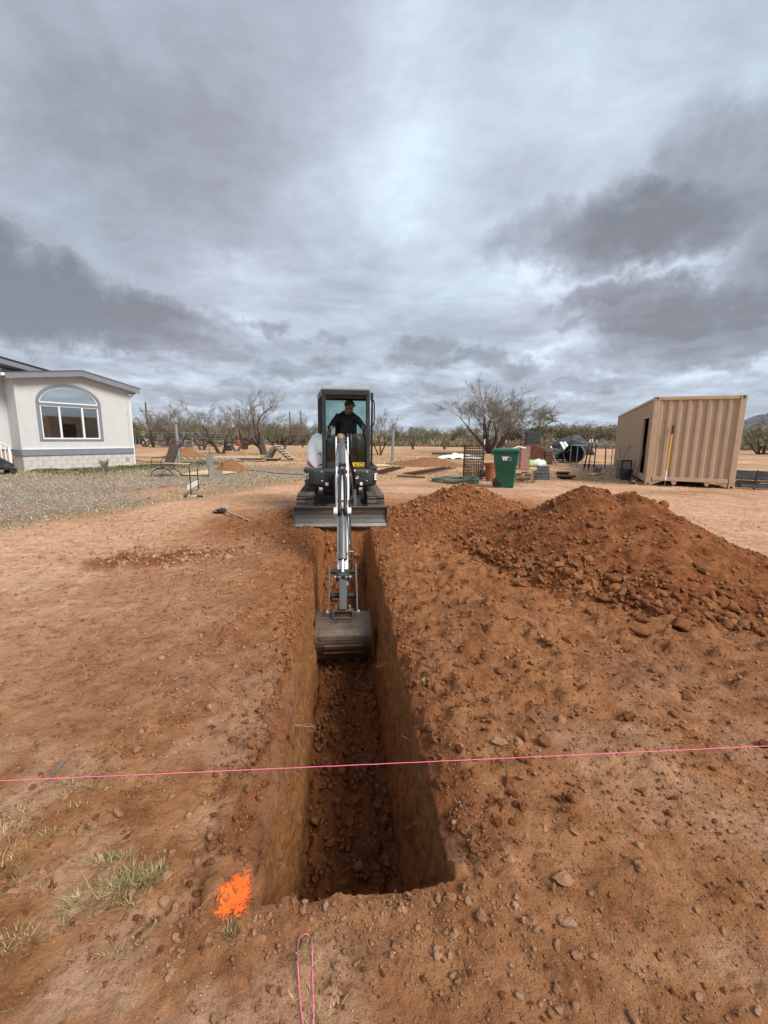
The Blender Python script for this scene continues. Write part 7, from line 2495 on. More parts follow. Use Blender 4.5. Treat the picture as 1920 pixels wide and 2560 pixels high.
# heap of old bricks / low wire basket right of the bin
bs = onground(1312, 1207)
bk_ = thing_at('wire_basket', (bs.x, bs.y, bs.z), 0.1, 'low rusty wire basket lying on the ground right of the green bin', 'basket')
for k in range(4):
    z = .03 + .09 * k; r0 = .26 + .07 * k
    MB().tube([(r0 * 1.3 * math.cos(a), r0 * .7 * math.sin(a), z) for a in [2 * PI * j / 20 for j in range(21)]], 0.009, 5).build('hoop', M_WIRE, bk_)
for k in range(12):
    a = 2 * PI * k / 12
    MB().tube([(.26 * 1.3 * math.cos(a), .26 * .7 * math.sin(a), .03), (.47 * 1.3 * math.cos(a), .47 * .7 * math.sin(a), .30)], 0.007, 4).build('rib', M_WIRE, bk_)
rr_ = random.Random(3)
bcol = MB().box((0, 0, 0), (.22, .105, .065)).mesh('brick', M_RUSTRED)
for k in range(16):
    o = link_mesh('brick', bcol)
    o.location = (bs.x + rr_.uniform(-.55, .45), bs.y + .9 + rr_.uniform(-.15, .5), bs.z + .04 + .07 * (k % 4))
    o.rotation_euler = (rr_.uniform(-.2, .2), rr_.uniform(-.2, .2), rr_.uniform(-.5, .5))
    tag(o, 'loose red brick in the heap behind the rusty wire basket', 'brick', 'bricks heaped behind the wire basket')
wc = onground(1287, 1196, .25)
solo(MB().box((wc.x, wc.y + .2, wc.z - .1), (.14, .08, .28), rz=.4, rot=Matrix.Rotation(.5, 3, 'Y')), 'white_scrap', M_WHITE, 'small white scrap piece sticking out right of the green bin', 'scrap')

# ---- lattice strips lying on the ground, hose coil, tarp
for (a, b, wd, lab) in (((958, 1187), (1012, 1170), .55, 'long dark metal mesh strip lying nearest to the excavator'), ((1040, 1190), (1140, 1172), .6, 'long dark metal mesh strip lying right of the other strip')):
    A, B = onground(*a, .03), onground(*b, .03)
    d = (B - A); L = d.length; rz = math.atan2(d.y, d.x)
    ms = thing_at('mesh_strip', (A.x, A.y, A.z), rz, lab, 'metal mesh', 'mesh strips lying in the yard')
    n_ = 26
    for j in range(n_):
        MB().bar((L * j / n_, 0, .02), (L * (j + .9) / n_, wd, .02), 0.035, 0.02).build('bar', M_RUST, ms)
    for y in (0, wd * .5, wd):
        MB().bar((0, y, .045), (L, y, .045), 0.03, 0.025).build('rail', M_RUST, ms)
A, B = onground(993, 1193, .05), onground(1062, 1197, .05)
solo(MB().bar(A, B, .05, .05), 'iron_bar', M_RUST, 'straight dark iron bar lying in front of the mesh strips', 'bar')
hc = onground(1140, 1206)
hs = MB()
pts = []
for k in range(150):
    a = k * 2 * PI / 24
    r0 = .95 + .13 * math.sin(k * .37) + .05 * math.sin(k * 1.3)
    pts.append(Vector((hc.x + r0 * .80 * math.cos(a), hc.y + .1 + r0 * .62 * math.sin(a), 0.03 + ground_z(hc.x, hc.y) + .02 * (k // 24) + .015 * math.sin(k))))
hs.tube(pts, 0.020, 6)
solo(hs, 'garden_hose', M_HOSEG, 'coiled grey green garden hose lying on the dirt in front of the wire mesh roll', 'hose')
tp_ = onground(1150, 1148)
n = 40
X, Y = np.meshgrid(np.linspace(-1, 1, n), np.linspace(-1, 1, n))
Zt = 0.12 + .32 * np.abs(fbm(X * 1.7, Y * 1.7, 3, 901)) + .25 * np.exp(-((X + .1) ** 2 + Y ** 2) * 5) - .12 * np.maximum(np.abs(X), np.abs(Y)) ** 3
ex = 1 + .18 * fbm(X * 1.1, Y * 1.1, 2, 905)
co = np.stack([tp_.x + X * 1.75 * ex, tp_.y + .8 + Y * .9 * ex, tp_.z + Zt], axis=-1).reshape(-1, 3)
a_ = np.arange(n - 1)[:, None] * n + np.arange(n - 1)[None, :]
o = link_mesh('white_tarp', mesh_np('white_tarp', co, np.stack([a_, a_ + 1, a_ + n + 1, a_ + n], axis=-1).reshape(-1, 4), [M_TARP]))
tag(o, 'crumpled dirty white tarp lying beside the low dirt mound', 'tarp')
bb2 = onground(1125, 1140, .12)
solo(MB().box((bb2.x, bb2.y + .5, bb2.z + .06), (3.0, .3, .16), rz=.03), 'black_beam', M_CART, 'black beam lying behind the white tarp', 'beam', bevel=.01)

# ---- panels, sheets, bags and scrap between bin and container
for (cs, hgt, lab, mm) in ((((1338, 1199), (1375, 1200), (1371, 1178), (1342, 1178)), .10, 'dark ribbed panel leaning low on the ground between bin and container', M_PANELG),
                           (((1392, 1191), (1426, 1196), (1440, 1199), (1404, 1199)), .06, 'dark folded panel lying nearest to the camera in the pair', M_PANELG),
                           (((1391, 1181), (1420, 1182), (1425, 1188), (1393, 1187)), .05, 'dark folded panel lying behind the other of the pair', M_PANELG)):
    P_ = [onground(x, y, .03) for x, y in cs]
    P_[2].z += hgt * 2; P_[3].z += hgt * 2
    pnl = empty('ground_panel', (0, 0, 0), 0, lab, 'panel')
    mb = MB()
    mb.add([p.to_tuple() for p in P_] + [(p.x, p.y, p.z - .04) for p in P_], [(0, 1, 2, 3), (7, 6, 5, 4), (0, 4, 5, 1), (1, 5, 6, 2), (2, 6, 7, 3), (3, 7, 4, 0)])
    mb.build('sheet', mm, pnl)
    for k in range(4):
        t = (k + .5) / 4
        MB().bar(P_[0].lerp(P_[3], t) + Vector((0, 0, .012)), P_[1].lerp(P_[2], t) + Vector((0, 0, .012)), .03, .02).build('slat', M_RUST, pnl)
bg = onground(1335, 1167)
for (dx, dz, r0, mm, lab) in ((-.15, .12, .34, M_LIME, 'lime green crumpled plastic bag on the ground behind the dark ribbed panel'), (.30, .14, .34, M_MINT, 'whitish mint plastic bag lying right of the lime green bag'), (-.28, .30, .16, M_WHITE, 'small white bottle standing behind the lime green bag')):
    if r0 < .2:
        solo(MB().lathe((bg.x + dx, bg.y + .4, bg.z), [(0.09, 0), (0.10, .02), (0.10, .36), (0.05, .44), (0.045, .5), (0.02, .5)], 14), 'white_bottle', mm, lab, 'bottle', auto=40)
        continue
    v, f = ico(3)
    q = v * (1 + .35 * fbm(v[:, 0] * 2.3 + dx * 9, v[:, 1] * 2.3 + v[:, 2] * 1.7, 3, 911)[:, None])
    q[:, 2] = np.maximum(q[:, 2], -.35)
    o = link_mesh('plastic_bag', mesh_np('plastic_bag', q * np.array([r0 * 1.25, r0, r0 * .75]) + np.array([bg.x + dx, bg.y + .2, bg.z + dz]), f, [mm]))
    tag(o, lab, 'bag')
sc0 = onground(1352, 1163)
rs = thing_at('rust_cabinet', (sc0.x, sc0.y + .6, sc0.z), -.25, 'rust red metal cabinet tipped over behind the green and white bags', 'cabinet')
MB().box((-.1, .3, .55), (.85, .5, 1.0), rot=Matrix.Rotation(.28, 3, 'Y')).build('body', M_RUSTRED, rs, bevel=.01)
for k in range(3):
    MB().box((.62, .25, .15 + .26 * k), (.42, .5, .22)).build('drawer', M_RUSTRED, rs, bevel=.01)
MB().box((.95, .3, .35), (.05, .5, .75), rot=Matrix.Rotation(-.5, 3, 'Y')).build('flap', M_PALEW, rs)
sc1 = onground(1347, 1150)
rs2 = thing_at('rust_trough', (sc1.x, sc1.y + 1.5, sc1.z), 0.0, 'dark red trough standing behind the tipped rust red cabinet', 'trough')
MB().box((0, 0, .95), (1.2, .6, .35)).build('body', M_RUSTRED, rs2, bevel=.02)
for x in (-.5, .5):
    MB().box((x, 0, .38), (.07, .5, .77)).build('leg', M_RUST, rs2)
cbn = thing_at('dark_crate', (sc1.x - .05, sc1.y + 1.5, sc1.z + 1.126), 0.0, 'dark grey box standing on top of the dark red trough', 'box')
MB().box((0, 0, .48), (1.05, .6, .95)).build('body', M_PANELG, cbn, bevel=.02)
for k in range(4):
    MB().box((0, -.31, .15 + .22 * k), (1.0, .03, .05)).build('rib', M_CART, cbn)
kt = onground(1316, 1150)
solo(MB().lathe((kt.x + .1, kt.y, kt.z), [(.2, 0), (.34, .15), (.36, .35), (.25, .52), (.1, .56)], 14), 'black_pot', M_CART, 'round black pot standing left of the rust red cabinet', 'pot', auto=40)
sp = onground(1408, 1158)


def crumple(name, c, s, seed, mm, label, cat, flat=-.3):
    v, f = ico(4)
    q = v * (1 + .5 * fbm(v[:, 0] * 1.6 + seed, v[:, 1] * 1.6 + v[:, 2] * 1.3, 3, seed)[:, None] + .12 * fbm(v[:, 0] * 6, v[:, 1] * 6 + v[:, 2] * 5, 2, seed + 2)[:, None])
    q[:, 2] = np.maximum(q[:, 2], flat)
    o = link_mesh(name, mesh_np(name, q * np.array(s) + np.array(c), f, [mm]))
    return tag(o, label, cat)


crumple('scrap_heap', (sp.x - 1.1, sp.y + 1.2, sp.z + .40), (1.7, .8, .62), 921, M_SCRAP, 'low heap of dark crumpled metal scrap left of the cut open drum', 'scrap heap')
crumple('scrap_heap', (sp.x + 1.6, sp.y + 2.6, sp.z + .75), (1.3, .9, .95), 931, M_SCRAP, 'taller heap of dark sheet scrap behind the cut open drum', 'scrap heap')
dr_ = thing_at('cut_drum', (sp.x + .75, sp.y + .4, sp.z), -.5, 'dark drum cut open and lying on its side in the scrap', 'drum')
dm = MB()
n_ = 18
ro, ri = .62, .59
vs, fs = [], []
for k in range(n_ + 1):
    a = -PI * .35 + 1.75 * PI * k / n_
    for y in (-.75, .75):
        for r in (ro, ri):
            vs.append((r * math.cos(a) + .1, y, .62 + r * math.sin(a)))
for k in range(n_):
    b0, b1 = k * 4, (k + 1) * 4
    fs += [(b0, b0 + 2, b1 + 2, b1), (b0 + 1, b1 + 1, b1 + 3, b0 + 3), (b0, b1, b1 + 1, b0 + 1), (b0 + 2, b0 + 3, b1 + 3, b1 + 2)]
fs += [(0, 1, 3, 2), (n_ * 4, n_ * 4 + 2, n_ * 4 + 3, n_ * 4 + 1)]
dm.add(vs, fs)
dm.build('shell', M_SCRAP, dr_)
MB().lathe((.1, .74, .62), [(.02, 0), (.6, 0), (.6, .02), (.02, .02)], 20, 'Y').build('end_plate', M_SCRAP, dr_)
for (px, py, tx, ty, wd, lab) in ((1416, 1130, 1402, 1106, .16, 'white post leaning out of the scrap heap, left of two'), (1424, 1126, 1411, 1106, .16, 'white post leaning out of the scrap heap, right of two'), (1391, 1142, 1377, 1116, .07, 'thin pale stick leaning out of the scrap heap further left')):
    A, B = at(px, py, sp.y + .9), at(tx, ty, sp.y + 1.9)
    solo(MB().bar(A, B, wd, wd * .6), 'leaning_post', M_WHITE, lab, 'post', 'posts leaning in the scrap heap')
wp = onground(1407, 1155)
solo(MB().box((wp.x, wp.y, wp.z + .22), (.10, .05, .45)), 'white_stake', M_WHITE, 'short white stake standing in front of the cut open drum', 'stake')
for k, (px, py, rz, lab) in enumerate(((1390, 1157, .1, 'grey slab lying in front of the scrap heap on the left'), (1372, 1156, -.5, 'pale board sloping off the rust red drawers'))):
    p_ = onground(px, py, .05)
    solo(MB().box((p_.x, p_.y, p_.z + .02), (.8, .3, .07), rz=rz), 'scrap_board', M_GREYW, lab, 'board')

# ---- kennel frame of pipes, iron posts leaning on it
def pipe_frame(name, corners, zt_, r, label, cat, mid=True):
    o = empty(name, (0, 0, 0), 0, label, cat)
    n_ = len(corners)
    for k in range(n_):
        a, b = corners[k], corners[(k + 1) % n_]
        MB().tube([(a.x, a.y, a.z), (a.x, a.y, zt_)], r, 8).build('post', M_GALV, o, auto=40)
        MB().tube([(a.x, a.y, zt_), (b.x, b.y, zt_)], r, 8).build('top_rail', M_GALV, o, auto=40)
        MB().tube([(a.x, a.y, a.z + .08), (b.x, b.y, b.z + .08)], r, 8).build('bottom_rail', M_GALV, o, auto=40)
    return o


k0, k1 = onground(1440, 1170), onground(1546, 1176)
kb = [k0, k1, k1 + Vector((.6, 1.9, 0)), k0 + Vector((.6, 2.2, 0))]
zt_ = at(1442, 1114, k0.y).z
kn = pipe_frame('kennel_frame', kb, zt_, .024, 'open frame of galvanised pipes standing left of the tan container', 'pipe frame')
for (px, py, tx, ty, lab) in ((1459, 1176, 1476, 1100, 'rusty iron post leaning on the pipe frame, first from the left'), (1470, 1177, 1482, 1099, 'rusty iron post leaning on the pipe frame, second from the left'), (1484, 1177, 1492, 1101, 'rusty iron post leaning on the pipe frame, third from the left')):
    A = onground(px, py)
    B = at(tx, ty, A.y + .45)
    o = empty('iron_post', (A.x, A.y, A.z), 0, lab, 'post', 'iron posts leaning on the pipe frame')
    v = B - A
    MB().bar((0, 0, 0), v, .05, .05).build('shaft', M_RUST, o)
    MB().bar(v * .90, v * 1.02, .056, .056).build('tip', M_WHITE, o)
    MB().box(v * .17, (.12, .04, .10)).build('spade', M_RUST, o)
A = onground(1512, 1172)
solo(MB().tube([A, at(1515, 1116, A.y)], .03, 8), 'iron_rod', M_RUST, 'thin rusty rod standing inside the pipe frame on its right', 'rod', auto=40)
for k, (l_, lab) in enumerate(((5.6, 'grey pipe leaning on the side of the container, left of two'), (5.35, 'grey pipe leaning on the side of the container, right of two'))):
    A = cpt(-.45, l_, .02); B = cpt(-.03, l_ - .30, 1.25)
    o = empty('leaning_pipe', (A.x, A.y, A.z), 0, lab, 'pipe', 'pipes leaning on the container side')
    MB().tube([(0, 0, 0), B - A], .022, 8).build('pipe', M_GALV, o, auto=40)
    MB().tube([(B - A) * .99, (B - A) * 1.02], .034, 8).build('cap', M_GALV, o, auto=40)
# plank with stump, boxes and measuring wheel by the container door
pk = onground(1492, 1189)
solo(MB().box((pk.x + .15, pk.y + .35, pk.z + .05), (.30, 1.5, .05), rz=-.75), 'wood_plank', M_PALEW, 'weathered plank lying in front of the pipe frame', 'plank', bevel=.003)
stm = onground(1496, 1186, .06)
stump = thing_at('tree_stump', (stm.x, stm.y + .12, stm.z), 0, 'small jagged tree stump lying on the weathered plank', 'stump')
MB().lathe((0, 0, 0.005), [(.15, 0), (.13, .08), (.14, .18), (.10, .2)], 9).build('body', M_LOGB, stump)
for k in range(5):
    a = k * 1.3
    MB().tube([(0, 0, .08), (math.cos(a) * .13, math.sin(a) * .13, .17), (math.cos(a) * .18, math.sin(a) * .18, .28)], [.06, .05, .02], 6).build('root', M_LOGB, stump)
bx = cpt(-.42, 3.3, .0)
o = empty('metal_box', (bx.x, bx.y, 0.02), math.atan2(-0.392, 0.92), 'tan metal box standing against the container side beyond the door', 'box')
MB().box((0, 0, .37), (.50, .60, .72)).build('body', mat('khaki box', (0.30, 0.24, 0.17), 0.6, var=.1), o, bevel=.015)
MB().box((0, -.303, .37), (.40, .012, .6)).build('front', mat('khaki box front', (0.26, 0.21, 0.15), 0.6, var=.1), o, bevel=.003)
bx = cpt(-.40, 1.95, .0)
o = empty('black_bucket', (bx.x, bx.y, 0.02), .2, 'black bucket with an upright square handle standing beside the container door', 'bucket')
MB().lathe((0, 0, 0), [(.17, 0), (.22, .36), (.235, .36), (.235, .40), (.20, .40), (.16, .06)], 18).build('body', M_CART, o, auto=40)
for (a, b) in (((-.2, 0, .38), (-.2, 0, .72)), ((.2, 0, .38), (.2, 0, .72)), ((-.22, 0, .72), (.22, 0, .72))):
    MB().bar(a, b, .045, .045).build('handle', M_CART, o)
mw = cpt(-.30, .35, .0)
o = empty('measuring_wheel', (mw.x, mw.y, 0.02), math.atan2(-0.392, 0.92), 'black measuring wheel leaning against the container by the open door', 'measuring wheel')
MB().tube([(.16 * math.cos(a), .02, .10 + .10 * math.sin(a)) for a in [2 * PI * k / 20 for k in range(21)]], .016, 8).build('wheel', M_RUBBER, o)
MB().box((0, .02, .10), (.05, .04, .05)).build('hub', M_WHITE, o)
tv = Vector((.34, .55, 1.38))
MB().tube([(0, .02, .10), tv * .5 + Vector((0, 0, .05)), tv], [.017, .015, .015], 8).build('shaft', M_CART, o, auto=40)
MB().tube([tv * .93, tv * 1.03], .022, 8).build('grip', M_RUBBER, o, auto=40)
for s_ in (0, 1):
    MB().tube([(.16 * math.cos(s_ * PI / 2), .02, .10 + .1 * math.sin(s_ * PI / 2)), (-.16 * math.cos(s_ * PI / 2), .02, .10 - .1 * math.sin(s_ * PI / 2))], .008, 6).build('spoke', M_CART, o)
# rake leaning on the container end
A = cpt(.50, -.34, .02); B = cpt(.60, -.02, 1.98)
rkk = empty('rake', (A.x, A.y, 0.03), math.atan2(-0.392, 0.92), 'yellow handled rake leaning against the ribbed end of the container', 'rake')
Mi_ = Matrix.Rotation(-math.atan2(-0.392, 0.92), 3, 'Z')
v = Mi_ @ (B - A)
MB().tube([v * .16, v * .86], .019, 10).build('shaft', M_YELH, rkk, auto=40)
MB().tube([v * .86, v * 1.0], .026, 10).build('grip', M_RUBBER, rkk, auto=40)
MB().tube([v * .10, v * .26], .0225, 10).build('sleeve', M_WHITE, rkk, auto=40)
MB().tube([v * .0 + Vector((0, 0, .04)), v * .12], .021, 10).build('socket', M_CART, rkk, auto=40)
MB().box((0, 0, .03), (.40, .03, .03)).build('head', M_CART, rkk)
for k in range(14):
    MB().bar((-.19 + k * .029, 0, .02), (-.19 + k * .029, -.05, -.01), .008, .008).build('tine', M_CART, rkk)

# ---- steel stacked right of the container
s0 = onground(1850, 1222)
hd_ = math.atan2(-.392, .92)
for k, (du_, dl_, z, L, w_, h_, rz, lab, mm) in enumerate(((2.75, 1.2, .46, 5.2, .16, .20, -.10, 'wide dark steel beam on top of the stack right of the container', M_SCRAP),
                                                        (2.72, .9, .33, 4.2, .30, .10, -.16, 'dark steel plate lying under the wide beam in the stack', M_SCRAP),
                                                        (2.70, .6, .25, 4.0, .05, .05, -.20, 'thin steel rod slanting through the stack, upper one', M_RUST),
                                                        (2.70, .4, .18, 4.2, .05, .05, -.12, 'thin steel rod slanting through the stack, lower one', M_RUST),
                                                        (2.70, .25, .12, 4.4, .12, .10, -.03, 'dark steel bar lowest in the stack right of the container', M_SCRAP),
                                                        (2.80, 3.2, .30, 5.0, .06, .05, -.08, 'dark steel rod lying behind the stack', M_RUST))):
    p_ = cpt(du_, dl_, z)
    d = Vector((math.cos(hd_ * .25 + rz), math.sin(hd_ * .25 + rz), -.02))
    solo(MB().bar(p_ - d * .05, p_ + d * L, w_, h_), 'steel_bar', mm, lab, 'steel bar', 'steel stacked right of the container')
for (px, py, z1, lab) in ((1884, 1224, .62, 'upright iron stake holding the steel stack'),):
    p_ = onground(px, py)
    solo(MB().tube([(p_.x, p_.y, 0), (p_.x + .05, p_.y, z1)], .03, 8), 'iron_stake', M_RUST, lab, 'stake', auto=40)
pbx = onground(1862, 1219)
solo(MB().box((pbx.x + .1, pbx.y + .3, pbx.z + .09), (.9, .3, .18), rz=-.05), 'grey_crate', M_GREYW, 'low grey wooden crate under the stacked steel', 'crate', bevel=.006)
cnp = onground(1898, 1221, .09)
cone = empty('traffic_wand', (cnp.x, cnp.y, cnp.z), -.1, 'orange and white striped tube lying on the ground right of the stacked steel', 'tube')
for k, (a, b, mm) in enumerate(((-.10, .10, M_PALEW), (.101, .22, M_ORANGE), (.221, .46, M_WHITE), (.461, .6, M_ORANGE))):
    MB().cyl((a, 0, 0), (b, 0, 0), .07, 14).build('band', mm, cone, auto=40)
A, B = spot(1858, 1226), spot(1905, 1228)


def ptest2(X, Y):
    L = (B - A).length
    d = (B - A).normalized()
    u = (X - A.x) * d.x + (Y - A.y) * d.y
    v = -(X - A.x) * d.y + (Y - A.y) * d.x
    return np.maximum(np.abs(v) / 0.06, np.abs(u - L / 2) / (L / 2)) * 0.9


paint('paint_mark', 'short hot pink paint line on the dirt right of the container corner', M_PINKP, ptest2, min(A.x, B.x) - .1, max(A.x, B.x) + .1, min(A.y, B.y) - .2, max(A.y, B.y) + .2, 0.02, 0.01)

# ---- roots sticking out of the trench walls
def root(px, py, depth, pts, r, label):
    c = at(px, py, depth)
    solo(MB().tube([c + Vector(p) for p in pts], r, 6), 'root', M_PALEW if r < .004 else M_LOGB, label, 'root', 'roots in the trench walls', smooth=True)


def wall_pt(s, side, z):
    x, y = xy_of(s, side * (0.30 + .01 * (s - S0)))
    return Vector((x, y, z))


M_ROOT = mat('dry root', (0.34, 0.235, 0.145), 0.9, var=.25, scale=60)
for (s, side, z, ln, dz, r, lab) in ((2.35, -1, -.20, .12, .03, .0055, 'thick torn root sticking out of the left trench wall near the string'), (2.37, -1, -.25, .05, -.13, .0022, 'thin root hanging down just under the thick torn root'),
                                     (3.25, 1, -.32, .11, -.01, .0045, 'frayed root sticking out of the right trench wall below the bucket'), (2.15, 1, -.20, .03, .08, .0018, 'short curved root on the right trench wall above the string'),
                                     (1.75, 1, -.30, .06, -.01, .0018, 'thin root on the right trench wall below the string'), (1.95, -1, -.15, .05, -.02, .0014, 'hair thin root on the left trench wall below the string'),
                                     (2.9, -1, -.12, .05, .01, .0014, 'hair thin root high on the left trench wall'), (1.6, -1, -.28, .035, -.02, .0014, 'hair thin root low on the left trench wall')):
    p_ = wall_pt(s, side, z)
    rq = random.Random(int(s * 100))
    mbx = MB()
    for br_ in range(1 if r < .004 else 4):
        q = p_ + Vector((side * .05, 0, 0))
        pts, rs = [q.copy()], [r]
        dv_ = Vector((-side * (ln + .05), -ln * .35 + rq.uniform(-.02, .02), dz + (rq.uniform(-.03, .03) if br_ else 0)))
        for k in range(1, 8):
            q = p_ + Vector((side * .05, 0, 0)) + dv_ * (k / 7) + Vector((rq.gauss(0, .003), rq.gauss(0, .004), rq.gauss(0, .004) + .012 * math.sin(k * .45)))
            pts.append(q); rs.append(r * (1 - .75 * k / 7) * (1 if br_ == 0 else .5))
        mbx.tube(pts, rs, 6)
    solo(mbx, 'root', M_ROOT, lab, 'root', smooth=True)
st0, st1 = onground(118, 1958, .01), onground(178, 1895, .02)
solo(MB().tube([st0, st0.lerp(st1, .5) + Vector((.01, 0, .012)), st1], [.004, .006, .003], 6), 'dead_stick', M_LOGB, 'dark dead stick lying on the ground under the left end of the string', 'stick')
# ================================================================== trees, fence, poles, hills
def grow(seed, stems, height, spread, depth=6, leafy=0.0, base_r=0.16, wander=0.5, twig_n=4, droop=0.0):
    """bare desert tree: returns trunk MB, crown MB"""
    rd_ = random.Random(seed)
    trunk, crown = MB(), MB()
    leaves = []

    def branch(p, d, L, r, lvl):
        n = 4 if lvl < 2 else 3
        pts, rs = [p], [r]
        q, dd = p.copy(), d.copy()
        r_end = r * (0.70 if lvl < depth else 0.35)
        for k in range(n):
            dd = (dd + Vector((rd_.gauss(0, 1), rd_.gauss(0, 1), rd_.gauss(0, .7))) * wander * 0.22 + Vector((0, 0, 0.10 if lvl < 3 else 0.07 - droop * .20))).normalized()
            q = q + dd * (L / n)
            pts.append(q.copy()); rs.append(r + (r_end - r) * (k + 1) / n)
        tgt = trunk if lvl <= 1 else crown
        tgt.tube(pts, rs, 7 if lvl == 0 else (5 if lvl < 3 else 3), caps=False)
        if lvl >= depth:
            if leafy and rd_.random() < leafy:
                leaves.append(q.copy())
            return
        kids = 2 if lvl < 2 else (3 if rd_.random() < .65 else 2)
        if lvl >= depth - 2:
            kids = twig_n
        for k in range(kids):
            at_ = 1.0 if k == 0 else rd_.uniform(.35, 1.0)
            i = min(len(pts) - 2, int(at_ * n)) if at_ < 1 else len(pts) - 1
            pp = pts[i]
            ang = rd_.uniform(.32, .82) if k else rd_.uniform(.08, .35)
            side = Vector((rd_.gauss(0, 1), rd_.gauss(0, 1), rd_.gauss(0, .6)))
            side = (side - dd * side.dot(dd))
            if side.length < 1e-3:
                continue
            nd = (dd * math.cos(ang) + side.normalized() * math.sin(ang))
            if lvl < 3:
                nd.x *= spread; nd.y *= spread
            nd.normalize()
            branch(pp, nd, L * rd_.uniform(.62, .86), max(rs[i] * (0.78 if k == 0 else rd_.uniform(.5, .7)), .0085), lvl + 1)
    for (az, tilt, sc_) in stems:
        d = Vector((math.sin(tilt) * math.cos(az), math.sin(tilt) * math.sin(az), math.cos(tilt)))
        branch(Vector((math.cos(az) * .12, math.sin(az) * .12, -.1)), d, height * .30 * sc_, base_r * sc_, 0)
    for q in leaves:
        for _ in range(3):
            c = q + Vector((rd_.gauss(0, .06), rd_.gauss(0, .06), rd_.gauss(0, .05)))
            a = Vector((rd_.gauss(0, 1), rd_.gauss(0, 1), rd_.gauss(0, 1))) * .075
            b = Vector((rd_.gauss(0, 1), rd_.gauss(0, 1), rd_.gauss(0, 1))) * .075
            crown.use(1).add([c, c + a, c + b], [(0, 1, 2)])
            crown.use(0)
    return trunk, crown


def fast_mesh(mb, name, mats):
    me = bpy.data.meshes.new(name)
    me.from_pydata(mb.v, [], mb.f)
    for q in mats:
        me.materials.append(q)
    me.polygons.foreach_set('material_index', mb.mi)
    me.polygons.foreach_set('use_smooth', [True] * len(me.polygons))
    me.update()
    return me


M_LEAFO = mat('olive leaves', (0.190, 0.175, 0.080), 0.8, var=0.35, scale=3)
M_LEAFG = mat('grey green leaves', (0.085, 0.105, 0.050), 0.8, var=0.35, scale=3)
KINDS_T = {}


def tree_kind(key, *a, twig=None, **kw):
    t_, c_ = grow(*a, **kw)
    KINDS_T[key] = (fast_mesh(t_, 'trunk', [M_BARK]), fast_mesh(c_, 'crown', [twig or M_TWIG, M_LEAFO]), max(v[2] for v in c_.v))
    vx = [v[0] for v in c_.v]
    KINDS_T[key] += ((min(vx), max(vx)),)


tree_kind('grand', 1001, [(0.2, .85, 1.0), (1.9, .45, 1.05), (3.0, .80, 1.0), (4.4, .40, 1.0), (5.4, .62, .9), (3.6, .30, 1.05)], 8.0, 1.12, depth=7, leafy=.0, base_r=.20, wander=.5, twig_n=4)
tree_kind('twin', 1013, [(0.3, .25, 1.0), (3.2, .42, 1.1)], 6.0, 1.15, depth=6, leafy=.0, base_r=.17, wander=.65, twig_n=4)
tree_kind('spread', 1027, [(3.4, .50, 1.0), (0.9, .18, 1.15)], 7.0, 1.25, depth=6, leafy=.0, base_r=.19, wander=.6, twig_n=4)
tree_kind('lean', 1033, [(2.7, .40, 1.0), (3.6, .65, .85), (0.4, .45, .8)], 6.0, 1.1, depth=6, leafy=.0, base_r=.13, wander=.7, twig_n=4)
tree_kind('olive', 1041, [(0.0, .45, 1.0), (2.2, .50, 1.0), (4.1, .5, .9)], 5.0, 1.2, depth=6, leafy=.35, base_r=.11, wander=.6, twig_n=4, twig=M_TWIGG, droop=.4)
tree_kind('bushy', 1057, [(0.5, .7, 1.0), (1.8, .6, 1.0), (3.0, .75, 1.0), (4.2, .6, .9), (5.5, .7, 1.0)], 4.0, 1.3, depth=5, leafy=.9, base_r=.09, wander=.6, twig_n=4, twig=M_TWIGG, droop=.5)
tree_kind('scrub', 1063, [(0.5, .6, 1.0), (2.2, .5, 1.0), (3.6, .65, 1.0), (5.0, .6, .9)], 4.0, 1.2, depth=5, leafy=.28, base_r=.08, wander=.7, twig_n=4, twig=M_TWIG, droop=.2)
tree_kind('stub', 1071, [(0.2, .45, 1.0), (3.1, .42, 1.0)], 4.2, 1.0, depth=4, leafy=0, base_r=.17, wander=.8, twig_n=2)


def plant_tree(kind, px, py, top, rz, label, group=None, sx=1.0, name='bare_tree', cat='tree', depth=None):
    p = onground(px, py) if depth is None else at(px, py, depth)
    if depth is not None:
        p.z = ground_z(p.x, p.y)
    h_ = at(px, top, p.y).z - p.z
    k = KINDS_T[kind]
    s_ = h_ / k[2]
    o = empty(name, (p.x, p.y, p.z), rz, label, cat, group)
    o.scale = (s_ * sx, s_ * sx, s_)
    for nm, me in (('trunk', k[0]), ('crown', k[1])):
        link_mesh(nm, me, o)
    return o


plant_tree('grand', 1228, 1134, 930, 0.3, 'biggest leafless mesquite tree, standing behind the green bin', sx=1.42)
plant_tree('olive', 1300, 1116, 985, 1.0, 'olive tinged mesquite crown right against the biggest tree', sx=1.7)
plant_tree('twin', 553, 1134, 992, 0.4, 'leafless tree with two dark leaning stems beside the stacked tyres', sx=1.15)
plant_tree('spread', 662, 1137, 966, 0.5, 'wide leafless tree with a forked trunk behind the leaning log', sx=1.35)
plant_tree('stub', 590, 1128, 1062, 0.1, 'short dead tree forked low like a V behind the tyres')
plant_tree('lean', 446, 1121, 993, 0.0, 'leafless tree behind the patio rocker and the leaning pipe post', sx=1.1)
plant_tree('olive', 364, 1117, 1032, 2.0, 'olive tinged tree right beside the house corner', sx=1.3)
plant_tree('lean', 385, 1119, 1010, 1.9, 'slanting leafless tree between house corner and pipe post', sx=1.0)
plant_tree('lean', 948, 1138, 1015, 2.9, 'slanting leafless tree close to the right side of the cab', sx=.9)
plant_tree('spread', 1033, 1124, 1058, 1.2, 'rounded leafless tree right of the right hand steel post', sx=1.0)
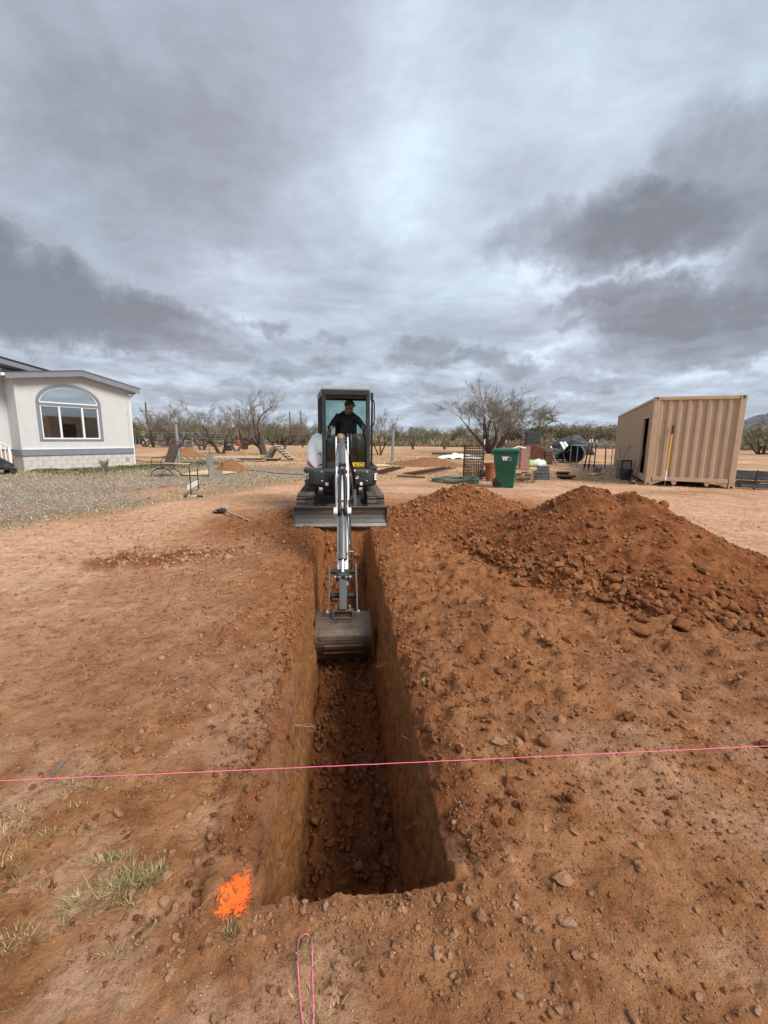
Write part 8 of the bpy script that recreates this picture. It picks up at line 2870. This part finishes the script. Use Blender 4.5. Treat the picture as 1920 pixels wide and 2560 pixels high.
plant_tree('lean', 1080, 1116, 1066, 4.2, 'small leafless tree between the rounded tree and the big one', sx=1.2)
plant_tree('stub', 1112, 1124, 1070, 0.9, 'thin dead tree left of the biggest mesquite', sx=.8)
plant_tree('olive', 1142, 1116, 1060, 3.3, 'olive tinged small tree left of the biggest mesquite', sx=1.1)
plant_tree('lean', 757, 1119, 1040, 5.0, 'leafless tree standing just left of the cab', sx=.8)
plant_tree('scrub', 1002, 1113, 1068, 2.4, 'scrubby tree just right of the slanting tree by the cab', sx=1.2)
plant_tree('bushy', 1905, 1136, 1045, 0.4, 'dense green mesquite at the right edge, behind the container', sx=1.55)
plant_tree('bushy', 1985, 1134, 1040, 2.4, 'second dense green mesquite at the far right edge', sx=1.5)
plant_tree('lean', 505, 1124, 1004, 3.6, 'fine twigged leafless tree left of the twin stemmed one', sx=1.3)
plant_tree('spread', 612, 1124, 1000, 2.6, 'leafless tree in the gap between the twin stemmed and the wide one', sx=1.2)
plant_tree('twin', 706, 1126, 1012, 4.0, 'leafless tree between the wide one and the cab', sx=1.3)
plant_tree('lean', 418, 1117, 1012, 5.2, 'leafless tree just left of the leaning pipe post', sx=1.3)
# scrub and trees beyond the fence
MARKS = [(338, 'house corner'), (371, 'first utility pole'), (405, 'yard light gap'), (446, 'leaning pipe post'), (482, 'pipe gate'), (528, 'concrete blocks'), (555, 'stacked tyres'), (597, 'red drum'), (640, 'wide leafless tree'), (668, 'blue barrel'), (700, 'step ladder'), (730, 'pair of bare poles'), (775, 'cab'),
         (985, 'right hand pipe post'), (1033, 'rounded leafless tree'), (1080, 'white tarp'), (1142, 'wire mesh roll'), (1208, 'white tipped stake'), (1262, 'green bin'), (1305, 'lattice panels'), (1350, 'dark grey box'), (1385, 'scrap heap'), (1418, 'leaning white posts'), (1450, 'pipe frame'), (1484, 'leaning iron posts'), (1540, 'container end')]
MARKS[2] = (395, 'pale shed')
rt = random.Random(17)
DISTANT = [(352, 1112, 1046), (398, 1113, 1050), (415, 1112, 1040), (480, 1112, 1046), (515, 1112, 1052), (538, 1113, 1046), (620, 1113, 1040), (690, 1113, 1050), (710, 1113, 1046), (742, 1114, 1052), (768, 1113, 1048), (978, 1114, 1062), (1050, 1115, 1058), (1068, 1114, 1066), (1150, 1115, 1062), (1180, 1115, 1060), (1275, 1116, 1056), (1355, 1117, 1050), (1378, 1117, 1056), (1412, 1117, 1050), (1450, 1118, 1054), (1490, 1119, 1050), (345, 1106, 1058), (405, 1107, 1060), (425, 1106, 1056), (470, 1106, 1052), (505, 1106, 1050), (530, 1107, 1058), (610, 1107, 1050), (630, 1107, 1055), (695, 1107, 1053), (715, 1108, 1056), (735, 1107, 1058), (775, 1108, 1056), (790, 1108, 1060),
           (960, 1109, 1066), (1020, 1110, 1070), (1055, 1109, 1062), (1100, 1110, 1070), (1125, 1110, 1066), (1165, 1110, 1062), (1190, 1111, 1068), (1255, 1111, 1066), (1285, 1111, 1070), (1330, 1114, 1066), (1345, 1113, 1060), (1362, 1115, 1055), (1385, 1114, 1062), (1400, 1116, 1058), (1420, 1115, 1062), (1440, 1117, 1060), (1462, 1116, 1054), (1480, 1118, 1060), (1500, 1117, 1052), (1520, 1118, 1058), (1538, 1119, 1060), (1555, 1118, 1062), (1580, 1119, 1060)]
for i, (px, py, top) in enumerate(DISTANT):
    kd = ['scrub', 'olive', 'scrub', 'bushy', 'lean'][i % 5] if px < 1320 else ['scrub', 'olive', 'bushy'][i % 3]
    mk = min(MARKS, key=lambda q: abs(q[0] - px))
    rel = 'right behind' if abs(mk[0] - px) < 8 else ('left of' if px < mk[0] else 'right of')
    adj = {'scrub': 'grey brown', 'olive': 'olive tinged', 'bushy': 'bushy green', 'lean': 'leafless'}[kd]
    lab = f"{'taller' if py - top > 58 else 'low'} {adj} desert tree beyond the fence, {rel} the {mk[1]}"
    plant_tree(kd, px, py, top, rt.random() * 6.28, lab, 'desert trees beyond the fence', sx=rt.uniform(1.1, 1.6), name='desert_tree')

# far scrub: one low uneven mass of leaf clumps and twigs out to the hills
r6 = np.random.default_rng(61)
n = 170000
d_ = 74 + r6.random(n) ** 1.7 * 620
az_ = (r6.random(n) - .5) * 1.95
sx_, sy_ = d_ * np.tan(np.clip(az_, -1.05, 1.05)), d_
keep = fbm(sx_ / 14, sy_ / 40, 4, 951) > -.30
sx_, sy_ = sx_[keep], sy_[keep]
n = len(sx_)
bush = np.clip(fbm(sx_ / 6, sy_ / 16, 4, 955) + .55, 0.1, 1.4)
hgt_ = (0.6 + 2.4 * r6.random(n)) * bush * np.clip(sy_ / 130, 1, 1.6)
ang = r6.random(n) * 6.28
wd_ = 0.06 + .13 * r6.random(n)
wd_ = wd_ * np.clip(sy_ / 120, 1, 4)
tilt = r6.normal(size=n) * .5 * hgt_
V = np.zeros((n, 3, 3))
lo_ = r6.random(n) * .5 * hgt_
V[:, 0] = np.stack([sx_ - wd_, sy_, lo_], -1)
V[:, 1] = np.stack([sx_ + wd_, sy_ + .1, lo_], -1)
V[:, 2] = np.stack([sx_ + tilt * np.cos(ang), sy_ + tilt * np.sin(ang), lo_ + hgt_ * .6], -1)
F_ = np.arange(n * 3).reshape(-1, 3)
o = link_mesh('distant_scrub', mesh_np('distant_scrub', V.reshape(-1, 3), F_, [mat('far scrub', (0.175, 0.142, 0.100), 0.95, var=.4, scale=.08), M_LEAFG, mat('far scrub straw', (0.25, 0.19, 0.115), 0.95, var=.3, scale=.08)], fmat=np.where(fbm(sx_ / 20, sy_ / 30, 3, 957) + .5 * (r6.random(n) - .5) > .12, 1, np.where(r6.random(n) < .6, 0, 2))))
tag(o, 'low brown and olive desert scrub stretching to the horizon', 'scrub', kind='stuff')

# fences
M_POST = mat('fence post', (0.10, 0.075, 0.06), 0.9, var=.3)


def fence(name, pts, h_, nwire, post_px, label, rail=False, mm=None, step=4.0):
    o = empty(name, (0, 0, 0), 0, label, 'fence')
    for A, B in zip(pts[:-1], pts[1:]):
        L = (B - A).length
        n_ = max(1, int(L / step))
        for k in range(n_ + 1):
            p = A.lerp(B, k / n_)
            MB().tube([(p.x, p.y, p.z - .1), (p.x, p.y, p.z + h_ + .08)], .05, 6).build('post', mm or M_POST, o)
        for k in range(nwire):
            z = h_ * (k + 1) / nwire
            r = .035 if (rail and k == nwire - 1) else .014
            MB().tube([A + Vector((0, 0, z)), B + Vector((0, 0, z))], r, 4).build('top_rail' if (rail and k == nwire - 1) else 'wire', mm or M_WIRE, o)
    return o


fence('chain_fence', [onground(340, 1117), onground(458, 1118), onground(575, 1116), onground(620, 1114)], 1.75, 5, 0, 'galvanised mesh fence running behind the leafless trees left of the excavator', True, M_GALV, 4.5)
fence('wire_fence', [onground(640, 1114), onground(800, 1116), onground(960, 1117), onground(1120, 1119), onground(1300, 1121), onground(1420, 1123)], 1.5, 4, 0, 'dark post and wire fence crossing the yard behind the excavator', False, None, 5.5)
g0, g1 = onground(462, 1121), onground(482, 1121)
pipe_frame('pipe_gate', [g0, g1, g1 + Vector((0, .1, 0)), g0 + Vector((0, .1, 0))], at(462, 1083, g0.y).z, .05, 'galvanised pipe gate in the mesh fence behind the patio rocker', 'gate')
wpile = MB()
for k in range(46):
    p = onground(385 + 190 * random.random(), 1114 + 4 * random.random())
    a = random.uniform(-.4, .4)
    L = random.uniform(.5, 1.1)
    z = p.z + random.uniform(.1, .8)
    wpile.tube([(p.x - L * math.cos(a), p.y - L * math.sin(a), z), (p.x + L * math.cos(a), p.y + L * math.sin(a), z + random.uniform(-.2, .2))], random.uniform(.07, .16), 6)
o = wpile.build('firewood', M_LOGB)
tag(o, 'long low pile of grey firewood lying along the mesh fence', 'firewood', kind='stuff')

# utility poles
for (px, top, depth, arms, lab) in ((371, 1005, 95, 1, 'utility pole with a short crossarm right beside the house corner'), (500, 1043, 210, 1, 'distant utility pole with crossarm behind the leaning pipe post'), (602, 1025, 120, 0, 'bare utility pole between the two leafless trees'),
                                  (726, 1029, 120, 0, 'bare wooden pole, left of the pair beside the cab'), (753, 1027, 110, 0, 'bare wooden pole, right of the pair beside the cab')):
    p = at(px, 1100, depth); p.z = 0
    zt_ = at(px, top, depth).z
    o = empty('utility_pole', (p.x, p.y, 0), 0, lab, 'utility pole')
    MB().tube([(0, 0, -.2), (0, 0, zt_)], [.22, .15], 8).build('pole', M_POST, o, auto=40)
    if arms:
        MB().box((0, 0, zt_ - 1.9 if depth < 150 else zt_ - .6), (2.4, .14, .16)).build('crossarm', M_POST, o)
        for x in (-1.0, .0, 1.0):
            MB().lathe((x, 0, (zt_ - 1.9 if depth < 150 else zt_ - .6) + .08), [(.05, 0), (.07, .08), (.04, .2)], 8).build('insulator', M_CONC, o)
# pale shed seen through the trees by the house
p = at(362, 1105, 70); p.z = 0
sh_ = empty('pale_shed', (p.x, p.y, 0), .2, 'small whitish shed half hidden by the trees right of the house', 'shed')
MB().box((0, 0, 1.1), (4.6, 3.0, 2.2)).build('wall', M_TARP, sh_)
MB().prism([(-2.5, 2.2), (2.5, 2.2), (2.5, 2.28), (0, 2.9), (-2.5, 2.28)], -1.7, 1.7, lambda u, v, h: (u, h, v)).build('roof', M_GALV, sh_)
MB().box((-.8, -1.52, .95), (.9, .05, 1.9)).build('door', M_PANELG, sh_)
MB().box((1.1, -1.52, 1.3), (.9, .05, .7)).build('window', M_PANELG, sh_)
for (px, py, d, s_, lab) in ((1012, 1096, 150, (2.5, 2, 1.1), 'tiny white object far off beyond the fence, left of two'), (1178, 1082, 260, (6, 4, 3), 'small white roofed building far off left of the biggest mesquite')):
    p = at(px, py, d); p.z = 0
    o = empty('far_building', (p.x, p.y, 0), 0, lab, 'building')
    MB().box((0, 0, s_[2] / 2), s_).build('wall', M_GREYW, o)
    MB().prism([(-s_[0] * .55, s_[2]), (s_[0] * .55, s_[2]), (0, s_[2] * 1.35)], -s_[1] * .55, s_[1] * .55, lambda u, v, h: (u, h, v)).build('roof', M_WHITE, o)


# mountains
def ridge(name, D, knots, label, seed, col, thick=900):
    xs = np.array([at(px, 1090, D).x for px, _ in knots])
    hs = np.array([at(px, top, D).z for px, top in knots])
    n = 220
    X = np.linspace(xs[0], xs[-1], n)
    Hc = np.interp(X, xs, hs)
    m = 26
    rows = []
    for j in range(m):
        t = j / (m - 1)
        prof = math.sin(PI * min(t * .5, .5)) ** 1.2 if t <= 1 else 0
        y = D - thick * (1 - t)
        nz = 1 + .30 * fbm(X / (D * .012), np.full(n, y) / (D * .012), 4, seed)
        rows.append(np.stack([X, np.full(n, y) + D * .01 * fbm(X / (D * .03), X * 0 + j * .3, 2, seed + 5), Hc * prof * (nz if j < m - 1 else 1 + .08 * fbm(X / (D * .008), X * 0, 4, seed + 9)) - 2], -1))
    co = np.concatenate(rows)
    a_ = np.arange(m - 1)[:, None] * n + np.arange(n - 1)[None, :]
    q = np.stack([a_, a_ + 1, a_ + n + 1, a_ + n], axis=-1).reshape(-1, 4)
    o = link_mesh(name, mesh_np(name, co, q, [mat(name + ' rock', col, .95, var=.25, scale=.004)], smooth=True))
    return tag(o, label, 'mountain', kind='structure')


ridge('mountain', 6000, [(440, 1090), (470, 1078), (500, 1066), (530, 1070), (565, 1080), (600, 1070), (630, 1061), (655, 1058), (680, 1064), (705, 1074), (740, 1082), (790, 1088), (840, 1092)], 'blue grey mountain ridge on the horizon left of the excavator', 971, (0.085, 0.095, 0.125))  # blue of the distant haze is put into this rock colour
ridge('mountain', 5000, [(1560, 1100), (1640, 1092), (1720, 1080), (1800, 1066), (1860, 1048), (1890, 1038), (1925, 1029), (1970, 1022), (2040, 1030), (2120, 1050), (2250, 1080)], 'dark purple grey mountain at the right edge behind the container', 975, (0.085, 0.072, 0.085))
ridge('mesa', 3000, [(1300, 1100), (1360, 1090), (1430, 1079), (1470, 1076), (1540, 1078), (1620, 1084), (1700, 1100)], 'long low brown mesa on the horizon left of the container', 979, (0.150, 0.105, 0.080))
ridge('mesa', 3500, [(860, 1100), (950, 1090), (1040, 1086), (1130, 1085), (1220, 1087), (1330, 1092), (1400, 1102)], 'faint low rise on the horizon behind the biggest mesquite', 983, (0.120, 0.095, 0.085))


# ================================================================== the air: faint haze over the plain
hz_me = MB()
hz_me.box((0, 3000, 330), (15000, 9600, 676))
hz_o = hz_me.build('haze', [])
tag(hz_o, 'thin pale haze over the plain', 'haze', kind='stuff')
hm = bpy.data.materials.new('haze')
hm.use_nodes = True
hm.node_tree.nodes.clear()
hv = _n(hm.node_tree, 'ShaderNodeVolumePrincipled')
hv.inputs['Color'].default_value = (0.80, 0.86, 0.95, 1)
hv.inputs['Density'].default_value = 3.5e-5
ho = _n(hm.node_tree, 'ShaderNodeOutputMaterial')
hm.node_tree.links.new(hv.outputs[0], ho.inputs['Volume'])
hz_o.data.materials.append(hm)
